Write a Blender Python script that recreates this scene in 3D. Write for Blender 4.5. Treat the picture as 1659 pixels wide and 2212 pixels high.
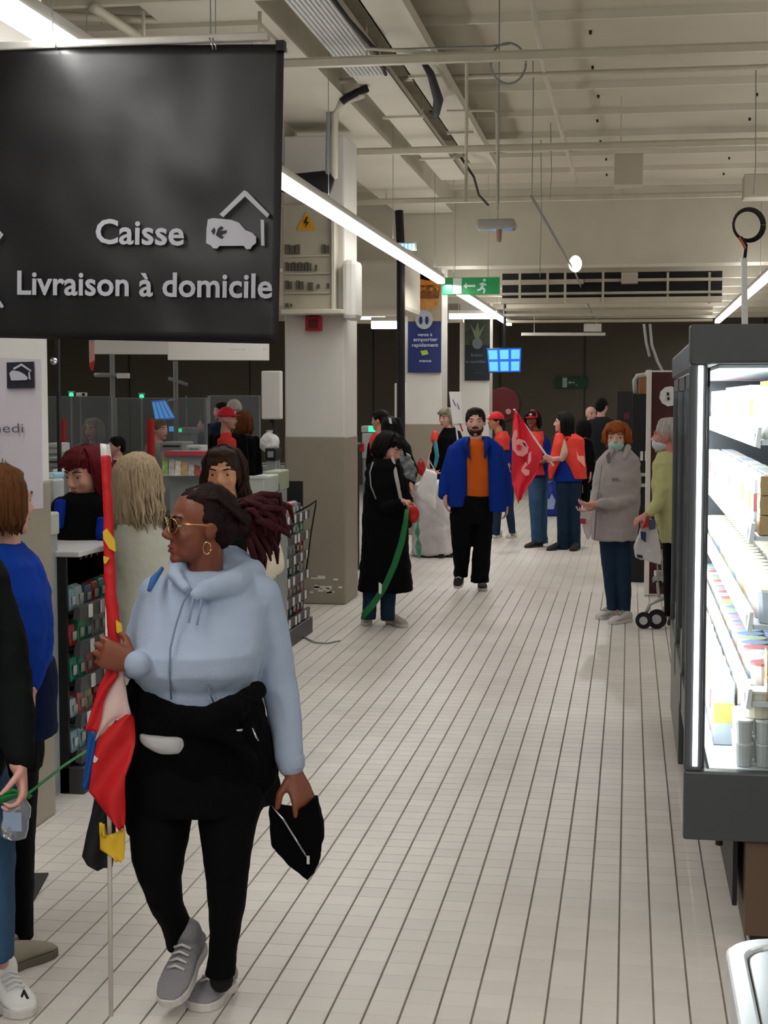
import bpy, math, random
import numpy as np
from mathutils import Vector, Matrix, noise
random.seed(7)
for o in list(bpy.data.objects):
    bpy.data.objects.remove(o)
S = bpy.context.scene
COL = S.collection
# ---------------------------------------------------------------- camera
FW, FH, FPX = 1659, 2212, 3300.0
HOR, VPX = 863.0, 1360.0
CAMZ = 1.75
pitch = math.atan((FH / 2 - HOR) / FPX)
yaw = math.atan((VPX - FW / 2) * math.cos(pitch) / FPX)
CF = Vector((-math.sin(yaw) * math.cos(pitch), math.cos(yaw) * math.cos(pitch), -math.sin(pitch)))
CR = Vector((math.cos(yaw), math.sin(yaw), 0))
CU = CR.cross(CF)
FHZ = Vector((-math.sin(yaw), math.cos(yaw), 0))
ZZ = Vector((0, 0, 1))
CAM = Vector((0, 0, CAMZ))
cd = bpy.data.cameras.new('camera')
cam = bpy.data.objects.new('camera', cd)
COL.objects.link(cam)
cam.location = CAM
cam.rotation_euler = (math.pi / 2 - pitch, 0, yaw)
cd.sensor_fit = 'HORIZONTAL'
cd.sensor_width = 36
cd.lens = 36 * FPX / FW
cd.clip_start = .05
cd.clip_end = 200
S.camera = cam
# ---------------------------------------------------------------- world, exposure
w = bpy.data.worlds.new('world')
S.world = w
w.use_nodes = True
w.node_tree.nodes['Background'].inputs[0].default_value = (.80, .86, .95, 1)
w.node_tree.nodes['Background'].inputs[1].default_value = .22
S.view_settings.view_transform = 'Standard'
S.view_settings.look = 'None'
S.view_settings.exposure = 0.0
S.view_settings.gamma = 1
S.view_settings.use_curve_mapping = False
LAMP = .80


def area(name, loc, sx, sy, power, col=(1, .98, .95), rot=(0, 0, 0), parent=None):
    l = bpy.data.lights.new(name, 'AREA')
    l.shape = 'RECTANGLE'
    l.size, l.size_y = sx, sy
    l.energy = power * LAMP
    l.color = col
    o = bpy.data.objects.new(name, l)
    COL.objects.link(o)
    o.location = loc
    o.rotation_euler = rot
    return o


# the store's strip light rows (tubes are built only for some of them)
for (lx, ly0, ly1, lz, pw) in ((-2.1, 1.2, 27.5, 3.08, 560), (1.5, 0, 30, 3.1, 260), (-6.5, 2, 26, 3.1, 300), (-11, 2, 26, 3.1, 240), (5.5, -4, 28, 3.1, 300), (-2.1, -5, 1, 3.1, 110), (.2, -6, 2.6, 3.3, 85)):  # outer right row added for more light; extra lamp over the camera
    area('strip_light', (lx, (ly0 + ly1) / 2, lz), .07, ly1 - ly0, pw)
    area('ceiling_fill_light', (lx, (ly0 + ly1) / 2, lz + .12), .07, ly1 - ly0, pw * (.28 if lx > 0 else .09), rot=(math.pi, 0, 0))  # upward fill added to brighten the ceiling, not a real fitting


# ---------------------------------------------------------------- helpers
def W(px, py, d):
    """point seen at pixel (px, py): camera depth d, or the world plane Y = d - 100 when d > 60"""
    if d > 60:
        return ony(px, py, d - 100)
    return CAM + CF * d + CR * ((px - FW / 2) * d / FPX) - CU * ((py - FH / 2) * d / FPX)


def ray(px, py):
    return (W(px, py, 1.0) - CAM)


def SC(d):
    return d - 100 if d > 60 else d


def onz(px, py, z=0.0):
    r = ray(px, py)
    return CAM + r * ((z - CAMZ) / r.z)


def ony(px, py, Y):
    r = ray(px, py)
    return CAM + r * (Y / r.y)


def onx(px, py, X):
    r = ray(px, py)
    return CAM + r * (X / r.x)


def s2l(c):
    c = c / 255.0
    return c / 12.92 if c <= .04045 else ((c + .055) / 1.055) ** 2.4


def hx(h):
    return tuple(s2l(int(h[i:i + 2], 16)) for i in (0, 2, 4)) + (1,)


MATS = {}


def mat(name, col, rough=.6, metal=0, emit=None, es=1.0, bump=0, bscale=60, var=.06, vscale=8, alpha=1, trans=0, ior=1.45, spec=.5, stretch=(1, 1, 1), sheen=0):
    """procedural material: principled + noise tint + noise bump"""
    if name in MATS:
        return MATS[name]
    m = bpy.data.materials.new(name)
    m.use_nodes = True
    nt = m.node_tree
    b = nt.nodes['Principled BSDF']
    c = hx(col) if isinstance(col, str) else col
    b.inputs['Base Color'].default_value = c
    b.inputs['Roughness'].default_value = rough
    b.inputs['Metallic'].default_value = metal
    b.inputs['Specular IOR Level'].default_value = spec
    b.inputs['IOR'].default_value = ior
    b.inputs['Alpha'].default_value = alpha
    b.inputs['Transmission Weight'].default_value = trans
    if sheen:
        b.inputs['Sheen Weight'].default_value = sheen
    if emit:
        b.inputs['Emission Color'].default_value = hx(emit) if isinstance(emit, str) else emit
        b.inputs['Emission Strength'].default_value = es
    tc = nt.nodes.new('ShaderNodeTexCoord')
    mp = nt.nodes.new('ShaderNodeMapping')
    mp.inputs['Scale'].default_value = stretch
    nt.links.new(tc.outputs['Object'], mp.inputs[0])
    if var:
        n = nt.nodes.new('ShaderNodeTexNoise')
        n.inputs['Scale'].default_value = vscale
        n.inputs['Detail'].default_value = 3
        nt.links.new(mp.outputs[0], n.inputs['Vector'])
        r = nt.nodes.new('ShaderNodeMapRange')
        r.inputs['From Min'].default_value = .3
        r.inputs['From Max'].default_value = .7
        r.inputs['To Min'].default_value = 1 - var
        r.inputs['To Max'].default_value = 1 + var
        nt.links.new(n.outputs['Fac'], r.inputs['Value'])
        mx = nt.nodes.new('ShaderNodeVectorMath')
        mx.operation = 'SCALE'
        mx.inputs[0].default_value = c[:3]
        nt.links.new(r.outputs[0], mx.inputs['Scale'])
        nt.links.new(mx.outputs[0], b.inputs['Base Color'])
    if bump:
        n2 = nt.nodes.new('ShaderNodeTexNoise')
        n2.inputs['Scale'].default_value = bscale
        n2.inputs['Detail'].default_value = 4
        nt.links.new(mp.outputs[0], n2.inputs['Vector'])
        bp = nt.nodes.new('ShaderNodeBump')
        bp.inputs['Strength'].default_value = bump
        bp.inputs['Distance'].default_value = .02
        nt.links.new(n2.outputs['Fac'], bp.inputs['Height'])
        nt.links.new(bp.outputs[0], b.inputs['Normal'])
    MATS[name] = m
    return m


def varmat(name, cols, rough=.5):
    """printed packaging whose colour differs from piece to piece"""
    m = mat(name, cols[0], rough, var=0)
    nt = m.node_tree
    oi = nt.nodes.new('ShaderNodeObjectInfo')
    r = nt.nodes.new('ShaderNodeValToRGB')
    r.color_ramp.interpolation = 'CONSTANT'
    el = r.color_ramp.elements
    el[0].position, el[0].color = 0, hx(cols[0])
    el[1].position, el[1].color = 1 / len(cols), hx(cols[1])
    for i, c in enumerate(cols[2:]):
        el.new((i + 2) / len(cols)).color = hx(c)
    nt.links.new(oi.outputs['Random'], r.inputs[0])
    nt.links.new(r.outputs[0], nt.nodes['Principled BSDF'].inputs['Base Color'])
    return m


OFF = {}


def tag(o, label=None, cat=None, group=None, kind=None):
    if label:
        o['label'] = label
    if cat:
        o['category'] = cat
    if group:
        o['group'] = group
    if kind:
        o['kind'] = kind
    return o


def empty(name, loc, label=None, cat=None, group=None, kind=None, parent=None):
    o = bpy.data.objects.new(name, None)
    COL.objects.link(o)
    o.empty_display_size = .1
    o.location = loc
    OFF[o] = Vector(loc)
    if parent:
        o.parent = parent
        o.location = Vector(loc) - OFF[parent]
    return tag(o, label, cat, group, kind)


class MB:
    """collects primitives in world coordinates; build() links them as ONE mesh object"""

    def __init__(self):
        self.v, self.f = [], []

    def add(self, vs, fs):
        n = len(self.v)
        self.v.extend([tuple(p) for p in vs])
        self.f.extend([tuple(i + n for i in f) for f in fs])
        return self

    def box(self, c, s, ax=None):
        c = Vector(c)
        x, y, z = ax if ax else (Vector((1, 0, 0)), Vector((0, 1, 0)), ZZ)
        vs = [c + x * (s[0] / 2 * i) + y * (s[1] / 2 * j) + z * (s[2] / 2 * k) for i in (-1, 1) for j in (-1, 1) for k in (-1, 1)]
        return self.add(vs, [(0, 1, 3, 2), (4, 6, 7, 5), (0, 4, 5, 1), (2, 3, 7, 6), (0, 2, 6, 4), (1, 5, 7, 3)])

    def b2(self, a, b):
        a, b = Vector(a), Vector(b)
        return self.box((a + b) / 2, [abs(t) for t in (b - a)])

    def rings(self, rings, cap=True):
        n = len(rings[0])
        vs = [p for r in rings for p in r]
        fs = []
        for k in range(len(rings) - 1):
            for i in range(n):
                j = (i + 1) % n
                fs.append((k * n + i, k * n + j, (k + 1) * n + j, (k + 1) * n + i))
        if cap:
            fs.append(tuple(range(n - 1, -1, -1)))
            fs.append(tuple((len(rings) - 1) * n + i for i in range(n)))
        return self.add(vs, fs)

    def cap(self, a, b, ra, rb, n=10, hemi=3):
        a, b = Vector(a), Vector(b)
        d = b - a
        L = d.length
        d = d / L if L > 1e-6 else ZZ.copy()
        x = d.orthogonal().normalized()
        y = d.cross(x)
        rr = []
        for k in range(hemi + 1):
            t = math.pi / 2 * (k + .15) / (hemi + .15)
            rr.append((a - d * (ra * math.cos(t)), ra * math.sin(t)))
        for k in range(hemi, -1, -1):
            t = math.pi / 2 * (k + .15) / (hemi + .15)
            rr.append((b + d * (rb * math.cos(t)), rb * math.sin(t)))
        return self.rings([[c + x * (r * math.cos(2 * math.pi * i / n)) + y * (r * math.sin(2 * math.pi * i / n)) for i in range(n)] for c, r in rr])

    def cyl(self, a, b, ra, rb=None, n=16):
        rb = ra if rb is None else rb
        a, b = Vector(a), Vector(b)
        d = (b - a).normalized()
        x = d.orthogonal().normalized()
        y = d.cross(x)
        return self.rings([[c + x * (r * math.cos(2 * math.pi * i / n)) + y * (r * math.sin(2 * math.pi * i / n)) for i in range(n)] for c, r in ((a, ra), (b, rb))])

    def tube(self, pts, rad, n=8):
        pts = [Vector(p) for p in pts]
        rr = []
        x = None
        for k, p in enumerate(pts):
            d = (pts[min(k + 1, len(pts) - 1)] - pts[max(k - 1, 0)]).normalized()
            x = d.orthogonal().normalized() if x is None else (x - d * x.dot(d)).normalized()
            y = d.cross(x)
            r = rad[k] if isinstance(rad, (list, tuple)) else rad
            r2 = r
            if isinstance(r, (list, tuple)):
                r, r2 = r
            rr.append([p + x * (r * math.cos(2 * math.pi * i / n)) + y * (r2 * math.sin(2 * math.pi * i / n)) for i in range(n)])
        return self.rings(rr)

    def ell(self, c, ax, n=16, m=10, z0=-1.0):
        """ellipsoid; ax = three scaled axis vectors; z0 > -1 cuts the bottom off"""
        c = Vector(c)
        x, y, z = ax
        t0 = math.asin(max(-.999, z0))
        rr = []
        for k in range(m + 1):
            t = t0 + (math.pi / 2 * .98 - t0) * k / m if z0 > -1 else -math.pi / 2 * .98 + math.pi * .98 * k / m
            rr.append([c + z * math.sin(t) + x * (math.cos(t) * math.cos(2 * math.pi * i / n)) + y * (math.cos(t) * math.sin(2 * math.pi * i / n)) for i in range(n)])
        return self.rings(rr)

    def sph(self, c, r, n=12, m=8):
        return self.ell(c, (Vector((r, 0, 0)), Vector((0, r, 0)), Vector((0, 0, r))), n, m)

    def loft(self, secs, x, y, n=24, e=2.3):
        """secs: (centre, half width along x, half depth along y); superellipse rings"""
        rr = []
        for c, a, b in secs:
            ring = []
            for i in range(n):
                t = 2 * math.pi * i / n
                ct, st = math.cos(t), math.sin(t)
                ring.append(Vector(c) + x * (a * math.copysign(abs(ct) ** (2 / e), ct)) + y * (b * math.copysign(abs(st) ** (2 / e), st)))
            rr.append(ring)
        return self.rings(rr)

    def prism(self, poly, ex):
        """extrude a 3D polygon by vector ex"""
        n = len(poly)
        poly = [Vector(p) for p in poly]
        ex = Vector(ex)
        return self.add(poly + [p + ex for p in poly], [tuple(range(n)), tuple(range(2 * n - 1, n - 1, -1))] + [(i, i + n, (i + 1) % n + n, (i + 1) % n) for i in range(n)])

    def build(self, name, m, parent=None, label=None, cat=None, group=None, kind=None, smooth=False, voxel=0, sm=4, disp=0, dscale=.12, bevel=0, solid=0, origin=None, seed=0):
        me = bpy.data.meshes.new(name)
        if parent is not None:
            off = OFF[parent]
        else:
            if origin is None:
                a = np.array(self.v)
                lo, hi = a.min(0), a.max(0)
                origin = Vector(((lo[0] + hi[0]) / 2, (lo[1] + hi[1]) / 2, lo[2]))
            off = Vector(origin)
        me.from_pydata([(x - off.x, y - off.y, z - off.z) for x, y, z in self.v], [], self.f)
        me.materials.append(m)
        if smooth or voxel:
            me.polygons.foreach_set('use_smooth', [True] * len(me.polygons))
        me.update()
        o = bpy.data.objects.new(name, me)
        COL.objects.link(o)
        OFF[o] = off
        if parent is not None:
            o.parent = parent
        else:
            o.location = off
        if bevel:
            md = o.modifiers.new('bevel', 'BEVEL')
            md.width = bevel
            md.segments = 2
            md.limit_method = 'ANGLE'
        if solid:
            md = o.modifiers.new('solid', 'SOLIDIFY')
            md.thickness = solid
        if voxel:
            md = o.modifiers.new('remesh', 'REMESH')
            md.mode = 'VOXEL'
            md.voxel_size = voxel
            md.use_smooth_shade = True
            if sm:
                md = o.modifiers.new('smooth', 'SMOOTH')
                md.factor = .5
                md.iterations = sm
            if disp:
                key = 'cl%.3f' % dscale
                tx = bpy.data.textures.get(key)
                if not tx:
                    tx = bpy.data.textures.new(key, 'CLOUDS')
                    tx.noise_scale = dscale
                    tx.noise_depth = 2
                md = o.modifiers.new('folds', 'DISPLACE')
                md.texture = tx
                md.strength = disp
                md.mid_level = .5
                md.texture_coords = 'GLOBAL' if False else 'LOCAL'
        tag(o, label, cat, group, kind)
        return o


def copytree(o, loc, label=None, parent=None):
    c = o.copy()
    COL.objects.link(c)
    c.location = loc
    if label:
        c['label'] = label
    for ch in o.children:
        k = ch.copy()
        COL.objects.link(k)
        k.parent = c
        for g in ch.children:
            q = g.copy()
            COL.objects.link(q)
            q.parent = k
    return c


def textmesh(s, name, m, parent, origin, xdir, ydir, height, width=None, ext=.004, bold=0.0, align='LEFT'):
    """flat lettering laid on a plane: baseline origin, letter height (cap) and optional total width"""
    cu = bpy.data.curves.new('t', 'FONT')
    cu.body = s
    cu.size = 1
    cu.offset = bold
    cu.extrude = .0
    cu.resolution_u = 3
    tmp = bpy.data.objects.new('t', cu)
    COL.objects.link(tmp)
    bpy.context.view_layer.update()
    me = bpy.data.meshes.new_from_object(tmp.evaluated_get(bpy.context.evaluated_depsgraph_get()))
    bpy.data.objects.remove(tmp)
    a = np.zeros(len(me.vertices) * 3)
    me.vertices.foreach_get('co', a)
    a = a.reshape(-1, 3)
    x0, x1 = a[:, 0].min(), a[:, 0].max()
    sy = height / .729
    sx = sy if width is None else width / (x1 - x0)
    xd, yd = Vector(xdir).normalized(), Vector(ydir).normalized()
    zd = xd.cross(yd)
    mb = MB()
    mb.v = [tuple(Vector(origin) + xd * ((p[0] - x0) * sx) + yd * (p[1] * sy) + zd * ext) for p in a]
    mb.f = [tuple(p.vertices) for p in me.polygons]
    bpy.data.meshes.remove(me)
    return mb.build(name, m, parent)


def sheet(rows, thick=.004, nx=10, sub=3, amp=0.0, freq=14.0, ph=0.0):
    """cloth between left and right edge points: rows = [(Lpoint, Rpoint)]"""
    mb = MB()
    vs = []
    R = []
    for k in range(len(rows) - 1):
        for j in range(sub):
            t = j / sub
            R.append((Vector(rows[k][0]).lerp(Vector(rows[k + 1][0]), t), Vector(rows[k][1]).lerp(Vector(rows[k + 1][1]), t)))
    R.append((Vector(rows[-1][0]), Vector(rows[-1][1])))
    for k, (a, b) in enumerate(R):
        for i in range(nx + 1):
            p = a.lerp(b, i / nx)
            off = amp * math.sin(freq * (i / nx) + ph + k * .35)
            vs.append(p + FHZ * off)
    n = len(vs)
    vs2 = vs + [p + FHZ * thick for p in vs]
    fs = []
    c = nx + 1
    m = len(R)
    for k in range(m - 1):
        for i in range(nx):
            q = (k * c + i, (k + 1) * c + i, (k + 1) * c + i + 1, k * c + i + 1)
            fs.append(q)
            fs.append(tuple(t + n for t in reversed(q)))
    edge = [i for i in range(c)] + [k * c + nx for k in range(1, m)] + [(m - 1) * c + i for i in range(nx - 1, -1, -1)] + [k * c for k in range(m - 2, 0, -1)]
    for i in range(len(edge)):
        a, b = edge[i], edge[(i + 1) % len(edge)]
        fs.append((a, b, b + n, a + n))
    return mb.add(vs2, fs)


# ---------------------------------------------------------------- materials
def tile_material():
    m = bpy.data.materials.new('floor_tile')
    m.use_nodes = True
    nt = m.node_tree
    b = nt.nodes['Principled BSDF']
    b.inputs['Roughness'].default_value = .42
    g = nt.nodes.new('ShaderNodeNewGeometry')
    mp = nt.nodes.new('ShaderNodeVectorMath')
    mp.operation = 'MULTIPLY_ADD'
    mp.inputs[1].default_value = (1 / .102, 1 / .102, 0)
    mp.inputs[2].default_value = (-TX0 / .102, 0, 0)
    nt.links.new(g.outputs['Position'], mp.inputs[0])
    fl = nt.nodes.new('ShaderNodeVectorMath')
    fl.operation = 'FLOOR'
    nt.links.new(mp.outputs[0], fl.inputs[0])
    wn = nt.nodes.new('ShaderNodeTexWhiteNoise')
    nt.links.new(fl.outputs[0], wn.inputs['Vector'])
    n = nt.nodes.new('ShaderNodeTexNoise')
    n.inputs['Scale'].default_value = 1.1
    n.inputs['Detail'].default_value = 5
    nt.links.new(g.outputs['Position'], n.inputs['Vector'])
    cr = nt.nodes.new('ShaderNodeValToRGB')
    cr.color_ramp.elements[0].position = .3
    cr.color_ramp.elements[0].color = hx('CEC8C0')
    cr.color_ramp.elements[1].position = .7
    cr.color_ramp.elements[1].color = hx('DFDAD3')
    nt.links.new(n.outputs['Fac'], cr.inputs[0])
    r = nt.nodes.new('ShaderNodeMapRange')
    r.inputs['To Min'].default_value = .95
    r.inputs['To Max'].default_value = 1.04
    nt.links.new(wn.outputs['Value'], r.inputs[0])
    sc = nt.nodes.new('ShaderNodeVectorMath')
    sc.operation = 'SCALE'
    nt.links.new(cr.outputs[0], sc.inputs[0])
    nt.links.new(r.outputs[0], sc.inputs['Scale'])
    nt.links.new(sc.outputs[0], b.inputs['Base Color'])
    # far tiling: joints drawn where the pieces are too small to build
    m2 = m.copy()
    m2.name = 'distant_floor_tiling'
    nt = m2.node_tree
    b = nt.nodes['Principled BSDF']
    mul = [x for x in nt.nodes if x.type == 'VECT_MATH' and x.operation == 'MULTIPLY_ADD'][0]
    fr = nt.nodes.new('ShaderNodeVectorMath')
    fr.operation = 'FRACTION'
    nt.links.new(mul.outputs[0], fr.inputs[0])
    sp = nt.nodes.new('ShaderNodeSeparateXYZ')
    nt.links.new(fr.outputs[0], sp.inputs[0])
    fac = None
    for ax, amt in (('X', .06), ('Y', .03)):
        lt = nt.nodes.new('ShaderNodeMath')
        lt.operation = 'LESS_THAN'
        lt.inputs[1].default_value = amt
        nt.links.new(sp.outputs[ax], lt.inputs[0])
        if fac is None:
            fac = lt.outputs[0]
        else:
            mxm = nt.nodes.new('ShaderNodeMath')
            mxm.operation = 'MAXIMUM'
            nt.links.new(fac, mxm.inputs[0])
            nt.links.new(lt.outputs[0], mxm.inputs[1])
            fac = mxm.outputs[0]
    mix = nt.nodes.new('ShaderNodeMix')
    mix.data_type = 'RGBA'
    nt.links.new(fac, mix.inputs['Factor'])
    s0 = [x for x in nt.nodes if x.type == 'VECT_MATH' and x.operation == 'SCALE'][0]
    nt.links.new(s0.outputs[0], mix.inputs[6])
    mix.inputs[7].default_value = hx('ABA39A')
    nt.links.new(mix.outputs[2], b.inputs['Base Color'])
    return m, m2


TP = .102
TX0 = onz(1334, 2212).x % TP
M_TILE, M_TILE2 = tile_material()
M_GROUT = mat('grout', '8E867D', .9, var=.15)
M_CEIL = mat('ceiling_paint', 'BDB6A4', .85, var=.05, vscale=1.2, bump=.15, bscale=20)
M_BEAM = mat('beam_paint', 'CDC7B8', .75, var=.05, vscale=2)
M_PIPE = mat('painted_steel', 'C6BFAD', .5, var=.05)
M_WALLB = mat('dark_wall', '5B564B', .9, var=.06, vscale=.6)
M_WHITE = mat('white_paint', 'D9D6D0', .55, var=.03, vscale=3)
M_BEIGE = mat('beige_dado', '948B7C', .5, var=.05, vscale=3)
M_BLACK = mat('black_metal', '151618', .5, var=.1)
M_DKGREY = mat('dark_grey_metal', '4B4F50', .42, var=.05, vscale=3)
M_GREY = mat('grey_plastic', '8C9190', .5)
M_LGREY = mat('light_grey', 'B5B8B8', .5)
M_TUBE = mat('lamp_tube', 'FFFFFF', .4, emit=(1, .97, .93, 1), es=7, var=0)
M_LED = mat('led_strip', 'FFFFFF', .4, emit=(.93, .95, 1, 1), es=6, var=0)
M_CHROME = mat('chrome', 'C9CBCE', .2, metal=1, var=.03)
M_WPLAST = mat('white_plastic', 'E3E4E2', .35, var=.02)
M_PAPER = mat('paper', 'E2E0DE', .7, var=.02)
M_RED = mat('red_plastic', 'B3121B', .45)
M_GREEN_E = mat('green_light', '10E070', .4, emit=(.03, .85, .35, 1), es=1.6, var=0)
M_BLUE_E = mat('blue_screen', '2060E0', .3, emit=(.1, .42, .95, 1), es=1.0, var=0)
M_RUBBER = mat('rubber', '17171A', .8)
M_FABB = mat('black_fabric', '0B0B0D', .9, bump=.3, bscale=250, var=.12)
def glass(name, tint, amount, rough=.05):
    m = bpy.data.materials.new(name)
    m.use_nodes = True
    nt = m.node_tree
    nt.nodes.remove(nt.nodes['Principled BSDF'])
    out = nt.nodes['Material Output']
    tr = nt.nodes.new('ShaderNodeBsdfTransparent')
    tr.inputs[0].default_value = tint
    gl = nt.nodes.new('ShaderNodeBsdfGlossy')
    gl.inputs['Roughness'].default_value = rough
    fr = nt.nodes.new('ShaderNodeFresnel')
    fr.inputs['IOR'].default_value = amount
    mx = nt.nodes.new('ShaderNodeMixShader')
    nt.links.new(fr.outputs[0], mx.inputs[0])
    nt.links.new(tr.outputs[0], mx.inputs[1])
    nt.links.new(gl.outputs[0], mx.inputs[2])
    nt.links.new(mx.outputs[0], out.inputs[0])
    return m


M_GLASS = glass('clear_glass', (.93, .95, .95, 1), 1.4)
M_SCREENG = mat('grey_screen_glass', '7E8488', .25, alpha=.38, var=0)
# ================================================================ STRUCTURE
fl = MB().box((-4, 12, -.056), (26, 52, .1)).build('floor', M_GROUT, kind='structure', label='pale square floor tiles with dark joints')
# individual tiles nearest the lens, the rest of the built tiles joined, then the material takes over
half = (TP - .006) / 2
halfy = (TP - .0022) / 2
def tile_at(ix, iy):
    return TX0 + (ix + .5) * TP, (iy + .5) * TP
cand = []
for iy in range(int(3.2 / TP), int(14 / TP)):
    for ix in range(int(-6 / TP), int(2.2 / TP)):
        x, y = tile_at(ix, iy)
        p = Vector((x, y, 0)) - CAM
        d = p.dot(CF)
        px = FW / 2 + p.dot(CR) / d * FPX
        py = FH / 2 - p.dot(CU) / d * FPX
        if -30 < px < FW + 60 and py < FH + 40:
            cand.append((py, px, x, y))
cand.sort(reverse=True)
vis = [c for c in cand if 5 < c[1] < 1655 and c[0] < FH + 10 and not (270 < c[1] < 560 and c[0] > 2230)]
first = vis[:300]
firstset = set((c[2], c[3]) for c in first)
proto = None
for (py, px, x, y) in first:
    if proto is None:
        mb = MB()
        mb.v = [(-half, -halfy, -.006), (half, -halfy, -.006), (half, halfy, -.006), (-half, halfy, -.006)]
        q, r = half - .0012, halfy - .0006
        mb.v += [(-half, -halfy, -.001), (half, -halfy, -.001), (half, halfy, -.001), (-half, halfy, -.001), (-q, -r, 0), (q, -r, 0), (q, r, 0), (-q, r, 0)]
        mb.f = [(8, 9, 10, 11)] + [(i, (i + 1) % 4, (i + 1) % 4 + 4, i + 4) for i in range(4)] + [(i + 4, (i + 1) % 4 + 4, (i + 1) % 4 + 8, i + 8) for i in range(4)]
        t = mb.build('tile', M_TILE, origin=(0, 0, 0))
        t.parent = fl
        t.location = Vector((x, y, 0)) - OFF[fl]
        proto = t
    else:
        t = proto.copy()
        COL.objects.link(t)
        t.location = Vector((x, y, 0)) - OFF[fl]
mb = MB()
for (py, px, x, y) in cand:
    if (x, y) in firstset:
        continue
    a, q, b, r = half, half - .0012, halfy, halfy - .0006
    mb.add([(x - a, y - b, -.006), (x + a, y - b, -.006), (x + a, y + b, -.006), (x - a, y + b, -.006), (x - q, y - r, 0), (x + q, y - r, 0), (x + q, y + r, 0), (x - q, y + r, 0)],
           [(4, 5, 6, 7), (0, 1, 5, 4), (1, 2, 6, 5), (2, 3, 7, 6), (3, 0, 4, 7)])
mb.build('tile_field', M_TILE, fl, kind='stuff')
ymax = int(14 / TP) * TP
MB().b2((-17, ymax, -.006), (9, 38, -.0005)).build('distant_tiling', M_TILE2, fl, kind='stuff')
MB().b2((-17, -14, -.0055), (9, 3.2, -.0008)).build('tiling_behind', M_TILE2, fl, kind='stuff')

CZ = 4.36
ce = MB().box((-4, 2.7, CZ + .1), (26, 33.4, .2)).build('ceiling', M_CEIL, kind='structure', label='cream painted ribbed concrete ceiling')
for k in range(-4, 10):
    y = 8.27 + 1.165 * k
    mb = MB()
    mb.prism([(-14, y - .014, CZ - .055), (-14, y + .014, CZ - .055), (-14, y + .03, CZ + .01), (-14, y - .03, CZ + .01)], (22, 0, 0))
    mb.build('rib', M_BEAM, ce)
# small dark fixing holes between ribs
mb = MB()
for k in range(-2, 9):
    for x in (-.3, 1.05, 2.3):
        y = 8.27 + 1.165 * (k + .5) + .1 * x
        mb.box((x + random.uniform(-.03, .03), y, CZ - .01), (.02, .03, .03))
mb.build('fixing_hole', M_BLACK, ce, kind='stuff')
# beam along the pillar line and the deep cross beam
MB().b2((-2.9, -8, 4.08), (-2.2, 19.2, CZ)).build('longitudinal_beam', M_BEAM, ce)
MB().b2((-14, 19.25, 3.42), (8, 19.75, CZ + .2)).build('cross_beam', M_BEAM, ce)
MB().b2((-14, 12.75, 3.75), (-2.9, 13.3, CZ)).build('cross_beam', M_BEAM, ce)
# lower ceiling beyond
lo = MB().b2((-17, 19.7, 3.62), (9, 36, 3.8)).build('ceiling', M_CEIL, kind='structure', label='lower dim ceiling behind the deep cross beam')
for k in range(10):
    y = 21.6 + k * 1.35
    MB().b2((-14, y, 3.42 - .02 * k), (8, y + .16, 3.63)).build('rib', M_BEAM, lo)
bw = MB().b2((-17, 31, 0), (9, 31.3, 3.7)).build('wall_back', M_WALLB, kind='structure', label='dark grey brown far wall')
for x in (-13, -10.4, -7.8, -5.2, -2.6, -.9, 2.6):
    MB().b2((x, 30.975, 0), (x + .02, 31.01, 3.6)).build('panel_joint', M_BLACK, bw)
MB().b2((-17.2, -14, 0), (-17, 31, 4.6)).build('wall_left', M_WALLB, kind='structure')
MB().b2((8.5, -14, 0), (8.7, 31, 4.6)).build('wall_right', mat('pale_wall', 'A9A49A', .8), kind='structure')

# ---- pillars
def pillar(y0, paint_z, top, w=.52, label='', x1=-2.38, dp=.6):
    mb = MB().b2((x1 - w, y0, 0), (x1, y0 + dp, top))
    p = mb.build('pillar', M_WHITE, label=label, kind='structure', bevel=.015)
    c = MB().b2((x1 - w - .004, y0 - .004, 0), (x1 + .004, y0 + dp + .004, paint_z)).build('dado_paint', M_BEIGE, p, bevel=.015)
    return p
pillar(5.46, 1.42, CZ - .4, label='square pillar behind the black banner')
P2 = pillar(12.75, 1.44, CZ - .4, label='square white pillar with beige lower half and switch box')
# chipped paint near its foot
mb = MB()
for k in range(16):
    x = -2.6 + random.uniform(-.12, .18)
    mb.box((x, 12.745, random.uniform(.1, .16) + (.1 if k > 12 else 0)), (random.uniform(.02, .07), .002, random.uniform(.01, .03)))
mb.build('chipped_paint', M_WHITE, P2)
P3 = pillar(19.55, 1.44, 3.6, label='white pillar carrying the burger poster')
P4 = pillar(26.3, 1.0, 3.6, label='far white pillar carrying the dark poster')

# ---- pipes and rails under the ceiling
def rod(name, pts, r, m=M_PIPE, label=None, cat='pipe', group=None, n=8, parent=None):
    return MB().tube(pts, r, n).build(name, m, parent, label, None if parent else cat, group, smooth=True)
for (y, z, xa, lab) in ((8.5, 3.98, -4.1, 'cream rail crossing the ceiling nearest the banner'), (9.9, 3.9, -5, 'cream rail crossing under the ceiling above the hanging wire ring'), (13.6, 3.92, -6, 'cream rail crossing the ceiling above the first pillar'), (17.0, 3.92, -6, 'thin cream rail crossing the ceiling in front of the burger pillar')):
    mb = MB().b2((xa, y - .03, z), (7.5, y + .03, z + .045))
    mb.b2((xa, y - .02, z + .045), (7.5, y + .02, z + .06))
    for x in np.arange(xa + .7, 7, 2.6):
        mb.cyl((x, y, z + .05), (x, y, CZ), .006, n=6)
    mb.build('ceiling_rail', M_PIPE, label=lab, cat='rail')
for (y, z) in ((11.6, 4.16), (15.2, 4.18)):
    rod('conduit', [(-2.2, y, z), (7.5, y, z)], .02, label='thin grey conduit run across the ceiling at mid depth' if y < 12 else 'thin grey conduit run across the ceiling farther back', cat='conduit')
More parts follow.
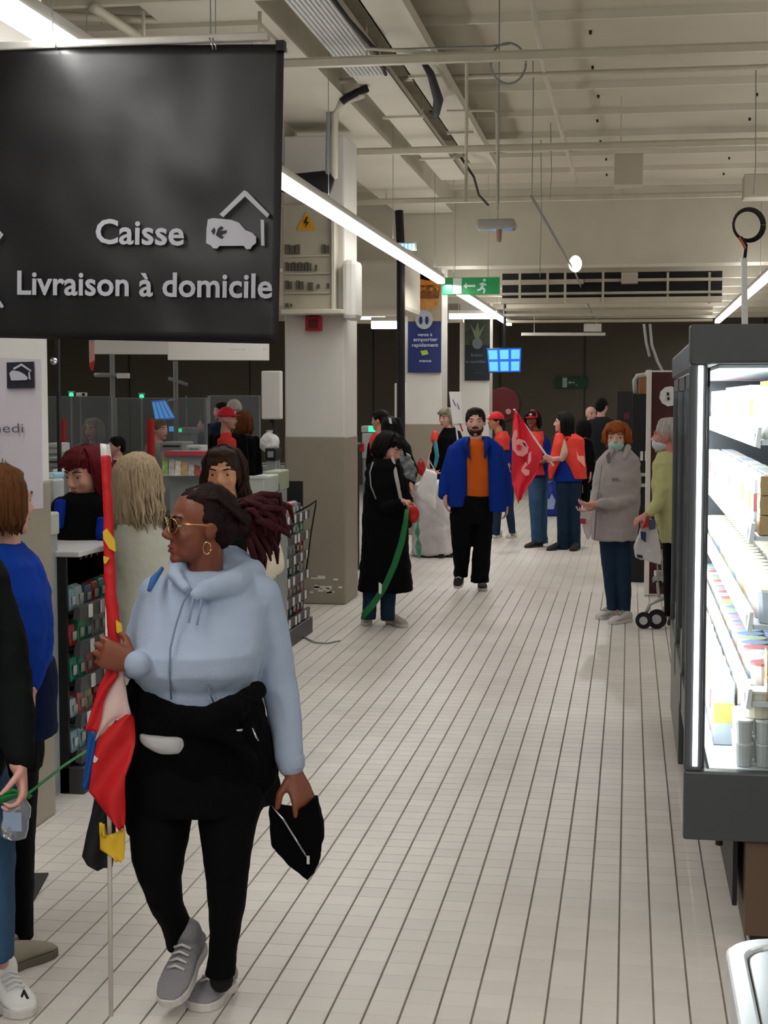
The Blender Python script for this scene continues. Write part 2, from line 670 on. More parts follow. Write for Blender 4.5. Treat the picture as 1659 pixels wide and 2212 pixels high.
# cable trays (two) running with the aisle
def tray(x0, x1, y0, y1, z, label, side=.06):
    t = empty('cable_tray', ((x0 + x1) / 2, (y0 + y1) / 2, z), label, 'cable tray')
    MB().b2((x0, y0, z), (x1, y1, z + .01)).build('tray_base', M_BEAM, t)
    for x in (x0, x1 - .01):
        MB().b2((x, y0, z), (x + .01, y1, z + side)).build('tray_side', M_BEAM, t)
    return t
ty = ony(751, 150, 10).y
t1 = tray(-2.0, -1.72, 5.0, 16.3, 4.07, 'wide cream cable tray with bundled cables along the pillar line')
for i in range(9):
    x = -1.98 + i * .03
    MB().tube([(x, 5, 4.05), (x, 10.9, 4.05)], .012, 6).build('cable', M_WPLAST, t1, smooth=True)
pp = MB().tube([(-1.70, 7.6, 4.03), (-1.69, 9.2, 4.02), (-1.66, 10.0, 4.02), (-1.72, 10.8, 4.03)], .014, 6)
pp.build('power_cable', M_RUBBER, t1, 'black cable', smooth=True)
for y in np.arange(6, 16.3, 2.2):
    mb = MB().b2((-2.03, y - .02, 4.05), (-1.69, y + .02, 4.07))
    for x in (-2.02, -1.7):
        mb.cyl((x, y, 4.07), (x, y, CZ), .006, n=6)
    mb.build('hanger', M_PIPE, t1)
t2 = tray(-1.62, -1.38, 5.0, 15.5, 4.12, 'second narrower cream cable tray right of the wide one')
MB().b2((-1.36, 5, 4.06), (-1.33, 15.6, 4.14)).build('edge_strip', M_BEAM, t2)
for y in np.arange(6.5, 15.5, 2.4):
    mb = MB().b2((-1.63, y - .02, 4.1), (-1.35, y + .02, 4.12))
    for x in (-1.62, -1.36):
        mb.cyl((x, y, 4.1), (x, y, CZ), .006, n=6)
    mb.build('hanger', M_PIPE, t2)
mb = MB().tube([(-1.44, 10.4, 4.08), (-1.40, 10.8, 4.02), (-1.42, 11.4, 3.96), (-1.50, 11.9, 3.95), (-1.60, 12.3, 4.04)], [.01, .028, .038, .03, .012], 8)
mb.build('drooping_cable', M_RUBBER, label='thick black cable loop drooping between the two trays', cat='cable', smooth=True)
rod('loose_cable', [(-1.62, 14.8, 4.06), (-1.55, 15.3, 3.95), (-1.55, 15.8, 3.84), (-1.5, 16.3, 3.8)], .012, M_RUBBER, 'thin black cable hanging at the far end of the trays', 'cable')

def pxtube(name, pts, d, r, m, label, cat, n=8, parent=None, group=None):
    return MB().tube([W(x, y, dd) for (x, y, dd) in [(p[0], p[1], p[2] if len(p) > 2 else d) for p in pts]], r, n).build(name, m, parent, label, None if parent else cat, group, smooth=True)
# bent drop pipes and thin wires
pxtube('drop_pipe', [(790, 105), (900, 112), (1000, 120), (1008, 130), (1008, 260), (1006, 436)], 9.8, .011, M_PIPE, 'bent grey pipe dropping beside the cable trays', 'pipe')
pxtube('drop_pipe', [(965, 240), (1068, 238), (1073, 245), (1075, 452)], 11.8, .010, M_PIPE, 'second bent drop pipe right of the first one', 'pipe')
pxtube('suspension_wire', [(1079, -30), (1078, 200), (1077, 440)], 9.9, .004, M_GREY, 'thin dark wire hanging through the wire ring', 'wire', 6)
ring = [W(1098 + 38 * math.cos(a), 137 + 44 * math.sin(a), 10.0) for a in np.linspace(0, 2 * math.pi * .99, 28)]
MB().tube(ring, .008, 6).build('wire_ring', M_GREY, label='grey coiled wire ring hanging below the ceiling', cat='wire coil', smooth=True)
pxtube('wire', [(840, 107, 10.0), (1060, 100, 10.0), (1100, 95, 10.0)], 10.0, .007, M_GREY, 'thin grey conduit leading to the wire ring', 'conduit', 6)
for (x, y0, y1, d, lab) in ((1158, -20, 420, 11.8, 'thin wire dropping to the near end of the spotlight track'), (1175, 330, 600, 15.5, 'thin wire hanging left of the lit spotlight'), (1197, 330, 430, 14.5, 'short thin wire under the ceiling above the spotlight'), (1637, 300, 420, 12, 'thin wire hanging at the right edge of the picture')):
    a, b = W(x, y0, d), W(x - 9, y1, d)
    MB().tube([(b.x, b.y, CZ), ((b.x * .6 + a.x * .4), b.y, (a.z + b.z) / 2), b], .004, 6).build('suspension_wire', M_GREY, label=lab, cat='wire', smooth=True)
# diagonal strut across the ribs
rod('ceiling_strut', [W(1138, -60, 8.6), W(1175, 150, 11.3), W(1245, 395, 16.6)], .02, M_PIPE, 'slanting cream strut fixed under the ceiling ribs', 'strut')
# boxes on ceiling
MB().box(W(1358, 370, 15), (.28, .3, .3)).build('ceiling_box', M_CEIL, label='square cream box fixed under the ceiling', cat='box', bevel=.01)
mb = MB().box(W(1640, 405, 14.5), (.3, .3, .22)); mb.build('ceiling_box', M_CEIL, label='cream box under the ceiling at the right edge', cat='box', bevel=.01)

# track light
tr = empty('spotlight_track', (-.66, 12, 3.3), 'thin dark spotlight track running along the aisle', 'track')
mb = MB().tube([W(1148, 424, 11.9), W(1243, 590, 18.2), W(1290, 705, 30)], .012, 6); mb.build('rail', M_GREY, tr)
sp = empty('spotlight', W(1243, 570, 17.6), 'lit round white spotlight on the thin track', 'spotlight')
c = W(1243, 570, 17.6)
MB().ell(c, (CR * .072, CF * .05, ZZ * .095), 20, 10).build('lens', mat('spot_lens', 'FFFFFF', emit=(1, .95, .9, 1), es=12, var=0), sp, smooth=True)
MB().cyl(c + CF * .03, c + CF * .16 + ZZ * .03, .085, .05).build('housing', M_WHITE, sp, smooth=True)
l = bpy.data.lights.new('spot', 'SPOT'); l.energy = 90; l.spot_size = 1.6; l.shadow_soft_size = .06
lo_ = bpy.data.objects.new('spot', l); COL.objects.link(lo_); lo_.location = c - CF * .12; lo_.rotation_euler = (Vector((0, -.6, -1))).to_track_quat('-Z', 'Y').to_euler()

# strip lamps: tube + housing + wires
def strip(x, y0, y1, z, label, n, gap=.0):
    L = (y1 - y0) / n
    for k in range(n):
        pass
    t = empty('strip_light', (x, (y0 + y1) / 2, z), label, 'lamp')
    MB().b2((x - .036, y0, z + .015), (x + .036, y1, z + .07)).build('housing', M_WHITE, t, bevel=.006)
    MB().b2((x - .042, y0 + .01, z - .04), (x + .042, y1 - .01, z + .02)).build('tube', M_TUBE, t, bevel=.008)
    for y in np.arange(y0 + .6, y1, 3.0):
        MB().cyl((x, y, z + .07), (x, y, CZ if y < 19 else 3.62), .003, n=6).build('suspension_wire', M_GREY, t)
    return t
strip(-2.13, 1.2, 17.4, 3.10, 'long lit white strip light running past the first pillar', 1)
strip(-2.13, 18.2, 27.4, 3.10, 'lit strip light section just beyond the green exit sign', 1)
strip(1.5, 3, 27.5, 3.12, 'lit strip light line at the right above the fridge', 1)
strip(-6.5, 2, 12, 3.12, 'strip light row above the checkouts at left', 1)
strip(-11, 2, 12, 3.12, 'farther strip light row left of the checkouts', 1)
for (x0, x1, y0, y1, d, lab) in ((776, 832, 680, 691, 22.0, 'short lit tube lamp right of the pillar, upper one'), (802, 858, 693, 712, 19.5, 'short lit tube lamp right of the pillar, lower thicker one'), (970, 1072, 677, 690, 24.0, 'lit tube lamp crossing behind the green exit sign')):
    a, b = W(x0, (y0 + y1) / 2, d), W(x1, (y0 + y1) / 2, d)
    t = empty('tube_lamp', (a + b) / 2, lab, 'lamp')
    hz = (y1 - y0) / 2 * d / FPX
    MB().box((a + b) / 2, ((b - a).length, .1, hz * 1.6), (CR, FHZ, ZZ)).build('diffuser', M_TUBE, t, bevel=.01)
    MB().box((a + b) / 2 + ZZ * (hz + .02), ((b - a).length * 1.02, .12, .05), (CR, FHZ, ZZ)).build('housing', M_WHITE, t)
    for q in (.2, .8):
        p = a.lerp(b, q)
        MB().cyl(p + ZZ * hz, (p.x, p.y, 3.63), .006, n=6).build('suspension_rod', M_PIPE, t)
# unlit fitting at the back
a, b = W(1127, 722, 27), W(1307, 722, 27)
t = empty('unlit_tube_lamp', (a + b) / 2, 'long unlit pale lamp fitting before the far wall', 'lamp')
MB().box((a + b) / 2, ((b - a).length, .12, .05), (CR, FHZ, ZZ)).build('housing', M_WHITE, t)
MB().box(W(1280, 708, 27), (.3, .12, .14), (CR, FHZ, ZZ)).build('bracket', M_WHITE, t)
for q in (.15, .9):
    p = a.lerp(b, q); MB().cyl(p, (p.x, p.y, 3.5), .006, n=6).build('suspension_rod', M_PIPE, t)

# air handling grille below the lower ceiling
ag = empty('air_grille_unit', W(1320, 640, 19.9), 'long cream air duct with black slots above the far aisle', 'air duct')
def pxbox(x0, x1, y0, y1, d, dep):
    ym = (y0 + y1) / 2
    c = W((x0 + x1) / 2, ym, d)
    a, b = ony(x0, ym, c.y), ony(x1, ym, c.y)
    h = ony((x0 + x1) / 2, y0, c.y).z - ony((x0 + x1) / 2, y1, c.y).z
    return (a + b) / 2 + Vector((0, dep / 2, 0)), (b.x - a.x, dep, h)
AX = (Vector((1, 0, 0)), Vector((0, 1, 0)), ZZ)
def addpx(mb, x0, x1, y0, y1, d, dep):
    c, s = pxbox(x0, x1, y0, y1, d, dep)
    return mb.box(c, s, AX)
addpx(MB(), 1085, 1560, 588, 652, 20.2, .3).build('recess', M_BLACK, ag)
for (x0, x1, y0, y1) in ((1080, 1260, 604, 613), (1262, 1560, 601, 607), (1082, 1560, 630, 635), (1082, 1560, 642, 653), (1342, 1378, 588, 612), (1540, 1560, 585, 640)):
    addpx(MB(), x0, x1, y0, y1, 20.0, .16).build('slat', M_BEAM, ag)
for x in (1120, 1218, 1440, 1530, 1180, 1300):
    addpx(MB(), x, x + 5, 588, 655, 19.95, .05).build('slat_bracket', M_BEAM, ag)
for k, y in enumerate((664, 676, 690)):
    addpx(MB(), 1090, 1540, y, y + 5, 21.5 + k, .2).build('duct_rail', M_PIPE, ag)
# bulkhead duct left of the burger pillar
bd = MB()
addpx(bd, 700, 868, 560, 668, 17.5, 1.6)
bd.build('bulkhead_duct', M_BEAM, label='bulky cream duct between the first pillar and black pole', cat='duct', bevel=.05)
addpx(MB(), 760, 1000, 690, 697, 24, .2).build('far_rail', M_PIPE, label='dim rail beyond the black pole', cat='rail')
# pipes climbing the first pillar
for k, (dx, dr) in enumerate(((0, .022), (14, .03))):
    pxtube('pillar_pipe', [(790 - k * 8, 196 + k * 9, 11.3), (745, 208 + k * 10, 11.8), (716 + dx, 226 + k * 6, 12.3), (710 + dx, 245, 12.45), (708 + dx, 385, 12.45)], 12.45, dr, M_PIPE if k else M_GREY, ('thin grey' if k == 0 else 'thicker cream') + ' pipe bending down onto the first pillar', 'pipe')
pxtube('bundled_cable', [(795, 190), (770, 200), (748, 212), (738, 220)], 11.3, .028, M_RUBBER, 'black cable bundle strapped over the pillar pipes', 'cable')
MB().tube([W(612, 392, 12.5), W(640, 398, 12.5), W(700, 392, 12.5), W(718, 398, 12.5)], .09, 10).build('black_duct_pipe', M_RUBBER, label='fat black pipe above the switch box on the pillar', cat='pipe', smooth=True)
pxtube('black_pole', [(862, 455), (866, 540), (866, 1198)], 17.2, .047, M_BLACK, 'tall black pole left of the burger poster', 'pole', 10)
# long diagonal brace and beams at upper left behind banner
rod('ceiling_brace', [W(200, 15, 8.6), W(330, 100, 9.5)], .03, M_PIPE, 'slanting brace above the banner', 'strut')
rod('conduit', [W(60, 30, 9), W(300, 42, 9.5), W(560, 48, 9.5)], .025, M_PIPE, 'curved conduit above the banner', 'conduit')
for x in (118, 310, 561):
    pxtube('suspension_rod', [(x, 25), (x, 92)], 8.6, .012, M_PIPE, 'short upright rod above the banner, %s' % {118: 'leftmost', 310: 'middle', 561: 'rightmost'}[x], 'rod', 6)
addpx(MB(), 130, 560, 48, 62, 9.5, .8).build('duct', M_CEIL, label='cream duct seen above the banner top rail', cat='duct')
# ================================================================ OBJECTS
# ---- black banner
M_BAN = mat('banner_vinyl', '0E0E10', .4, bump=.4, bscale=2.2, var=.05, spec=.6)
M_LETTER = mat('banner_print', 'B9B9C3', .5, var=.04)
DB = 105.40
def B(px, py, dd=0.0):
    return W(px, py, DB + dd)
ban = empty('hanging_banner', B(305, 740), 'large black hanging banner reading Caisse Livraison a domicile with a van picture', 'banner')
rows = []
for k in range(15):
    t = k / 14
    y0 = 100 + (728 - 100) * t
    rows.append((B(-170, y0 - 2), B(614 - 13 * t, 97 + (743 - 97) * t)))
mb = sheet(rows, .004, 44, 2, amp=0)
rs = random.Random(3)
mb.v = [tuple(Vector(p) + FHZ * (.018 * noise.noise(Vector((p[0] * 2.2, p[2] * 3.1, 1.3))) + .007 * noise.noise(Vector((p[0] * 6, p[2] * 5, 4.3))))) for p in mb.v]
mb.build('vinyl', M_BAN, ban, smooth=True)
MB().box(B(215, 93, .0), (770 * SC(DB) / FPX, .035, .03), AX).build('top_rail', mat('aluminium', 'D0CEC9', .35, metal=.3), ban, bevel=.006)
MB().box(B(607, 100, -.012), (.03, .04, .035), AX).build('rail_end', M_BLACK, ban)
for x in (114, 452, 459):
    MB().tube([B(x, 82, -.03), B(x + 6, 97, -.035), B(x + 8, 108, -.03)], .003, 6).build('hook', M_CHROME, ban, smooth=True)
for x in (114, 455):
    MB().cyl(B(x, 90), (B(x, 90).x, B(x, 90).y, CZ), .003, n=6).build('suspension_wire', M_GREY, ban)
def bt(s, x0, y0, x1, y1, cap, bold=.02):
    a, b = B(x0, y0, -.026), B(x1, y1, -.026)
    textmesh(s, 'lettering', M_LETTER, ban, a, b - a, ZZ - (b - a).normalized() * ZZ.dot((b - a).normalized()), cap * SC(DB) / FPX, (b - a).length, ext=.0, bold=bold)
bt('Caisse', 206, 525, 397, 529, 55)
bt('Livraison à domicile', 37, 635, 588, 643, 54)
def bpoly(pts, name, m, ex=.004, off=-.026):
    P = [B(x, y, off) for x, y in pts]
    return MB().prism(P, FHZ * ex).build(name, m, ban)
bpoly([(474, 463), (527, 411), (534, 414), (582, 463), (577, 470), (529, 424), (482, 469)], 'house_roof_print', M_LETTER)
bpoly([(563, 474), (570, 475), (571, 531), (564, 530)], 'house_wall_print', M_LETTER)
bpoly([(449, 474), (460, 471), (500, 475), (516, 481), (530, 497), (545, 503), (553, 512), (553, 525), (545, 531), (541, 538), (532, 538), (526, 531), (474, 531), (469, 537), (460, 536), (455, 530), (445, 525), (446, 495)], 'van_print', M_LETTER)
M_BK = mat('banner_black_print', '131315', .5)
bpoly([(456, 499), (463, 491), (465, 499), (462, 508)], 'van_emblem', M_BK, off=-.028)
bpoly([(466, 508), (471, 493), (478, 488), (483, 492), (476, 499), (490, 497), (489, 503), (478, 508), (484, 512), (478, 516)], 'van_emblem', M_BK, off=-.028)
bpoly([(-2, 497), (7, 507), (-2, 519), (-8, 519), (1, 507), (-8, 497)], 'print_edge', M_LETTER)
bpoly([(-6, 640), (8, 662), (3, 666), (-12, 648)], 'print_edge', M_LETTER)

# ---- switch cabinet on the pillar
DP = 12.7
def bp(x, y, d=DP): return W(x, y, d)
sc = empty('switch_cabinet', bp(665, 676, 12.5), 'beige switch cabinet on the pillar with yellow warning triangle', 'cabinet')
addpx(MB(), 610, 722, 440, 672, 112.55, .2).build('case', mat('beige_metal', 'B7AF9C', .45), sc, bevel=.01)
addpx(MB(), 606, 738, 668, 678, 112.47, .3).build('bottom_ledge', M_BEAM, sc, bevel=.006)
addpx(MB(), 716, 722, 440, 672, 112.5, .06).build('door_edge', M_BEAM, sc)
P = [W(x, y, 112.54) for x, y in ((640, 498), (662, 457), (683, 498))]
tri = MB().prism(P, FHZ * .006).build('warning_triangle', mat('warning_yellow', 'E0A21A', .5), sc)
P = [W(x, y, 112.53) for x, y in ((662, 468), (656, 482), (661, 482), (658, 493), (667, 479), (662, 479), (665, 468))]
MB().prism(P, FHZ * .004).build('bolt_symbol', M_BLACK, tri)
for (x0, x1, y0, y1, n) in ((614, 648, 528, 548, 3), (694, 710, 528, 546, 2), (615, 672, 566, 584, 8), (680, 684, 572, 584, 1), (615, 630, 606, 624, 2), (638, 655, 606, 624, 2), (663, 676, 610, 626, 1), (684, 690, 614, 622, 1), (705, 710, 612, 622, 1), (615, 622, 655, 663, 1), (626, 630, 656, 662, 1)):
    w_ = (x1 - x0) / n
    for i in range(n):
        addpx(MB(), x0 + i * w_ + w_ * .12, x0 + (i + 1) * w_ - w_ * .1, y0 + (i % 2) * 2, y1, 112.52, .05).build('breaker', mat('breaker_grey', '5C564B', .5), sc)
for (y) in (552, 590, 632):
    addpx(MB(), 613, 712, y, y + 2, 112.53, .02).build('rail', M_BEAM, sc)
ab = empty('alarm_box', bp(675, 714, 12.6), 'small red alarm box under the switch cabinet', 'alarm')
addpx(MB(), 659, 692, 683, 714, 112.65, .1).build('case', M_RED, ab, bevel=.008)
addpx(MB(), 666, 685, 690, 708, 112.63, .03).build('call_point', mat('dark_red', '5A0B10', .5), ab, bevel=.004)
addpx(MB(), 738, 770, 560, 690, 112.6, .3).build('pillar_glow_box', M_WHITE, label='pale box standing in for lamp glow on the right edge of the pillar', cat='duct', bevel=.04)  # lamp glow on the pillar's right face, built as a white box

# ---- white box display on stand at the pillar's left
dsp = empty('white_display', bp(584, 905, 12.0), 'white boxed display on a dark stand left of the pillar', 'display')
addpx(MB(), 564, 606, 801, 906, 12.0, .09).build('case', M_WHITE, dsp, bevel=.012)
mb = MB(); mb.tube([bp(585, 904, 12.1), bp(592, 915, 12.1), bp(596, 940, 12.1), bp(597, 1335, 12.1)], .018); mb.build('stand', M_BLACK, dsp)

# ---- white hanging sign boards
for (x0, x1, y0, y1, sy, d, lab) in ((204, 365, 733, 765, 3, 10.5, 'white hanging board left, under the black banner'), (362, 581, 738, 778, 2, 9.8, 'white hanging board with faint lettering right, under the black banner')):
    t = empty('hanging_board', W((x0 + x1) / 2, y1, d), lab, 'sign')
    mb = MB().prism([W(x0, y0, d), W(x1, y0 + sy, d), W(x1, y1 + sy * .3, d), W(x0, y1, d)], FHZ * .03)
    mb.build('board', M_WHITE, t, bevel=.004)
    for q in (.15, .85):
        p = W(x0 + (x1 - x0) * q, y0, d); MB().cyl(p, (p.x, p.y, CZ), .003, n=6).build('suspension_wire', M_GREY, t)
    if x0 == 362:
        a = W(497, 757, d - .03); textmesh('www . . . . fr', 'lettering', M_LGREY, t, a, CR, ZZ, .018, .24, ext=.002)
# paper notice (left)
nt_ = empty('paper_notice', W(30, 1100, 105.38), 'large white paper notice with handwriting and delivery pictogram at left', 'notice')
mb = MB().prism([W(-120, 768, 105.38), W(86, 776, 105.38), W(91, 1098, 105.38), W(60, 1100, 105.38), (W(-120, 1112, 105.38))], FHZ * .02)
mb.build('sheet', mat('lilac_paper', 'C9C3CC', .6, var=.03), nt_)
MB().prism([W(14, 783, 105.365), W(73, 781, 105.365), W(74, 838, 105.365), W(15, 839, 105.365)], FHZ * .004).build('pictogram', mat('navy_print', '1A1C2C', .5), nt_)
MBp = MB().prism([W(x, y, 105.358) for x, y in ((20, 806), (26, 800), (40, 802), (52, 808), (60, 816), (58, 821), (24, 822))], FHZ * .003); MBp.build('van_print', M_LETTER, nt_)
MB().prism([W(x, y, 105.358) for x, y in ((28, 795), (46, 785), (68, 800), (66, 803), (46, 790), (30, 799))], FHZ * .003).build('roof_print', M_LETTER, nt_)
MB().prism([W(x, y, 105.358) for x, y in ((61, 803), (64, 804), (66, 820), (62, 819))], FHZ * .003).build('wall_print', M_LETTER, nt_)
for (s, x0, y0, x1, c) in (('Samedi', -60, 934, 63, 22), ('matin', -80, 970, 9, 20), ('9h - 12h', -70, 1002, 24, 14)):
    textmesh(s, 'handwriting', mat('ink', '5B5566', .6), nt_, W(x0, y0, 105.365), Vector((1, 0, 0)), ZZ, c * 5.365 / FPX, (x1 - x0) * 5.365 / FPX, ext=.001)

# ---- exit signs
M_EXIT = mat('exit_green', '0F7A3C', .4, emit=(.01, .22, .07, 1), es=.35, var=.02)
M_EXW = mat('exit_white', 'C6D8CC', .4, emit=(.6, .8, .7, 1), es=.15)
def running_man(P, parent, ux, s, m):
    """small running pictogram built of limbs; P(u, v) maps unit square to the sign face"""
    for a, b, r in (((.48, .72), (.40, .42), .085), ((.40, .42), (.58, .28), .06), ((.58, .28), (.50, .06), .05), ((.40, .42), (.28, .30), .06), ((.28, .30), (.12, .26), .05), ((.48, .68), (.68, .56), .045), ((.46, .68), (.26, .62), .045)):
        pa, pb = P(*a), P(*b)
        dirr = (pb - pa).normalized()
        nn = dirr.cross(FHZ) * (r * s)
        MB().prism([pa + nn, pb + nn, pb - nn, pa - nn], FHZ * .004).build('pictogram_limb', m, parent)
    MB().cyl(P(.56, .88), P(.56, .88) + FHZ * .004, .09 * s, n=12).build('pictogram_head', m, parent)
def exit_sign(x0, x1, y0, y1, d, label, em, wm, cube=True):
    c = W((x0 + x1) / 2, y1, d)
    t = empty('exit_sign', c, label, 'exit sign')
    addpx(MB(), x0, x1, y0, y1, d, .05).build('panel', em, t, bevel=.006)
    wv = (x1 - x0)
    hh = (y1 - y0)
    addpx(MB(), x0 + wv * (.19 if cube else .18), x0 + wv * .34, y0 + hh * .04, y1 - hh * .04, d - .006, .01).build('door_pictogram', wm, t)
    Q = lambda u, v: W(x0 + wv * .58 + u * hh * .95, y1 - v * hh * .95, d - .012)
    running_man(Q, t, 1, hh * SC(d) / FPX, wm)
    a = [W(x0 + wv * u, y0 + hh * v, d - .008) for u, v in ((.37, .5), (.43, .3), (.43, .44), (.58, .44), (.58, .56), (.43, .56), (.43, .7))]
    MB().prism(a, FHZ * .004).build('arrow', wm, t)
    for q in (.2, .8):
        p = W(x0 + wv * q, y0, d + .02)
        MB().cyl(p, (p.x, p.y, CZ if p.y < 19 else p.z + .02), .005, n=6).build('rod', M_PIPE, t)
exit_sign(955, 1079, 599, 636, 117.8, 'green exit sign with running man hanging near the burger pillar', M_EXIT, M_EXW)
exit_sign(1202, 1270, 815, 838, 30.6, 'small dim green exit sign on the far wall', mat('dim_exit', '14402A', .6), mat('dim_exit_white', '93A79B', .6))

# ---- posters
def poster(x0, x1, y0, ym, y1, d, label, top, low, lines, kind):
    t = empty('poster', W((x0 + x1) / 2, y1, d), label, 'poster')
    addpx(MB(), x0, x1, y0, y1, d, .02).build('board', low, t)
    addpx(MB(), x0 + .5, x1 - .5, y0 + .5, ym, d - .004, .01).build('picture', top, t)
    for (s, xa, xb, y, cpx, m) in lines:
        textmesh(s, 'lettering', m, t, W(xa, y, d - .016), Vector((1, 0, 0)), ZZ, cpx * SC(d) / FPX, (xb - xa) * SC(d) / FPX, ext=.002, bold=.015)
    return t
def picture_mat(name, cols, scale):
    m = bpy.data.materials.new(name); m.use_nodes = True
    nt = m.node_tree; b = nt.nodes['Principled BSDF']; b.inputs['Roughness'].default_value = .5
    tc = nt.nodes.new('ShaderNodeTexCoord'); n = nt.nodes.new('ShaderNodeTexNoise')
    n.inputs['Scale'].default_value = scale; n.inputs['Detail'].default_value = 3; n.inputs['Distortion'].default_value = 1.2
    nt.links.new(tc.outputs['Object'], n.inputs['Vector'])
    r = nt.nodes.new('ShaderNodeValToRGB')
    el = r.color_ramp.elements
    el[0].position, el[0].color = .3, hx(cols[0])
    el[1].position, el[1].color = .7, hx(cols[-1])
    for i, c in enumerate(cols[1:-1]):
        e = el.new(.3 + .4 * (i + 1) / (len(cols) - 1)); e.color = hx(c)
    nt.links.new(n.outputs['Fac'], r.inputs[0]); nt.links.new(r.outputs[0], b.inputs['Base Color'])
    return m
M_NAVYP = mat('poster_blue', '1E2C66', .45, var=.03)
M_PT = mat('poster_text', 'C9D0E0', .5)
pb = poster(881, 953, 590, 694, 805, 119.5, 'tall poster of a burger above a blue panel on the pillar', picture_mat('backdrop_print', ['8C7E66', 'A8997C', 'B5A48A'], 3), M_NAVYP,
            [('vente à', 902, 934, 726, 7, M_PT), ('emporter', 893, 946, 737, 8, M_PT), ('rapidement', 890, 947, 749, 8, M_PT), ('menus', 906, 932, 782, 6, M_PT)], 'b')
# burger print: flat layers, each a printed shape
def blob(pts, m, name, parent, d, k=0):
    return MB().prism([W(x, y, d - .014 - k * .002) for x, y in pts], FHZ * .004).build(name, m, parent)
def oval(cx, cy, rx, ry, n=24, a0=0, a1=2 * math.pi):
    return [(cx + rx * math.cos(a0 + (a1 - a0) * i / n), cy + ry * math.sin(a0 + (a1 - a0) * i / n)) for i in range(n)]
blob(oval(917, 622, 33, 32, 24, math.pi, 2 * math.pi) + [(950, 622), (884, 622)], picture_mat('bun_print', ['B5651D', 'D98A2B', 'C06A22'], 12), 'bun_print', pb, 119.5)
blob([(882, 618), (952, 614), (950, 630), (884, 632)], picture_mat('filling_print', ['6E1F12', 'D9A02B', '5A3A18', 'B03018'], 16), 'filling_print', pb, 119.5, 1)
blob([(884, 630), (950, 628), (948, 644), (886, 645)], picture_mat('patty_print', ['5A2B12', '8A4A1C', 'A8662A'], 14), 'patty_print', pb, 119.5, 1)
blob(oval(917, 646, 33, 24, 24, 0, math.pi) + [(884, 646)], picture_mat('bun_low_print', ['B4702C', 'C98A44', 'D09A58'], 10), 'bun_print', pb, 119.5, 0)
blob([(883, 590), (951, 588), (951, 602), (925, 606), (895, 600)], mat('tomato_print', 'A84A30', .5), 'tomato_print', pb, 119.5, 0)
blob(oval(916, 690, 19, 21), mat('badge_print', 'B4B7C4', .5), 'badge_print', pb, 119.5, 2)
for x in (909, 922):
    blob(oval(x, 692, 4, 9, 12), M_NAVYP, 'badge_mark', pb, 119.5, 4)
blob([(908, 758), (922, 756), (926, 765), (912, 768)], mat('leaf_print', '9FB83C', .5), 'leaf_print', pb, 119.5, 2)
M_DKP = mat('poster_dark', '121A24', .5)
M_PT2 = mat('poster_text_dim', '5C6A78', .5)
pd_ = poster(1004, 1058, 690, 745, 822, 126.25, 'dark poster with leaf picture on the farther pillar', picture_mat('leaf_backdrop', ['151B18', '2E3A2A', '3F4A38'], 3), M_DKP,
             [('bio', 1018, 1042, 770, 7, M_PT2), ('au quotidien', 1006, 1050, 784, 7, M_PT2), ('...', 1024, 1040, 806, 5, M_PT2)], 'd')
blob([(1030, 742), (1016, 700), (1026, 715), (1032, 695), (1036, 716), (1048, 700)], mat('leaf_pale', '6E7A5E', .5), 'leaf_print', pd_, 126.25)
blob(oval(1031, 742, 11, 12), mat('badge_dim', '6A7078', .5), 'badge_print', pd_, 126.25, 2)
blob([(1036, 655), (1056, 648), (1058, 668), (1040, 666)], mat('pink_dim', '8A7478', .5), 'print_patch', pd_, 126.25)
# little wall signs on pillar edges
for (x0, x1, y0, y1, d, lab) in ((852, 876, 828, 905, 18.0, 'white box display hanging left of the burger pillar'),):
    t = empty('white_display', W((x0 + x1) / 2, y1, d), lab, 'display')
    addpx(MB(), x0, x1, y0, y1, d, .08).build('case', M_WHITE, t, bevel=.01)
    MB().tube([W(864, y1, d + .04), W(866, 925, d + .04), W(866, 1178, d + .04)], .02).build('stand', M_BLACK, t)

# ---- blue menu screens
def screen(corners, d, label, n, tilt=0):
    t = empty('menu_screen', W(sum(c[0] for c in corners) / 4, max(c[1] for c in corners), d), label, 'screen')
    cx = sum(c[0] for c in corners) / 4; cy = sum(c[1] for c in corners) / 4
    MB().prism([W(cx + (x - cx) * 1.06, cy + (y - cy) * 1.06, d) for x, y in corners], FHZ * .05).build('case', M_BLACK, t, bevel=.006)
    MB().prism([W(x, y, d - .006) for x, y in corners], FHZ * .004).build('display', mat('screen_blue', '1040A0', .3, emit=(.015, .12, .5, 1), es=1.0, var=0), t)
    m = mat('screen_tile', '60B0F0', .3, emit=(.10, .42, .88, 1), es=.95, var=0)
    def I(u, v):
        a = Vector(corners[0]).lerp(Vector(corners[1]), u); b = Vector(corners[3]).lerp(Vector(corners[2]), u); q = a.lerp(b, v); return (q.x, q.y)
    k = n
    for i in range(k):
        for j in range(2 if k < 4 else 1):
            u0, u1 = (i + .12) / k, (i + .88) / k
            v0, v1 = ((j + .12) / 2, (j + .9) / 2) if k < 4 else (.08, .92)
            pts = [I(u0, v0), I(u1, v0), I(u1, v1), I(u0, v1)]
            MB().prism([W(x, y, d - .01) for x, y in pts], FHZ * .003).build('menu_tile', m, t)
    return t
s1 = screen([(1052, 754), (1126, 752), (1124, 803), (1056, 804)], 23, 'wide blue menu screen hanging beside the dark poster', 3)
p = W(1090, 750, 23); MB().cyl(p, (p.x, p.y, 3.6), .02, n=8).build('mount', M_BLACK, s1)
s2 = screen([(327, 866), (356, 863), (380, 905), (335, 908)], 13, 'tilted blue screen above the checkouts', 4)
p = W(360, 866, 13.02); MB().tube([p, W(379, 862, 13.6), W(379, 862, 14)], .01, 6).build('mount', M_GREY, s2)
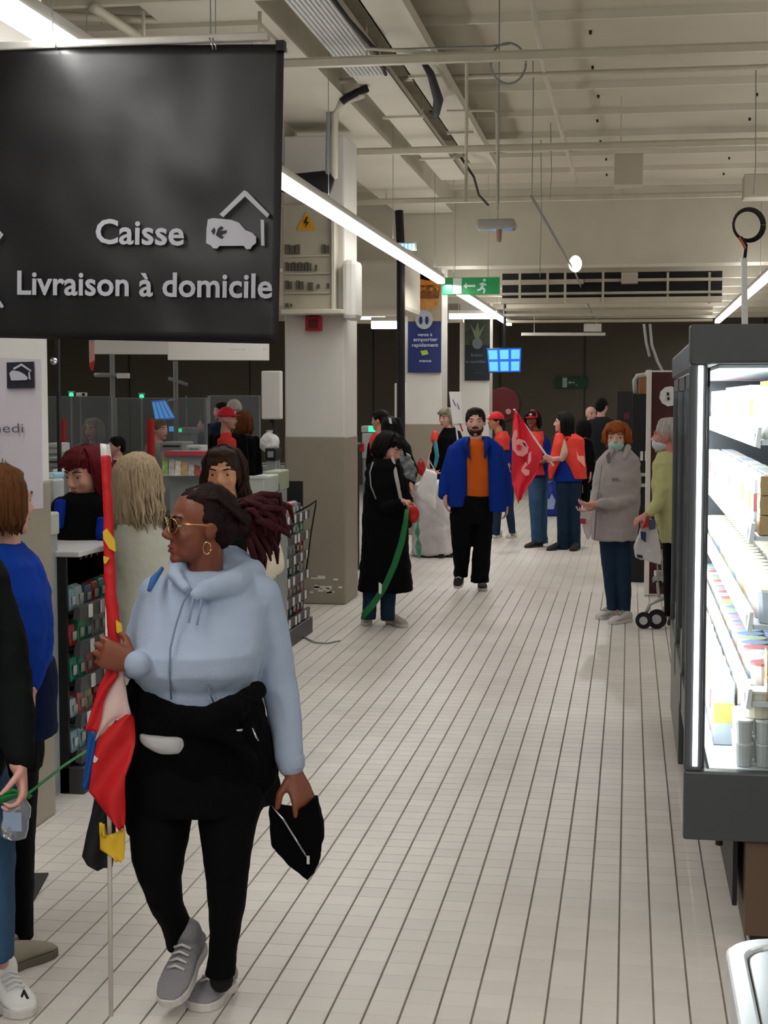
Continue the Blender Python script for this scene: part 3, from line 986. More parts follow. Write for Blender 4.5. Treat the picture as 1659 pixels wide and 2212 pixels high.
t = empty('checkout_light', W(870, 540, 15), 'pale blue lit number panel beside the black pole', 'lamp')
addpx(MB(), 840, 900, 524, 541, 15, .03).build('case', M_GREY, t)
for i in range(7):
    addpx(MB(), 842 + i * 8, 848 + i * 8, 526, 539, 14.98, .01).build('lamp_cell', mat('cell_blue', 'A0D0F0', .3, emit=(.4, .7, 1, 1), es=1, var=0), t)

# projector / camera hanging transparent device
t = empty('hanging_projector', W(1072, 520, 14), 'pale glossy device hanging from the ceiling above the green sign', 'projector')
MB().box(W(1072, 486, 14), (.36, .25, .09), AX).build('housing', mat('grey_gloss', 'A8A79F', .15), t, bevel=.03)
MB().cyl(W(1078, 495, 14), W(1078, 522, 14), .03, .02).build('lens', mat('reddish', '9A7A6A', .4), t)
pr = W(1075, 478, 14); MB().cyl((pr.x, pr.y, CZ), pr, .008, n=6).build('rod', M_PIPE, t)

# hose reel
t = empty('hose_reel', W(1095, 910, 26), 'dark red round fire hose reel beside the far pillar', 'hose reel')
c = W(1086, 874, 127.1)
MB().cyl(c, c + FHZ * .06, .30, n=32).build('disc', mat('maroon', '5C1417', .45), t, bevel=.01, smooth=False)
c2 = W(1090, 874, 127.17); MB().cyl(c2, c2 + FHZ * .16, .31, n=32).build('rim', M_BLACK, t)
pa = W(1088, 874, 127.3); MB().b2((pa.x - .03, pa.y, 0), (pa.x + .03, pa.y + .05, pa.z)).build('stand_post', M_BLACK, t)
MB().cyl(W(1098, 889, 127.05), W(1098, 889, 127.1), .05, n=10).build('hub', mat('pinkish', 'B98A86', .5), t)

# ---- right middle: purple board, drinks fridge, black rack, cables
t = empty('plum_board', W(1440, 1200, 13.5), 'plum coloured board in a white frame with a round white emblem', 'board')
addpx(MB(), 1398, 1520, 805, 1285, 13.6, .04).build('panel', mat('plum', '451519', .5), t)
addpx(MB(), 1394, 1405, 800, 1288, 13.55, .05).build('frame_post', M_WHITE, t, bevel=.006)
addpx(MB(), 1394, 1520, 800, 812, 13.55, .05).build('frame_top', M_WHITE, t, bevel=.006)
c = W(1447, 856, 13.53); MB().cyl(c, c + FHZ * .05, .09, n=10).build('emblem', M_WPLAST, t)
for k, (x, y) in enumerate(((1443, 851), (1444, 861))):
    MB().box(W(x, y, 13.52), (.02, .01, .028), AX).build('emblem_mark', M_BLACK, t)
t = empty('drinks_fridge', W(1352, 1100, 24), 'tall drinks fridge with a lit red and white header', 'fridge')
addpx(MB(), 1332, 1368, 846, 1103, 24, .5).build('case', M_BLACK, t)
addpx(MB(), 1333, 1368, 853, 866, 23.97, .04).build('header', mat('header_red', 'C81E32', .4, emit=(.6, .03, .06, 1), es=.6), t)
addpx(MB(), 1334, 1368, 867, 875, 23.96, .04).build('header_band', mat('header_white', 'E8E8E8', .4, emit=(.8, .8, .8, 1), es=.7), t)
c = W(1360, 862, 23.94); MB().cyl(c, c + FHZ * .03, .055, n=14).build('header_badge', mat('badge_pink', 'F0C8D0', .4, emit=(.8, .5, .55, 1), es=.6), t)
addpx(MB(), 1339, 1346, 882, 905, 23.97, .03).build('lit_side', mat('fridge_glow', 'B8D0F0', .4, emit=(.6, .75, 1, 1), es=.9), t)
addpx(MB(), 1347, 1363, 880, 940, 23.97, .03).build('glass_door', mat('dark_glass', '1A2A48', .1), t)
for i in range(4):
    addpx(MB(), 1348 + i * 4, 1351 + i * 4, 892, 905, 23.95, .03).build('bottle_row', mat('plum_bottle', '7A2040', .3), t)
t = empty('black_rack', W(1385, 1090, 14.6), 'tall black display rack with pale tags left of the plum board', 'shelf rack')
addpx(MB(), 1364, 1397, 852, 1257, 14.6, .5).build('body', M_BLACK, t)
for (x, y) in ((1386, 985), (1396, 985)):
    addpx(MB(), x - 3, x + 3, y - 10, y + 10, 14.55, .02).build('tag', M_PAPER, t)
for y in (1022, 1045):
    addpx(MB(), 1384, 1397, y, y + 7, 14.55, .03).build('shelf_edge', M_LGREY, t)
t = empty('top_display', W(1385, 860, 14.9), 'wooden and metal stand head above the black rack', 'display')
addpx(MB(), 1380, 1400, 812, 852, 14.9, .2).build('wood_block', mat('wood', '9A6A4A', .6), t, bevel=.01)
MB().tube([W(1372, 850, 14.8), W(1370, 822, 14.8), W(1376, 812, 14.8), W(1398, 808, 14.8)], .02).build('bent_tube', M_LGREY, t, smooth=True)
for k, pts in enumerate(([(1391, 700), (1396, 740), (1403, 770)], [(1404, 700), (1408, 745), (1420, 780), (1432, 803)])):
    pxtube('hanging_cable', [(x, y, 13.6) for x, y in pts], 13.6, .012, M_LGREY, ('left' if k == 0 else 'right, longer') + ' pale cable hanging above the plum board', 'cable', 6)

# ================================================================ REFRIGERATED CABINET (right)
q = onz(1475, 1814, .34)
FY = q.y
FX = q.x
FW_ = 1.05
FL = 3.6
DX = FX + .062
FT = 1.985
fr = empty('refrigerated_cabinet', (FX + .5, FY + 1.2, 0), 'dark grey glass-fronted refrigerated cabinet lit inside, at the right edge', 'fridge')
FZ0, FZ1 = ony(1500, 1666, FY).z, ony(1550, 786, FY).z
fxi = ony(1521, 1300, FY).x
T = .05
M_FR = mat('fridge_frame', '4A4E50', .35, var=.05, vscale=3)
MB().b2((FX, FY, FZ0), (fxi - .0, FY + T, FZ1)).build('corner_post', M_FR, fr, bevel=.006)
MB().b2((FX + FW_ - .08, FY, FZ0), (FX + FW_, FY + T, FZ1)).build('rear_post', M_FR, fr)
MB().b2((FX, FY, .34), (FX + FW_, FY + T, FZ0)).build('end_panel', M_FR, fr, bevel=.008)
MB().b2((FX - .002, FY - .005, FZ1), (FX + FW_, FY + .06, FT)).build('end_cap', M_FR, fr, bevel=.01)
MB().b2((DX - .02, FY + .055, FZ1), (FX + FW_, FY + FL, FT - .01)).build('canopy', M_FR, fr, bevel=.01)
MB().b2((DX - .005, FY + 2.25, .05), (DX + .1, FY + FL, .36)).build('far_skirt', M_FR, fr, bevel=.005)
MB().b2((DX + .01, FY + T, .34), (FX + FW_, FY + FL, FZ0 - .04)).build('plinth_tray', M_FR, fr)
MB().b2((FX + .2, FY + .02, .03), (FX + FW_, FY + FL - .1, .335)).build('kick_plinth', mat('taupe_panel', '65503F', .55, var=.03), fr)
MB().b2((FX + .22, FY + .03, 0), (FX + FW_, FY + FL - .12, .035)).build('plinth_foot', M_BLACK, fr)
MB().b2((FX + .165, FY + .1, .1), (FX + .18, FY + FL - .1, .34)).build('kick_strip', M_BLACK, fr)
for y in (FY + .1, FY + FL - .15):
    MB().cyl((FX + .12, y, .3), (FX + .12, y, .34), .012, n=8).build('leveling_foot', M_BLACK, fr)
MB().b2((fxi, FY + .02, FZ0), (FX + FW_ - .08, FY + .03, FZ1)).build('end_glass', M_GLASS, fr)
lx0, lx1 = ony(1501, 1300, FY - .01).x, ony(1512, 1300, FY - .01).x
MB().b2((lx0, FY - .006, ony(1500, 1655, FY).z), (lx1, FY + .0, ony(1510, 790, FY).z)).build('led_strip', M_LED, fr, 'bright white light strip up the corner post', bevel=.002)
# doors along the aisle side
for k in range(4):
    y0 = FY + .05 + k * .88
    y1 = y0 + .87
    dr = empty('glass_door', (DX, y0, .4), parent=fr)
    mb = MB()
    for (a, b) in (((DX - .012, y0, .40), (DX + .004, y0 + .05, FZ1 - .01)), ((DX - .012, y1 - .05, .40), (DX + .004, y1, FZ1 - .01)), ((DX - .012, y0, .40), (DX + .004, y1, .56)), ((DX - .012, y0, FZ1 - .07), (DX + .004, y1, FZ1 - .01))):
        mb.b2(a, b)
    mb.build('door_frame', M_FR, dr)
    MB().b2((DX, y0 + .05, .56), (DX + .003, y1 - .05, FZ1 - .07)).build('door_pane', M_GLASS, dr)
    mb = MB().b2((DX - .03, y0 + .03, .75), (DX - .008, y0 + .06, 1.6))
    mb.build('door_handle', M_FR, dr, bevel=.006)
MB().b2((DX + .03, FY + FL - .04, .34), (FX + FW_, FY + FL, FZ1)).build('far_end', M_FR, fr)
MB().b2((DX - .003, FY + FL - .06, .05), (DX + .05, FY + FL, FT)).build('far_post', M_FR, fr)
M_FIN = mat('fridge_interior', 'D4D8DA', .4)
MB().b2((FX + FW_ - .06, FY + T, FZ0 - .04), (FX + FW_, FY + FL - .04, FZ1)).build('back_panel', M_FIN, fr)
MB().b2((DX + .02, FY + T, FZ0 - .045), (FX + FW_, FY + FL - .04, FZ0 - .0)).build('deck', M_FIN, fr)
MB().b2((DX + .03, FY + T, FZ1 - .012), (FX + FW_ - .06, FY + FL - .05, FZ1 - .002)).build('inner_ceiling', M_FIN, fr)
SH = [(FX + .215, .81), (FX + .215, 1.06), (FX + .215, 1.345), (FX + .23, 1.65)]
for (x, z) in SH:
    sh = MB().b2((x, FY + .07, z - .045), (FX + FW_ - .06, FY + FL - .06, z - .03)).build('shelf', M_FIN, fr)
    mb = MB().prism([(x - .012, FY + .065, z + .012), (x - .02, FY + .065, z - .05), (x - .004, FY + .065, z - .055), (x, FY + .065, z + .012)], (0, FL - .13, 0))
    mb.build('price_rail', M_WPLAST, sh)
    for i in range(20):
        y = FY + .12 + i * .19
        MB().b2((x - .022, y, z - .042), (x - .017, y + .07, z - .002)).build('price_card', M_PAPER, sh)
area('fridge_light', (DX + .03, FY + FL / 2, 1.2), .03, FL - .2, 85, (.93, .96, 1), (0, -math.pi / 2, 0)).data.size = 1.2
area('fridge_light', (DX + .07, FY + FL / 2, FZ1 - .03), .05, FL - .2, 48, (.93, .96, 1))
# products
def tub(r0, r1, h, m, ml, name='yogurt_tub', label='', group=None):
    c = MB().cyl((0, 0, 0), (0, 0, h * .94), r0, r1, 14)
    o = c.build(name, m, label=label, cat='tub', group=group, origin=(0, 0, 0), smooth=False)
    MB().cyl((0, 0, h * .92), (0, 0, h), r1 * 1.07, r1 * 1.07, 14).build('lid', ml, o)
    return o
def carton(sx, sy, h, m, ml, name, label, group, cat='carton'):
    o = MB().box((0, 0, h / 2), (sx, sy, h)).build(name, m, label=label, cat=cat, group=group, origin=(0, 0, 0), bevel=.003)
    MB().box((0, 0, h * .55), (sx * 1.01, sy * 1.01, h * .35)).build('printed_band', ml, o)
    return o
def bottle(r, h, m, ml, label, group):
    o = MB().rings([[(rr * math.cos(2 * math.pi * i / 12), rr * math.sin(2 * math.pi * i / 12), z) for i in range(12)] for rr, z in ((r * .9, 0), (r, .01), (r, h * .6), (r * .8, h * .72), (r * .35, h * .88), (r * .35, h * .93))]).build('milk_bottle', m, label=label, cat='bottle', group=group, origin=(0, 0, 0), smooth=True)
    MB().cyl((0, 0, h * .92), (0, 0, h), r * .42, n=10).build('cap', ml, o)
    return o
M_YW = mat('yogurt_white', 'E9E8E0', .4, var=.02); M_YG = mat('yogurt_grey', 'C9CAC8', .4, var=.02)
M_CREAM = mat('cream_tub', 'E9E2CC', .45, var=.02); M_TAN = mat('tan_carton', 'B29468', .6, var=.05)
M_PINKC = mat('pink_carton', 'E3B4BE', .5); M_MINT = mat('mint_carton', 'CFE3DD', .5); M_YEL = mat('yellow_label', 'D9B23C', .5)
M_BLUEC = mat('blue_print', 'A9B6D0', .5); M_REDC = mat('red_print', 'B4323A', .5)
M_PACK = varmat('pale_packaging', ['D9DAD6', 'B9C2CC', 'D8C8C4', 'C9CDBE', 'A8B4BC', 'E0DCCB', 'CBB9A0'])
M_PRINT = varmat('packaging_print', ['8FA3C4', 'C98A94', '9DB08C', 'D0B060', '7C8CA8', 'B46A6A', 'C4C4C0'])
rs = random.Random(5)
def fill(proto, xs, ys, z, jit=.004, layers=1, h=0):
    first_ = True
    for L in range(layers):
        for y in ys:
            for x in xs:
                loc = (x + rs.uniform(-jit, jit), y + rs.uniform(-jit, jit), z + L * h)
                if first_:
                    proto.location = loc
                    first_ = False
                else:
                    copytree(proto, loc)
D0 = FZ0 + .002
g = 'yogurt pots on the cabinet floor'
fill(tub(.024, .028, .075, M_YG, M_YW, label='small grey-white yogurt pot stacked in twos on the cabinet floor', group=g), [FX + .195 + i * .063 for i in range(6)], [FY + .10 + j * .064 for j in range(4)], D0, .001, 2, .076)
g = 'cream tubs on the cabinet floor'
fill(tub(.045, .052, .09, M_CREAM, M_YW, name='cream_tub', label='wide cream tub standing on top of the stacked yogurt pots', group=g), [FX + .24 + i * .13 for i in range(3)], [FY + .14 + j * .13 for j in range(2)], D0 + .154, .003)
g = 'milk cartons deep on the cabinet floor'
fill(carton(.07, .07, .2, M_PACK, M_PRINT, 'milk_carton', 'pale carton with coloured print in rows on the cabinet floor', g), [FX + .15 + i * .08 for i in range(2)], [FY + .42 + j * .085 for j in range(34)], D0, .003)
z = SH[0][1] - .028
g = 'tan boxes on the lowest shelf'
fill(carton(.14, .1, .08, M_TAN, M_CREAM, 'tan_box', 'tan box stacked by the glass on the lowest shelf', g), [FX + .33, FX + .48], [FY + .13], z, .002, 2, .081)
fill(tub(.04, .047, .1, M_PACK, M_PRINT, label='pale tub with coloured lid in a row on the lowest shelf', group='white tubs on the lowest shelf'), [FX + .27 + i * .1 for i in range(2)], [FY + .25 + j * .105 for j in range(30)], z, .003, 1)
z = SH[1][1] - .028
fill(tub(.045, .055, .11, M_PACK, M_CREAM, name='white_pail', label='pale pail in a row on the second shelf up', group='white pails on the second shelf up'), [FX + .28, FX + .41, ][:2], [FY + .13 + j * .125 for j in range(26)], z, .003)
g = 'cartons on the third shelf up'
z = SH[2][1] - .028
fill(carton(.13, .11, .062, M_TAN, M_TAN, 'tan_box', 'tan box in the stack of three by the glass, third shelf up', 'tan boxes stacked on the third shelf up'), [FX + .295, FX + .44], [FY + .14], z, .002, 3, .064)
fill(carton(.06, .07, .17, M_PACK, M_PRINT, 'pale_carton', 'pale carton with coloured print in rows on the third shelf up', g), [FX + .255 + i * .075 for i in range(2)], [FY + .29 + j * .09 for j in range(35)], z, .003)
z = SH[3][1] - .028
fill(bottle(.04, .19, M_YW, M_YEL, 'white bottle with yellow cap on the top shelf', 'yellow capped bottles on the top shelf'), [FX + .28 + i * .095 for i in range(2)], [FY + .12 + j * .095 for j in range(6)], z, .003)
fill(carton(.08, .07, .18, M_MINT, M_PRINT, 'mint_carton', 'pale mint carton on the top shelf behind the bottles', 'mint cartons on the top shelf'), [FX + .28 + i * .095 for i in range(2)], [FY + .72 + j * .09 for j in range(16)], z, .003)
fill(carton(.08, .07, .17, M_PINKC, M_PRINT, 'pink_carton', 'pink carton at the far end of the top shelf', 'pink cartons on the top shelf'), [FX + .28 + i * .095 for i in range(2)], [FY + 2.2 + j * .09 for j in range(13)], z, .003)
# cable coil and white post on the cabinet top
t = empty('white_post', W(1608, 707, 6.3), 'thin white upright post standing on the refrigerated cabinet', 'post')
pa, pb2 = W(1609, 712, 6.3), W(1607, 556, 6.3)
MB().box((pa + pb2) / 2, (.022, .02, (pb2 - pa).length), (CR, FHZ, (pb2 - pa).normalized())).build('upright', M_WPLAST, t)
MB().box(Vector((pa.x, pa.y, FT + .008)), (.12, .12, .016)).build('foot_plate', M_WPLAST, t)
mb = MB()
for k in range(5):
    r = 31 + k * 1.5
    mb.tube([W(1615 + k * .8 + r * .95 * math.cos(a), 486 + r * math.sin(a), 6.3 + .006 * k) for a in np.linspace(0, 2 * math.pi * .995, 26)], .0035, 6)
mb.tube([W(1600, 512, 6.28), W(1612, 530, 6.28), W(1609, 556, 6.28)], .007, 6)
cc = mb.build('cable_coil', M_RUBBER, label='coiled black cable hung on the white post', cat='cable coil', smooth=True)
MB().tube([W(1596, 513, 6.26), W(1604, 525, 6.26), W(1610, 537, 6.26)], .005, 6).build('orange_tie', mat('orange_wire', 'C2502E', .5), cc)

# ---- chest freezer corner, bottom right
CX0, CY1, CZT = .17, 2.66, .82
cf = empty('chest_freezer', (.6, 2.0, 0), 'white chest freezer with rounded clear rim at the bottom right corner', 'freezer')
def rrect(x0, x1, y0, y1, r, z, n=8):
    pts = []
    for (cx, cy, a0) in ((x1 - r, y1 - r, 0), (x0 + r, y1 - r, 90), (x0 + r, y0 + r, 180), (x1 - r, y0 + r, 270)):
        for i in range(n + 1):
            a = math.radians(a0 + 90 * i / n)
            pts.append(Vector((cx + r * math.cos(a), cy + r * math.sin(a), z)))
    return pts
def ringshape(o, i, z0, z1):
    mb = MB()
    a = rrect(*o, z0); b = rrect(*o, z1); c = rrect(*i, z1); d = rrect(*i, z0)
    n = len(a)
    fs = []
    for k in range(n):
        j = (k + 1) % n
        fs += [(k, j, n + j, n + k), (n + k, n + j, 2 * n + j, 2 * n + k), (2 * n + k, 2 * n + j, 3 * n + j, 3 * n + k), (3 * n + k, 3 * n + j, j, k)]
    return mb.add(a + b + c + d, fs)
ringshape((CX0 + .02, 1.1, 1.3, CY1 - .02, .08), (CX0 + .09, 1.03, 1.37, CY1 - .09, .06), 0, CZT - .04).build('cabinet_wall', mat('freezer_wall', 'C5C6C6', .4), cf, smooth=False)
ringshape((CX0, 1.12, 1.28, CY1, .09), (CX0 + .035, 1.085, 1.315, CY1 - .035, .07), CZT - .06, CZT).build('outer_bumper', mat('clear_bumper', 'C9D0D4', .2, metal=.3), cf, smooth=False, bevel=.006)
ringshape((CX0 + .037, 1.083, 1.317, CY1 - .037, .07), (CX0 + .075, 1.045, 1.355, CY1 - .075, .05), CZT - .03, CZT - .006).build('inner_rim', M_CHROME, cf, bevel=.003)
ringshape((CX0 + .077, 1.043, 1.357, CY1 - .077, .06), (CX0 + .12, 1.0, 1.4, CY1 - .12, .05), CZT - .1, CZT - .02).build('liner_edge', M_WPLAST, cf, bevel=.01)
MB().b2((CX0 + .08, 1.36, .25), (1.04, CY1 - .08, .3)).build('inner_floor', M_FIN, cf)
MB().b2((CX0 + .1, 1.4, CZT - .05), (1.03, CY1 - .3, CZT - .042)).build('sliding_lid', M_GLASS, cf)
MB().b2((CX0 + .05, CY1 - .6, CZT - .02), (CX0 + .13, CY1 - .35, CZT + .01)).build('lid_handle', mat('clear_handle', 'DDE3E8', .15), cf, bevel=.01)
MB().b2((CX0 + .3, CY1 - .5, .3), (1.0, CY1 - .15, .38)).build('frozen_box', mat('taupe_box', 'B9AFA4', .6), label='pale box lying in the chest freezer', cat='box', bevel=.005)

# ================================================================ CHECKOUT FURNITURE (left)
def floorpt(px, py):
    return onz(px, py, 0)
def snack_display(X, y0, y1, ztop, label, nsh, seed, colors, nper):
    """shelf unit facing +X (the aisle)"""
    rs = random.Random(seed)
    dp = .42
    t = empty('snack_rack', (X - dp / 2, (y0 + y1) / 2, 0), label, 'shelf rack')
    MB().b2((X - dp, y0, 0), (X - dp + .02, y1, ztop)).build('back_panel', M_BLACK, t)
    for y in (y0, y1 - .02):
        MB().b2((X - dp, y, 0), (X - .05, y + .02, ztop)).build('side_panel', M_BLACK, t)
    MB().b2((X - dp, y0, 0), (X + .02, y1, .12)).build('base', mat('rack_base', '3C3C3E', .5), t, bevel=.005)
    zs = [.16 + (ztop - .1 - .16) * k / nsh for k in range(nsh)]
    hh = (ztop - .26) / nsh
    for k, z in enumerate(zs):
        sh = MB().b2((X - dp + .02, y0 + .02, z), (X - .03, y1 - .02, z + .012)).build('shelf', M_BLACK, t)
        MB().prism([(X - .03, y0 + .02, z - .02), (X + .0, y0 + .02, z - .03), (X + .005, y0 + .02, z + .035), (X - .02, y0 + .02, z + .035)], (0, y1 - y0 - .04, 0)).build('shelf_lip', mat('lip_grey', '4A4A4C', .45), sh)
        nt2 = max(2, int(nper * .6))
        for i in range(nt2):
            y = y0 + .05 + (y1 - y0 - .12) * (i + rs.uniform(.2, .7)) / nt2
            MB().b2((X + .005, y, z - .025), (X + .012, y + .038, z + .033)).build('price_card', M_PAPER, sh)
        lab = {0: 'lowest', nsh - 1: 'top'}.get(k, ['', 'second', 'third', 'fourth', 'fifth', 'sixth'][k])
        w_ = (y1 - y0 - .06) / nper
        for i in range(nper):
            c = colors[(k * 3 + (i * 2) // 3) % len(colors)] if rs.random() < .8 else rs.choice(colors)
            h = hh * rs.uniform(.55, .8)
            yy = y0 + .03 + w_ * (i + .5)
            m = mat('snack_%s' % c, c, .4, var=.15, vscale=40)
            lean = rs.uniform(-.02, .02)
            xf = X - .045
            mb = MB().prism([(xf - .08, yy - w_ * .42, z + .013), (xf, yy - w_ * .42, z + .013), (xf - .01, yy - w_ * .4 + lean, z + .013 + h * .9), (xf - .035, yy - w_ * .4 + lean, z + .013 + h), (xf - .06, yy - w_ * .4 + lean, z + .013 + h * .9)], (0, w_ * .82, 0))
            cn = CN.get(c, 'bright')
            o = mb.build('snack_packet', m, label='%s packet, %s from the near end, %s shelf, %s snack rack' % (cn, ['first', 'second', 'third', 'fourth', 'fifth', 'sixth', 'seventh', 'eighth'][i], lab, 'near' if y0 < 8 else 'farther'), cat='packet', group='packets on the %s snack rack' % ('near' if y0 < 8 else 'farther'), bevel=.004)
            mb = MB().b2((xf - .004 + .004, yy - w_ * .25, z + .013 + h * .25), (xf + .0035, yy + w_ * .2, z + .013 + h * .6))
            mb.build('front_print', mat('snack_print', 'B9BBB4', .5), o)
    return t
CN = {'7F9EA8': 'pale blue', '3E5C78': 'blue', '9C2B33': 'red', 'C86A72': 'pink', '2E8F58': 'green', 'D8C89A': 'cream', 'B9B7A8': 'ivory', '1F7F6E': 'teal', '5A1F1F': 'maroon', 'A7B2B4': 'grey', 'C24A3A': 'orange red', '3B3F42': 'charcoal'}
XR = -2.39
snack_display(XR, 6.38, 7.02, 1.06, 'near black snack rack on the checkout end beside the red flag', 5, 1, ['7F9EA8', '3E5C78', '9C2B33', 'C86A72', 'D8C89A', '9C2B33', '1F7F6E', 'B9B7A8', 'C86A72', '2E8F58', '1F7F6E', 'A7B2B4'], 6)
snack_display(XR + .03, 10.25, 11.2, 1.14, 'farther black snack rack standing against the beige pillar foot', 6, 2, ['A7B2B4', 'A7B2B4', '3B3F42', 'C24A3A', '3B3F42', 'A7B2B4', '2E8F58', 'C86A72', '7F9EA8', '3B3F42'], 7)
MB().b2((XR - .42, 9.95, .02), (XR + .06, 10.2, .13)).build('rack_bumper', M_GREY, label='grey floor bumper at the foot of the farther snack rack', cat='bumper', bevel=.01)
# beige checkout end panels and counters
def counter(x0, x1, y0, y1, z, label, body=M_LGREY, top=M_GREY, belt=True):
    t = empty('checkout_counter', ((x0 + x1) / 2, (y0 + y1) / 2, 0), label, 'checkout')
    MB().b2((x0, y0, .08), (x1, y1, z - .05)).build('body', body, t, bevel=.01)
    MB().b2((x0 + .03, y0 + .03, 0), (x1 - .03, y1 - .03, .08)).build('plinth', M_BLACK, t)
    MB().b2((x0 - .02, y0 - .02, z - .05), (x1 + .02, y1 + .02, z)).build('top', top, t, bevel=.012)
    if belt:
        MB().b2((x0 + .15, y0 + .1, z), (x1 - .1, y1 - .1, z + .008)).build('belt', M_BLACK, t)
    return t
M_LAM = mat('pale_laminate', 'C9C7C9', .35)
tt = counter(-3.6, XR - .44, 6.3, 7.05, 1.10, 'near checkout desk with pale top where the red-haired cashier leans', M_BLACK, M_LAM, False)
MB().b2((XR - .50, 6.36, 1.06), (XR + .02, 7.05, 1.085)).build('worktop', M_LAM, label='pale worktop laid over the near snack rack', cat='worktop', bevel=.006)
MB().box((XR - .2, 6.98, 1.10), (.14, .05, .02)).build('card_reader', M_CHROME, label='small shiny card reader on the pale worktop edge', cat='card reader', bevel=.005)
counter(-5.5, -3.75, 7.7, 8.4, .95, 'grey checkout belt behind the blonde person')
counter(-5.4, -2.88, 9.6, 10.3, .98, 'grey checkout belt behind the brown-haired person')
counter(-5.6, -2.95, 11.85, 12.5, 1.0, 'grey checkout belt left of the pillar')
counter(-9.0, -5.9, 11.4, 12.2, 1.0, 'distant grey checkout belt at the left')
counter(-6.5, -3.2, 17.0, 17.7, 1.0, 'distant grey checkout belt under the blue screen')
counter(-3.0, -2.6, 14.0, 14.7, .0 + 1.33, 'tall black end unit right of the pillar', M_BLACK, M_BLACK, False)
p = W(771, 1223, 13.9)
textmesh('M', 'sign_mark', M_PAPER, None, (-2.7, 13.97, .19), CR, ZZ, .12, .09, ext=.002).name = 'floor_sign'
o = bpy.data.objects['floor_sign']; tag(o, 'white letter mark on the black end unit by the pillar', 'sign')
# items on the checkouts
def box_item(name, x0, x1, y0, y1, d, dep, m, label, cat='box', parts=()):
    t = empty(name, W((x0 + x1) / 2, y1, d), label, cat)
    addpx(MB(), x0, x1, y0, y1, d, dep).build('case', m, t, bevel=.01)
    c_ = W((x0 + x1) / 2, y1, d)
    if c_.z > .1:
        hw_ = (x1 - x0) * d / FPX * .42
        MB().b2((c_.x - hw_, c_.y + .02, 0), (c_.x + hw_, c_.y + dep * .9, c_.z)).build('pedestal', M_GREY, t)
    for (nm, a, b, c, e, mm) in parts:
        addpx(MB(), a, b, c, e, d - .01, .02).build(nm, mm, t)
    return t
M_BW = mat('pale_box', 'C6C8C6', .5)
box_item('cash_terminal', 100, 128, 957, 980, 10, .2, M_LGREY, 'upper pale device left of the red-haired person', 'terminal', (('slot', 104, 124, 965, 969, M_GREY),))
box_item('cash_terminal', 100, 130, 988, 1010, 9.5, .2, M_GREY, 'lower grey device left of the red-haired person', 'terminal', (('slot', 104, 126, 996, 999, M_BLACK),))
box_item('paper_stack', 112, 150, 1014, 1024, 8.6, .3, M_PAPER, 'white paper stack left of the red-haired person', 'paper', ())
box_item('blue_pack', 92, 117, 1022, 1036, 7.6, .15, mat('sky_pack', '8FC0D8', .4), 'pale blue pack left of the red-haired person', 'pack', (('label_print', 96, 112, 1026, 1032, M_PAPER),))
box_item('clear_bag', 88, 116, 1036, 1085, 7.5, .15, mat('misty_bag', 'B9C0C0', .3), 'cloudy bag below the pale blue pack', 'bag', (('knot', 96, 108, 1034, 1040, M_WPLAST),))
box_item('paper_bundle', 72, 102, 1110, 1160, 6.6, .15, mat('grey_bundle', 'A9ABA2', .6), 'bundle of leaflets under the paper notice', 'leaflets', (('yellow_leaf', 74, 88, 1150, 1160, M_YEL), ('top_leaf', 70, 100, 1104, 1110, M_PAPER)))
for (x0, x1, y0, y1, d, m, lab) in ((430, 436, 1, 2, 1, M_BW, ''),):
    pass
t = empty('magazine_rack', W(405, 1030, 9.9), 'checkout magazine rack with red top edge beside the blonde person', 'rack')
c_ = W(405, 1034, 10.0)
MB().b2((c_.x - .12, c_.y, 0), (c_.x + .12, c_.y + .15, c_.z)).build('stand', M_GREY, t)
addpx(MB(), 350, 462, 976, 1034, 9.95, .25).build('tray', M_GREY, t)
addpx(MB(), 354, 460, 975, 984, 9.9, .04).build('red_edge', mat('rose_edge', 'B8394C', .5), t)
rs = random.Random(9)
for i, (c) in enumerate(['86A05A', 'A9ABA6', 'C9C2B0', 'B8946A', 'A9ABA6', '9C4038', 'C3C6C4', '8A94A0']):
    xa = 350 + i * 14
    MB().prism([W(xa, 1028, 9.9), W(xa + 13, 1028, 9.9), W(xa + 12 + rs.uniform(-2, 2), 990 + rs.uniform(-3, 6), 9.97), W(xa + 1, 988 + rs.uniform(-3, 6), 9.97)], FHZ * .01).build('magazine', mat('mag_' + c, c, .5, var=.3, vscale=30), t)
box_item('cash_terminal', 402, 434, 962, 978, 11.5, .2, M_BW, 'white till box behind the magazine rack', 'terminal', (('slot', 408, 428, 968, 971, M_GREY),))
box_item('cash_terminal', 345, 395, 955, 975, 12, .3, M_GREY, 'grey till unit between the red posts and the blue screen', 'terminal', (('slot', 352, 388, 962, 965, M_BLACK),))
box_item('cash_terminal', 375, 414, 924, 938, 15, .3, M_GREY, 'grey unit with green light behind the tills', 'terminal', (('lit_green', 382, 392, 926, 933, M_GREEN_E), ('lit_blue', 365, 380, 921, 932, M_BLUE_E)))
box_item('bread_basket', 535, 572, 1030, 1068, 8.6, .35, mat('basket_grey', 'A6ADA4', .5), 'pale grey basket right of the brown-haired person', 'basket', (('basket_rim', 532, 575, 1028, 1034, M_LGREY),))
box_item('carton_stack', 570, 602, 1018, 1060, 9.5, .3, mat('olive_box', '9AA08C', .6), 'pale olive box stack against the pillar', 'box', (('dark_band', 570, 602, 1045, 1060, M_BLACK),))
box_item('display_box', 572, 596, 968, 995, 12.0, .2, M_BLACK, 'black box by the pillar with pale print', 'box', (('print', 578, 590, 975, 988, M_GREY),))
t = empty('white_bag', W(585, 975, 12.1), 'round white plastic bag on the belt beside the pillar', 'bag')
c = W(583, 957, 12.1)
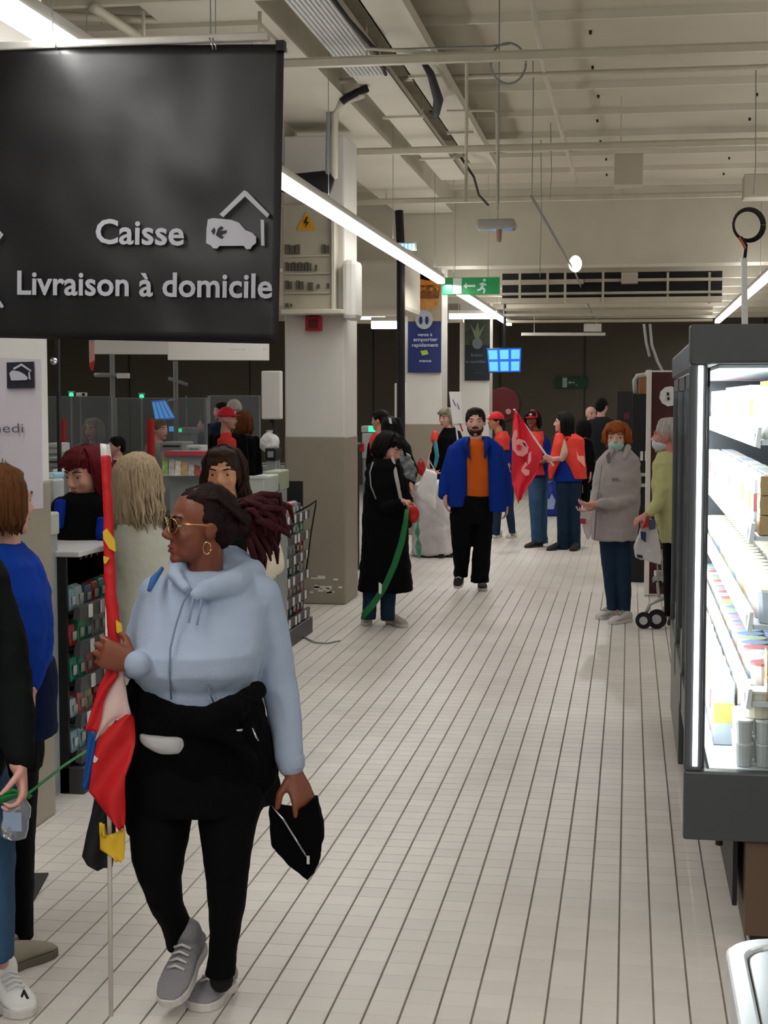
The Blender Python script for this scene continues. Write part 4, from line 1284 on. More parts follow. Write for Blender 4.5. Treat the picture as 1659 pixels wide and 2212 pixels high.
MB().ell(c, (CR * .08, FHZ * .08, ZZ * .085), 16, 10).build('bag_body', M_WPLAST, t, voxel=.01, disp=.03, dscale=.05)
MB().cyl(c + ZZ * .08, c + ZZ * .1, .02, .03, 8).build('knot', M_WPLAST, t)
# poles with ring lamps, posts, cameras
def pole(x, y0, y1, d, r, m, label, cat='pole', extra=()):
    t = empty('pole', W(x, y1, d), label, cat)
    a, b = W(x, y1, d), W(x, y0, d)
    MB().cyl((b.x, b.y, 0), b, r, n=10).build('shaft', m, t)
    return t
t = pole(242, 760, 1000, 13.5, .022, M_GREY, 'grey checkout lamp pole left, with ring and small white box', 'lamp pole')
c = W(228, 810, 13.5)
MB().tube([c + CR * (.085 * math.cos(a)) + FHZ * (.085 * math.sin(a)) + ZZ * .0 for a in np.linspace(0, 2 * math.pi * .99, 20)], .018, 8).build('ring_lamp', M_GREY, t, smooth=True)
addpx(MB(), 252, 276, 806, 817, 13.4, .06).build('white_box', M_WPLAST, t)
t = pole(379, 780, 960, 14, .022, M_GREY, 'grey checkout lamp pole right, with crossed arms', 'lamp pole')
MB().tube([W(364, 817, 13.9), W(405, 831, 13.9)], .016, 6).build('arm', M_GREY, t)
t = pole(124, 700, 1030, 8.0, .012, M_BLACK, 'thin black pole left of the red-haired person', 'pole')
MB().sph(W(116, 780, 7.9), .02).build('clip', M_CHROME, t)
for (x, y0, y1, d, lab) in ((137, 908, 978, 11.5, 'left red post behind the red-haired person'), (325, 908, 985, 11.8, 'right red post behind the blonde person')):
    t = pole(x, y0, y1, d, .018 if x < 200 else .03, M_RED, lab, 'post')
    MB().cyl(W(x, y0, d), W(x, y0 - 4, d), .02, n=8).build('cap', M_RED, t)
for k, (x, y, lab) in enumerate(((154, 853, 'green status light at the left above the checkouts'), (306, 857, 'green status light left of the blue screen'))):
    t = empty('status_light', W(x, y + 8, 14), lab, 'lamp')
    MB().sph(W(x, y, 14), .022).build('lens', M_GREEN_E, t)
    MB().box(W(x, y - 6, 14.05), (.05, .04, .02), AX).build('mount', M_GREY, t)
    pa = W(x, y - 6, 14.05); MB().cyl(pa, (pa.x, pa.y, CZ if False else 0), .01, n=6).build('stem', M_GREY, t)
t = empty('checkout_camera', W(175, 858, 13.9), 'small white camera beside the left green light', 'camera')
addpx(MB(), 164, 184, 848, 856, 13.9, .06).build('case', M_WPLAST, t, bevel=.005)
MB().cyl(W(180, 852, 13.88), W(180, 852, 13.9), .015, n=8).build('lens', M_BLACK, t)
pa = W(174, 856, 13.95); MB().cyl(pa, (pa.x, pa.y, 0), .008, n=6).build('stem', M_GREY, t)
t = empty('green_flag_sign', W(407, 880, 14), 'small green tag right of the blue screen', 'tag')
addpx(MB(), 402, 411, 860, 881, 14, .01).build('tag_plate', mat('tag_green', '1C6A44', .5), t)
pa = W(402, 855, 14.03); MB().cyl(pa, (pa.x, pa.y, 0), .008, n=6).build('stem', M_GREY, t)
t = empty('pennant', W(197, 800, 9), 'narrow red and white pennant hanging by the white board', 'pennant')
MB().prism([W(192, 735, 9), W(203, 735, 9), W(204, 780, 9), (W(198, 800, 9)), W(193, 790, 9)], FHZ * .01).build('cloth', mat('pennant_pink', 'B58A86', .6), t)
pa = W(197, 735, 9.01); MB().cyl(pa, (pa.x, pa.y, CZ), .003, n=6).build('cord', M_GREY, t)
MB().prism([W(193, 785, 8.99), W(204, 778, 8.99), W(200, 801, 8.99), W(196, 799, 8.99)], FHZ * .01).build('red_tip', M_RED, t)
# glass partition screens along the checkouts
for (x0, x1, y0, y1, d, lab) in ((95, 240, 857, 1000, 12.4, 'grey see-through partition screen at left behind the tills'), (250, 445, 860, 975, 12.9, 'grey see-through partition screen behind the blonde person'), (452, 560, 855, 960, 16.2, 'farther grey see-through partition screen')):
    t = empty('partition_screen', W((x0 + x1) / 2, y1, d), lab, 'screen')
    addpx(MB(), x0, x1, y0, y1, d, .01).build('pane', M_SCREENG, t)
    addpx(MB(), x0, x1, y0 - 1, y0 + 1, d - .01, .02).build('top_edge', M_GREY, t)
    for x in (x0, x1):
        a = W(x, y1, d); b = W(x, y0, d); MB().b2((a.x - .012, a.y - .012, 1.0), (a.x + .012, a.y + .012, b.z)).build('frame_post', M_GREY, t)
# checkout status units right of the pillar
box_item('cash_terminal', 780, 812, 920, 934, 17.0, .2, M_LGREY, 'pale till unit with green light right of the pillar', 'terminal', (('lit_green', 796, 810, 920, 933, M_GREEN_E),))
box_item('till_cabinet', 782, 820, 936, 990, 17.0, .3, M_LGREY, 'pale cabinet under the till unit right of the pillar', 'cabinet', (('red_print', 772, 786, 958, 975, M_RED),))
# floor mat / grate, dropped at left
q1, q2, q3, q4 = floorpt(20, 1892), floorpt(105, 1890), floorpt(70, 1954), floorpt(-20, 1956)
MB().prism([q1 + ZZ * .001, q2 + ZZ * .001, q3 + ZZ * .001, q4 + ZZ * .001], (0, 0, .008)).build('floor_mat', mat('mat_grey', '35342F', .9), label='dark grey mat lying on the tiles at the left', cat='mat')
# extension hook from farther rack, cable on floor
MB().tube([W(640, 1107, 10.9), W(668, 1092, 10.8), W(684, 1081, 10.8), W(682, 1090, 10.8), W(672, 1150, 10.9), W(662, 1230, 11)], .006, 6).build('looped_cable', M_RUBBER, label='thin black cord looping from the farther rack over the pillar', cat='cord', smooth=True)
pts = [floorpt(x, y) + ZZ * .008 for x, y in ((640, 1365), (660, 1380), (680, 1390), (705, 1392), (735, 1386))]
MB().tube(pts, .006, 6).build('floor_cable', M_GREY, label='thin grey cord lying on the floor beside the farther rack', cat='cord', smooth=True)

# white-clothed table near the middle pillar
t = empty('leaflet_table', W(930, 1200, 17.0), 'small table under a white cloth behind the walking man', 'table')
M_CLOTH = mat('white_cloth', 'CFC9CB', .8, bump=.3, bscale=12)
cb = W(935, 1195, 17.2)
mb = MB().loft([((cb.x, cb.y, .02), .24, .3), ((cb.x, cb.y, .4), .22, .28), ((cb.x, cb.y, .8), .2, .26), ((cb.x, cb.y, .83), .17, .22)], CR, FHZ, 28, 3)
mb.build('cloth', M_CLOTH, t, voxel=.02, disp=.06, dscale=.15)
t = empty('white_bag', W(925, 1105, 16.3), 'slanted white carrier bag above the clothed table', 'bag')
mb = MB().prism([W(918, 1012, 16.3), W(945, 1022, 16.3), W(942, 1105, 16.3), W(897, 1068, 16.3)], FHZ * .12)
mb.build('bag_body', M_WPLAST, t, voxel=.02, disp=.02, dscale=.1)
MB().tube([W(920, 1014, 16.25), W(928, 995, 16.25), W(940, 1018, 16.25)], .006, 6).build('handle', M_WPLAST, t)
# blue bag on floor behind jeans
t = empty('blue_bag', W(1190, 1112, 21), 'big blue shopping bag on the floor between the two vested people', 'bag')
q = onz(1189, 1114)
mb = MB().loft([((q.x, q.y, 0), .28, .14), ((q.x, q.y, .3), .30, .15), ((q.x, q.y, .52), .28, .10)], CR, FHZ, 24, 4)
mb.build('bag_body', mat('cobalt_bag', '10298F', .4), t, voxel=.02, disp=.04, dscale=.12)
blob_ = [W(x, y, 20.2) for x, y in ((1170, 1085), (1180, 1072), (1186, 1080), (1192, 1066), (1200, 1082), (1196, 1100), (1175, 1100))]
MB().prism(blob_, FHZ * .01).build('bag_print', mat('pale_print', '8FA0C8', .5), t)

# shopping trolley behind cabinet
t = empty('shopping_trolley', W(1420, 1370, 11.5), 'grey wheeled trolley half hidden behind the refrigerated cabinet', 'trolley')
M_TR = mat('trolley_grey', 'B4B4B2', .4, metal=.4)
for (x, y, r) in ((1391, 1341, 18), (1419, 1352, 21)):
    wh = W(x, y, 11.7)
    wh.z = r * 11.7 / FPX
    ax_ = (CR * .3 + FHZ * .9).normalized()
    w1 = MB().cyl(wh - ax_ * .02, wh + ax_ * .02, r * 11.7 / FPX, n=20).build('wheel', M_RUBBER, t, bevel=.004)
    MB().cyl(wh - ax_ * .026, wh + ax_ * .026, r * 11.7 / FPX * .5, n=14).build('hub', M_LGREY, w1)
MB().tube([W(1395, 1325, 11.7), W(1404, 1305, 11.7), W(1425, 1295, 11.7), W(1465, 1285, 11.7)], .014, 8).build('frame', M_TR, t, smooth=True)
MB().tube([W(1425, 1333, 11.7), W(1435, 1312, 11.7), W(1470, 1300, 11.7)], .014, 8).build('frame', M_TR, t, smooth=True)
for k, (y, m) in enumerate(((1215, M_BLACK), (1248, M_TR), (1262, M_BLACK))):
    addpx(MB(), 1418 - k * 4, 1480, y - 4, y + 8, 11.9, .4).build('tray_shelf', m, t, bevel=.01)
for i in range(5):
    MB().tube([W(1420 + i * 10, 1190, 11.8), W(1421 + i * 10, 1258, 11.8)], .006, 6).build('wire', M_TR, t)
MB().tube([W(1416, 1190, 11.8), W(1480, 1188, 11.8)], .01, 6).build('rail', M_TR, t)
MB().tube([W(1420, 1258, 11.8), W(1424, 1300, 11.8)], .012, 6).build('leg', M_TR, t)
# ================================================================ PEOPLE
SKIN_D = mat('deep_brown_skin', '7A4430', .45, bump=.05, bscale=90, var=.05)
SKIN_L = mat('light_skin', 'C89480', .5, bump=.05, bscale=90, var=.05)
SKIN_T = mat('tan_skin', 'B57F5E', .5, bump=.05, bscale=90, var=.05)
SKIN_P = mat('pink_skin', 'CF9C90', .5, bump=.05, bscale=90, var=.05)
M_EYEW = mat('eye_white', '9F9790', .3); M_IRIS = mat('iris', '1C120C', .2)
M_LIP = mat('lip', '9A4B44', .45); M_LIPD = mat('lip_dark', '7E3B38', .4)
def cloth(name, col, **k):
    k.setdefault('bump', .25); k.setdefault('bscale', 180); k.setdefault('var', .05); k.setdefault('rough', .92); k.setdefault('spec', .15)
    return mat(name, col, **k)
def hairm(name, col):
    return mat(name, col, .6, spec=.18, bump=.5, bscale=60, stretch=(3, 3, .25), var=.3, vscale=30)
M_JEAN = cloth('blue_denim', '22344A', var=.15); M_JEANL = cloth('mid_denim', '3A5878', var=.15); M_NAVY = cloth('navy_cloth', '131A30')
M_BLKC = cloth('black_cloth', '060608'); M_SOLE = mat('pale_sole', 'D3D0CC', .6); M_DSOLE = mat('dark_sole', '2A2A2C', .8)
M_VEST = mat('hi_vis_red_vest', 'DC3428', .6, bump=.2, bscale=20, var=.04); M_CAPR = mat('red_cap', 'D0182E', .7)

M_FABK = mat('black_jersey', '050507', .95, bump=.3, bscale=250, var=.1, spec=.12)
class Fig:
    def __init__(s, d, base, label, group=None, vox=.007, skin=SKIN_L):
        s.d, s.k, s.vox, s.skin = d, d / FPX, vox, skin
        g = W(base[0], base[1], d)
        s.root = empty('person', (g.x, g.y, 0), label, 'person', group)
        s.sk = MB()
    def P(s, x, y, dd=0):
        return W(x, y, s.d + dd)
    def limb(s, mb, pts, n=12):
        for a, b in zip(pts[:-1], pts[1:]):
            mb.cap(s.P(a[0], a[1], a[2]), s.P(b[0], b[1], b[2]), a[3] * s.k, b[3] * s.k, n)
    def garment(s, name, m, secs=None, limbs=(), e=2.3, sm=4, disp=.012, dscale=.09, vox=None, n=32, extra=None, label=None, parent=None):
        """secs: (xl, xr, y, dd, halfdepth m) from top to bottom; limbs: joint chains (x, y, dd, radius px)"""
        mb = MB()
        if secs:
            for S_ in (secs if isinstance(secs[0][0], (list, tuple)) else [secs]):
                mb.loft([(s.P((q[0] + q[1]) / 2, q[2], q[3]), (q[1] - q[0]) / 2 * s.k, q[4]) for q in S_], CR, FHZ, n, e)
        for l in limbs:
            s.limb(mb, l)
        if extra:
            extra(mb)
        return mb.build(name, m, parent or s.root, label, voxel=vox or s.vox * 1.4, sm=sm, disp=disp, dscale=dscale)
    def head(s, x, y, dd, H, yaw=0, pit=0, roll=0, lips=M_LIP, brow='2A1C14', neck=None, feat=True, fat=1.0, mask=None):
        """head centre, height in px, yaw degrees: 0 faces the lens, -90 faces picture-left"""
        yr, pr, rr = math.radians(yaw), math.radians(pit), math.radians(roll)
        f0 = -FHZ * math.cos(yr) + CR * math.sin(yr)
        f = f0 * math.cos(pr) + ZZ * math.sin(pr)
        u = ZZ * math.cos(pr) - f0 * math.sin(pr)
        sd = f.cross(u)
        u, sd = u * math.cos(rr) + sd * math.sin(rr), sd * math.cos(rr) - u * math.sin(rr)
        c = s.P(x, y, dd)
        h = H * s.k
        s.hb = (c, sd, f, u, h)
        L = lambda a, b, e: c + sd * (a * h) + f * (b * h) + u * (e * h)
        E = lambda mb, p, r, z0=-1, n=20, m=14: mb.ell(L(*p), (sd * (r[0] * h), f * (r[1] * h), u * (r[2] * h)), n, m, z0)
        s.L, s.E = L, E
        k = s.sk
        E(k, (0, -.06, .13), (.33, .41, .37)); E(k, (0, .12, -.10), (.28 * fat, .27, .34)); E(k, (0, .13, -.29), (.21 * fat, .23, .19))
        E(k, (0, .30, -.42), (.09, .085, .08)); k.cap(L(-.17, .335, .085), L(.17, .335, .085), .045 * h, .045 * h)
        for q in (-1, 1):
            E(k, (q * .17, .25, -.12), (.1, .1, .11)); E(k, (q * .15, .318, .035), (.062, .05, .022)); E(k, (q * .15, .315, -.035), (.055, .042, .018))
            E(k, (q * .325, -.03, -.04), (.035, .075, .125))
            E(k, (q * .36, -.055, -.02), (.02, .07, .09))
            k.sph(L(q * .05, .42, -.15), .04 * h)
        k.cap(L(0, .36, .04), L(0, .452, -.12), .03 * h, .05 * h)
        k.cap(L(-.07, .355, -.275), L(.07, .355, -.275), .032 * h, .032 * h)
        k.cap(L(-.06, .35, -.325), L(.06, .35, -.325), .035 * h, .035 * h)
        if neck:
            k.cap(L(0, -.1, -.22), s.P(neck[0], neck[1], neck[2] if len(neck) > 2 else dd), .215 * h, .25 * h)
        else:
            k.cap(L(0, -.1, -.22), L(0, -.14, -.72), .215 * h, .25 * h)
        if feat:
            eb = mat('brow_' + brow, brow, .7)
            for q in (-1, 1):
                eo = MB(); E(eo, (q * .15, .312, .0), (.05, .045, .027)); eo = eo.build('eye', M_EYEW, s.root, smooth=True)
                io = MB(); E(io, (q * .15, .346, .0), (.025, .014, .025)); io.build('iris', M_IRIS, eo, smooth=True)
                bo = MB(); bo.tube([L(q * .07, .385, .095), L(q * .15, .375, .12), L(q * .25, .31, .10)], [.014 * h, .018 * h, .008 * h], 6); bo.build('eyebrow', eb, s.root, smooth=True)
            if not mask:
                lo_ = MB(); lo_.tube([L(-.1, .355, -.285), L(-.04, .388, -.272), L(.0, .386, -.277), L(.04, .388, -.272), L(.1, .355, -.285)], [.008 * h, .02 * h, .016 * h, .02 * h, .008 * h], 6)
                lo_.tube([L(-.09, .352, -.30), L(0, .388, -.325), L(.09, .352, -.30)], [.008 * h, .026 * h, .008 * h], 6)
                lo_.build('lips', lips, s.root, smooth=True)
        if mask:
            mo = MB(); E(mo, (0, .17, -.24), (.27, .29, .22)); mo.cap(L(0, .3, -.1), L(0, .42, -.12), .06 * h, .07 * h)
            mo = mo.build('face_mask', mask, s.root, smooth=True, voxel=max(.004, .02 * h), sm=2, disp=.004, dscale=.03)
            for q in (-1, 1):
                MB().tube([L(q * .26, .22, -.15), L(q * .345, .02, -.02)], .006 * h, 6).build('mask_strap', mask, mo, smooth=True)
        return L
    def hair(s, m, style='short', length=.5, n=70, seed=1, fringe=True, side=None, thick=.035, name='hair', wavy=.05, face=62):
        L, E = s.L, s.E
        h = s.hb[4]
        rs = random.Random(seed)
        cap_ = MB()
        E(cap_, (0, -.09, .17), (.365, .43, .36))
        E(cap_, (0, -.28, -.02), (.31, .23, .32))
        if not fringe:
            E(cap_, (0, .0, .37), (.305, .295, .145))
        if style == 'short':
            for q in (-1, 1):
                E(cap_, (q * .31, .0, .12), (.06, .14, .16))
        else:
            for q in (-1, 1):
                E(cap_, (q * .31, -.12, -.05), (.09, .22, .33))
        if fringe:
            E(cap_, (0, .22, .33), (.27, .15, .12))
        o = cap_.build(name, m, s.root, voxel=max(.005, h * .028), sm=2, disp=.035 * h, dscale=.03)
        if style in ('long', 'bob', 'wild'):
            mb = MB()
            for i in range(n):
                a = math.radians(face + (360 - 2 * face) * (i + rs.random()) / n)
                ca, sa = math.cos(a), math.sin(a)
                ln = length * rs.uniform(.85, 1.08)
                w_ = lambda q: rs.uniform(-1, 1) * wavy * q
                pts = [L(sa * .08, -.05 + ca * .1, .54), L(sa * .30, -.09 + ca * .32, .42), L(sa * .40 + w_(.3), -.1 + ca * .44, .15 + w_(.3)), L(sa * .41 + w_(.6), -.11 + ca * .44, -.15), L(sa * .40 + w_(1), -.12 + ca * .42, -.15 - ln * .5), L(sa * .37 + w_(1.4), -.12 + ca * .38, -.15 - ln)]
                r = thick * h * rs.uniform(.8, 1.3)
                mb.tube(pts, [r * .5, r, (r, r * 1.5), (r, r * 1.5), (r, r * 1.3), r * .3], 6)
            if fringe:
                for i in range(int(n * .25)):
                    q = rs.uniform(-1, 1)
                    mb.tube([L(q * .1, .02, .54), L(q * .2, .22, .46), L(q * .27 + .03, .36, .26), L(q * .3 + .05, .37, .12 + .1 * abs(q))], [thick * h * .5, thick * h, thick * h, thick * h * .3], 6)
            mb.build('hair_strands', m, o, smooth=True)
        return o
    def cap(s, m, name='cap', tilt=0):
        L, E = s.L, s.E
        mb = MB(); E(mb, (0, -.06, .12), (.405, .48, .46), 0.0, 24, 8)
        o = mb.build(name, m, s.root, smooth=True)
        mb = MB(); E(mb, (0, .46, .15), (.26, .24, .03)); mb.build('brim', m, o, smooth=True)
        mb = MB(); E(mb, (0, .385, .3), (.08, .03, .07)); mb.build('badge', M_PAPER, o, smooth=True)
        mb = MB(); mb.sph(L(0, -.05, .55), .025 * s.hb[4]); mb.build('button', m, o)
        return o
    def hand(s, wr, dirv, nrm, side=1, curl=.5, size=.18, wrad=.026, thumb=.6, spread=.12):
        """wr wrist point (world), dirv finger direction, nrm palm normal; side +1/-1 thumb side"""
        k = s.sk
        d = dirv.normalized()
        nrm = (nrm - d * nrm.dot(d)).normalized()
        w_ = d.cross(nrm) * side
        q = size / .18
        pl = .085 * q
        k.rings([[wr + d * t * pl + w_ * (a * math.cos(2 * math.pi * i / 14)) + nrm * (b * math.sin(2 * math.pi * i / 14)) for i in range(14)] for t, a, b in ((-.2, wrad, wrad * .8), (.1, .028 * q, .019 * q), (.5, .038 * q, .017 * q), (.9, .041 * q, .014 * q), (1.06, .037 * q, .010 * q))])
        for i, (off, ln, r) in enumerate(((.031, .070, .0088), (.0105, .078, .009), (-.0105, .072, .0086), (-.031, .056, .0075))):
            p = wr + d * (pl * (.98 - abs(off) * 3)) + w_ * (off * q)
            dv = (d + w_ * (off * spread * 20)).normalized()
            ax = w_
            ang = 0
            for j, f in enumerate((.45, .30, .25)):
                ang += curl * (.9 if j else .55)
                dd_ = dv * math.cos(ang) + nrm * math.sin(ang)
                p2 = p + dd_ * (ln * q * f)
                k.cap(p, p2, r * q * (1 - .12 * j), r * q * (1 - .12 * (j + 1)), 8, 2)
                p = p2
        p = wr + d * (pl * .25) + w_ * (.026 * q)
        v = (d * .6 + w_ * .7 + nrm * thumb * .6).normalized()
        p2 = p + v * (.040 * q); k.cap(p, p2, .012 * q, .010 * q, 8, 2)
        v2 = (d * .85 + w_ * .15 + nrm * thumb).normalized()
        p3 = p2 + v2 * (.030 * q); k.cap(p2, p3, .010 * q, .008 * q, 8, 2)
        k.cap(p3, p3 + (v2 + nrm * .3).normalized() * (.018 * q), .008 * q, .006 * q, 8, 2)
    def arm(s, sh, el, wr, rr=(22, 18, 12)):
        """thin skin core through the sleeve so that the hand and head belong to one body"""
        s.limb(s.sk, [(sh[0], sh[1], sh[2], rr[0]), (el[0], el[1], el[2], rr[1]), (wr[0], wr[1], wr[2], rr[2])])
    def core(s, chest, hips, legs=(), r=.06):
        k = s.sk
        k.cap(s.P(*chest), s.P(*hips), r, r)
        for (kn, an) in legs:
            k.cap(s.P(*hips), s.P(*kn), r * .5, .028); k.cap(s.P(*kn), s.P(*an), .028, .02)
    def body(s, sm=3, label=None):
        return s.sk.build('body', s.skin, s.root, label, voxel=s.vox, sm=sm)
    def shoe(s, heel, toe, m, ms=M_SOLE, wdt=.095, ht=.085, dh=0, dt=0, lift=0, ankle=None, flat=True, lace=None, pitchz=0, name='shoe', label=None):
        """heel and toe: pixel positions of the sole's ends; depth found from the floor when flat"""
        if flat:
            a, b = onz(heel[0], heel[1], 0.0), onz(toe[0], toe[1], 0.0)
        else:
            a, b = s.P(heel[0], heel[1], dh), s.P(toe[0], toe[1], dt)
        d = (b - a); L_ = d.length; d = d / L_
        if L_ > .31 or L_ < .2:
            L2 = min(max(L_, .22), .30); mid = (a + b) / 2; a = mid - d * L2 / 2; b = mid + d * L2 / 2; L_ = L2
        up = (ZZ - d * ZZ.dot(d)).normalized(); w_ = d.cross(up)
        up_ = MB()
        secs = ((.0, .26, .3, .5), (.06, .34, .5, .78), (.2, .37, .5, .95), (.38, .39, .44, .8), (.6, .47, .36, .6), (.8, .48, .27, .42), (.93, .38, .19, .3), (1.0, .22, .12, .2))
        rings = []
        for t, hw, cz, hz in secs:
            c = a + d * (t * L_) + up * (.012 + ht * cz)
            rings.append([c + w_ * (hw * wdt * math.cos(2 * math.pi * i / 16)) + up * (hz * ht * .5 * math.sin(2 * math.pi * i / 16)) for i in range(16)])
        up_.rings(rings)
        if ankle:
            up_.cap(a + d * .06 + up * .06, a + d * .055 + up * (ht + .015), .036, .04)
        o = up_.build(name, m, s.root, label, voxel=max(.005, s.vox * .8), sm=3)
        so = MB()
        for z in (0, .022):
            pass
        out = [(.0, .18), (.03, .3), (.12, .36), (.35, .33), (.62, .47), (.82, .48), (.94, .38), (1.02, .16)]
        pts = [a + d * (t * L_) + w_ * (hw * wdt) for t, hw in out] + [a + d * (t * L_) - w_ * (hw * wdt) for t, hw in reversed(out)]
        so.prism(pts, up * .026)
        so.build('sole', ms, o, bevel=.004)
        if lace:
            mb = MB()
            for t in (.42, .50, .58, .66):
                c = a + d * (t * L_) + up * (.012 + ht * (.98 - (t - .38) * 1.15))
                mb.tube([c - w_ * .026 - up * .006, c + up * .006, c + w_ * .026 - up * .006], .0045, 6)
            mb.build('laces', lace, o, smooth=True)
        return o

# ---------------------------------------------------------------- foreground woman in pale blue hoodie
f = Fig(4.36, (450, 2190), 'person in a pale blue zip hoodie and black trousers walking with a red flag', vox=.0045, skin=SKIN_D)
f.head(432, 1134, 0, 170, yaw=-66, pit=2, lips=M_LIPD, brow='150C0A', neck=(440, 1262, .04))
M_MAR = hairm('dark_maroon_hair', '1C0A0C'); M_MAR2 = hairm('maroon_tips', '3A1216')
hb = MB()
f.E(hb, (0, -.12, .17), (.36, .40, .355)); f.E(hb, (0, -.26, .02), (.32, .25, .33)); f.E(hb, (0, -.5, .02), (.2, .2, .2)); f.E(hb, (0, .1, .35), (.25, .15, .09))
for q in (-1, 1):
    f.E(hb, (q * .31, -.1, .08), (.07, .15, .18))
ho = hb.build('hair', M_MAR, f.root, voxel=.006, sm=3, disp=.012, dscale=.02)
rs = random.Random(4)
mb = MB()
for i in range(60):
    a = rs.uniform(-.5, .5); z = rs.uniform(-.1, .42)
    mb.tube([f.L(a * .45, .2 - abs(a) * .2, .44 - abs(a) * .18), f.L(a * .72, -.12, .53 - abs(a) * .35), f.L(a * .66, -.42, .36 - abs(a) * .5), f.L(a * .3, -.58, .06 + rs.uniform(-.05, .05))], [.004, .007, .007, .005], 6)
mb.build('hair_strands', M_MAR, ho, smooth=True)
mb = MB()
for i in range(85):
    s0 = (528 + rs.uniform(-12, 14), 1112 + rs.uniform(-32, 28)); a = rs.uniform(-22, 75)
    ex = 45 + 42 * rs.random()
    x2, y2 = s0[0] + ex * math.cos(math.radians(a)), s0[1] + ex * math.sin(math.radians(a)) + 8
    y3 = y2 + rs.uniform(5, 34)
    dz = rs.uniform(-.07, .07)
    mb.tube([f.P(s0[0], s0[1], .12 + dz * .3), f.P((s0[0] + x2) / 2, (s0[1] + y2) / 2 - 12, .13 + dz), f.P(x2, y2, .15 + dz), f.P(x2 + rs.uniform(-6, 8), y3, .15 + dz)], [.009, .012, .010, .003], 6)
mb.build('ponytail', M_MAR2, ho, smooth=True)
mb = MB(); mb.tube([f.P(527 + 10 * math.cos(a), 1108 + 20 * math.sin(a), .11 + .02 * math.sin(a)) for a in np.linspace(0, 6.2, 16)], .008, 8); mb.build('hair_tie', M_MAR2, ho, smooth=True)
# glasses
M_GOLD = mat('gold_wire', 'C9A56A', .25, metal=1); M_LENS = glass('smoked_lens', (.35, .3, .3, 1), 1.5)
g = MB()
for q in (-1, 1):
    g.tube([f.L(q * .155 + .115 * math.cos(a), .425 - .05 * abs(math.cos(a) * (1 if q * math.cos(a) > 0 else 0)), .0 + .095 * math.sin(a)) for a in np.linspace(0, 6.28 * .99, 22)], .0016, 6)
    g.tube([f.L(q * .27, .39, .03), f.L(q * .36, .1, .03), f.L(q * .385, -.06, .0)], .0018, 6)
g.tube([f.L(-.045, .43, .02), f.L(0, .45, .035), f.L(.045, .43, .02)], .0018, 6)
go = g.build('glasses', M_GOLD, f.root, smooth=True)
for q in (-1, 1):
    g = MB(); f.E(g, (q * .155, .42, 0), (.108, .006, .09)); g.build('lens', M_LENS, go, smooth=True)
mb = MB(); ec = f.P(447, 1184, -.105)
mb.tube([ec + CR * (.011 * math.cos(a)) + ZZ * (.017 * math.sin(a)) for a in np.linspace(0, 6.2, 16)], .0022, 6); mb.build('hoop_earring', M_GOLD, f.root, smooth=True)
# skin of torso core, arms and hands
f.core((445, 1300, .05), (430, 1620, .05), (((350, 1895, -.01), (392, 2035, .13)), ((492, 1900, -.015), (480, 2090, .015))), r=.08)
f.arm((560, 1275, .03), (600, 1460, .06), (632, 1660, -.02), (30, 26, 21))
f.arm((330, 1275, .03), (296, 1445, .0), (288, 1428, -.18), (30, 26, 18))
wr = f.P(632, 1665, -.02)
f.hand(wr, (f.P(662, 1745, -.05) - wr), CR * -.6 + FHZ * .5, side=-1, curl=.6, size=.21, wrad=.03)
wr = f.P(292, 1432, -.2)
f.hand(wr, (f.P(226, 1412, -.215) - wr), FHZ, side=-1, curl=1.25, size=.19, wrad=.027, thumb=.9, spread=.02)
f.body(sm=3)
M_HOOD = cloth('pale_blue_fleece', 'A7B7CF', var=.04, bscale=220)
def hoodx(mb):
    # collar and hood lying on the shoulders
    mb.tube([f.P(405, 1275, -.12), f.P(378, 1240, -.06), f.P(388, 1215, .02), f.P(440, 1212, .14), f.P(500, 1215, .15), f.P(540, 1240, .08), f.P(500, 1262, -.06), f.P(440, 1275, -.13), f.P(415, 1290, -.14)], [.012, .022, .03, .045, .05, .048, .04, .03, .014], 12)
top = f.garment('hoodie', M_HOOD, [(372, 520, 1228, .04, .07), (330, 575, 1262, .04, .115), (305, 590, 1300, .03, .135), (288, 580, 1350, .01, .165), (276, 572, 1400, -.02, .195), (278, 562, 1440, -.02, .19), (296, 556, 1475, 0, .165), (306, 556, 1510, 0, .165), (312, 560, 1545, 0, .17)],
    [[(566, 1285, .03, 44), (588, 1390, .05, 45), (603, 1480, .05, 41), (619, 1570, .02, 35), (629, 1652, -.02, 30)],
     [(336, 1282, .03, 38), (300, 1380, .04, 33), (294, 1440, .0, 30), (294, 1438, -.1, 28), (297, 1434, -.165, 29), (297, 1433, -.212, 28)]], disp=.016, dscale=.11, extra=hoodx, e=2.2)
mb = MB(); mb.tube([f.P(412, 1272, -.13), f.P(396, 1300, -.135), f.P(380, 1350, -.165), f.P(368, 1400, -.215), f.P(366, 1450, -.215), f.P(370, 1510, -.175)], .003, 6); mb.build('zip', mat('zip_grey', '6F7F98', .5), top, smooth=True)
for a, b in (((420, 1276, -.14), (408, 1345, -.175)), ((438, 1280, -.14), (426, 1350, -.178))):
    MB().tube([f.P(*a), f.P(*b)], .0035, 6).build('drawstring', mat('string_blue', '8294B2', .7), top, smooth=True)
MB().tube([f.P(447, 1478, -.185), f.P(462, 1520, -.175)], .003, 6).build('pocket_seam', mat('zip_grey', '6F7F98', .5), top, smooth=True)
mb = MB()
mb.cyl(f.P(627, 1632, -.02), f.P(630, 1660, -.02), 31 * f.k, 29 * f.k, 20); mb.build('cuff', M_HOOD, top, smooth=True, bevel=.004)
MB().tube([f.P(350, 1228, -.02), f.P(333, 1250, -.09), f.P(322, 1276, -.115)], [.006, .011, .006], 6).build('blue_strap', mat('strap_blue', '2F66A8', .7), f.root, 'bright blue strap', smooth=True)
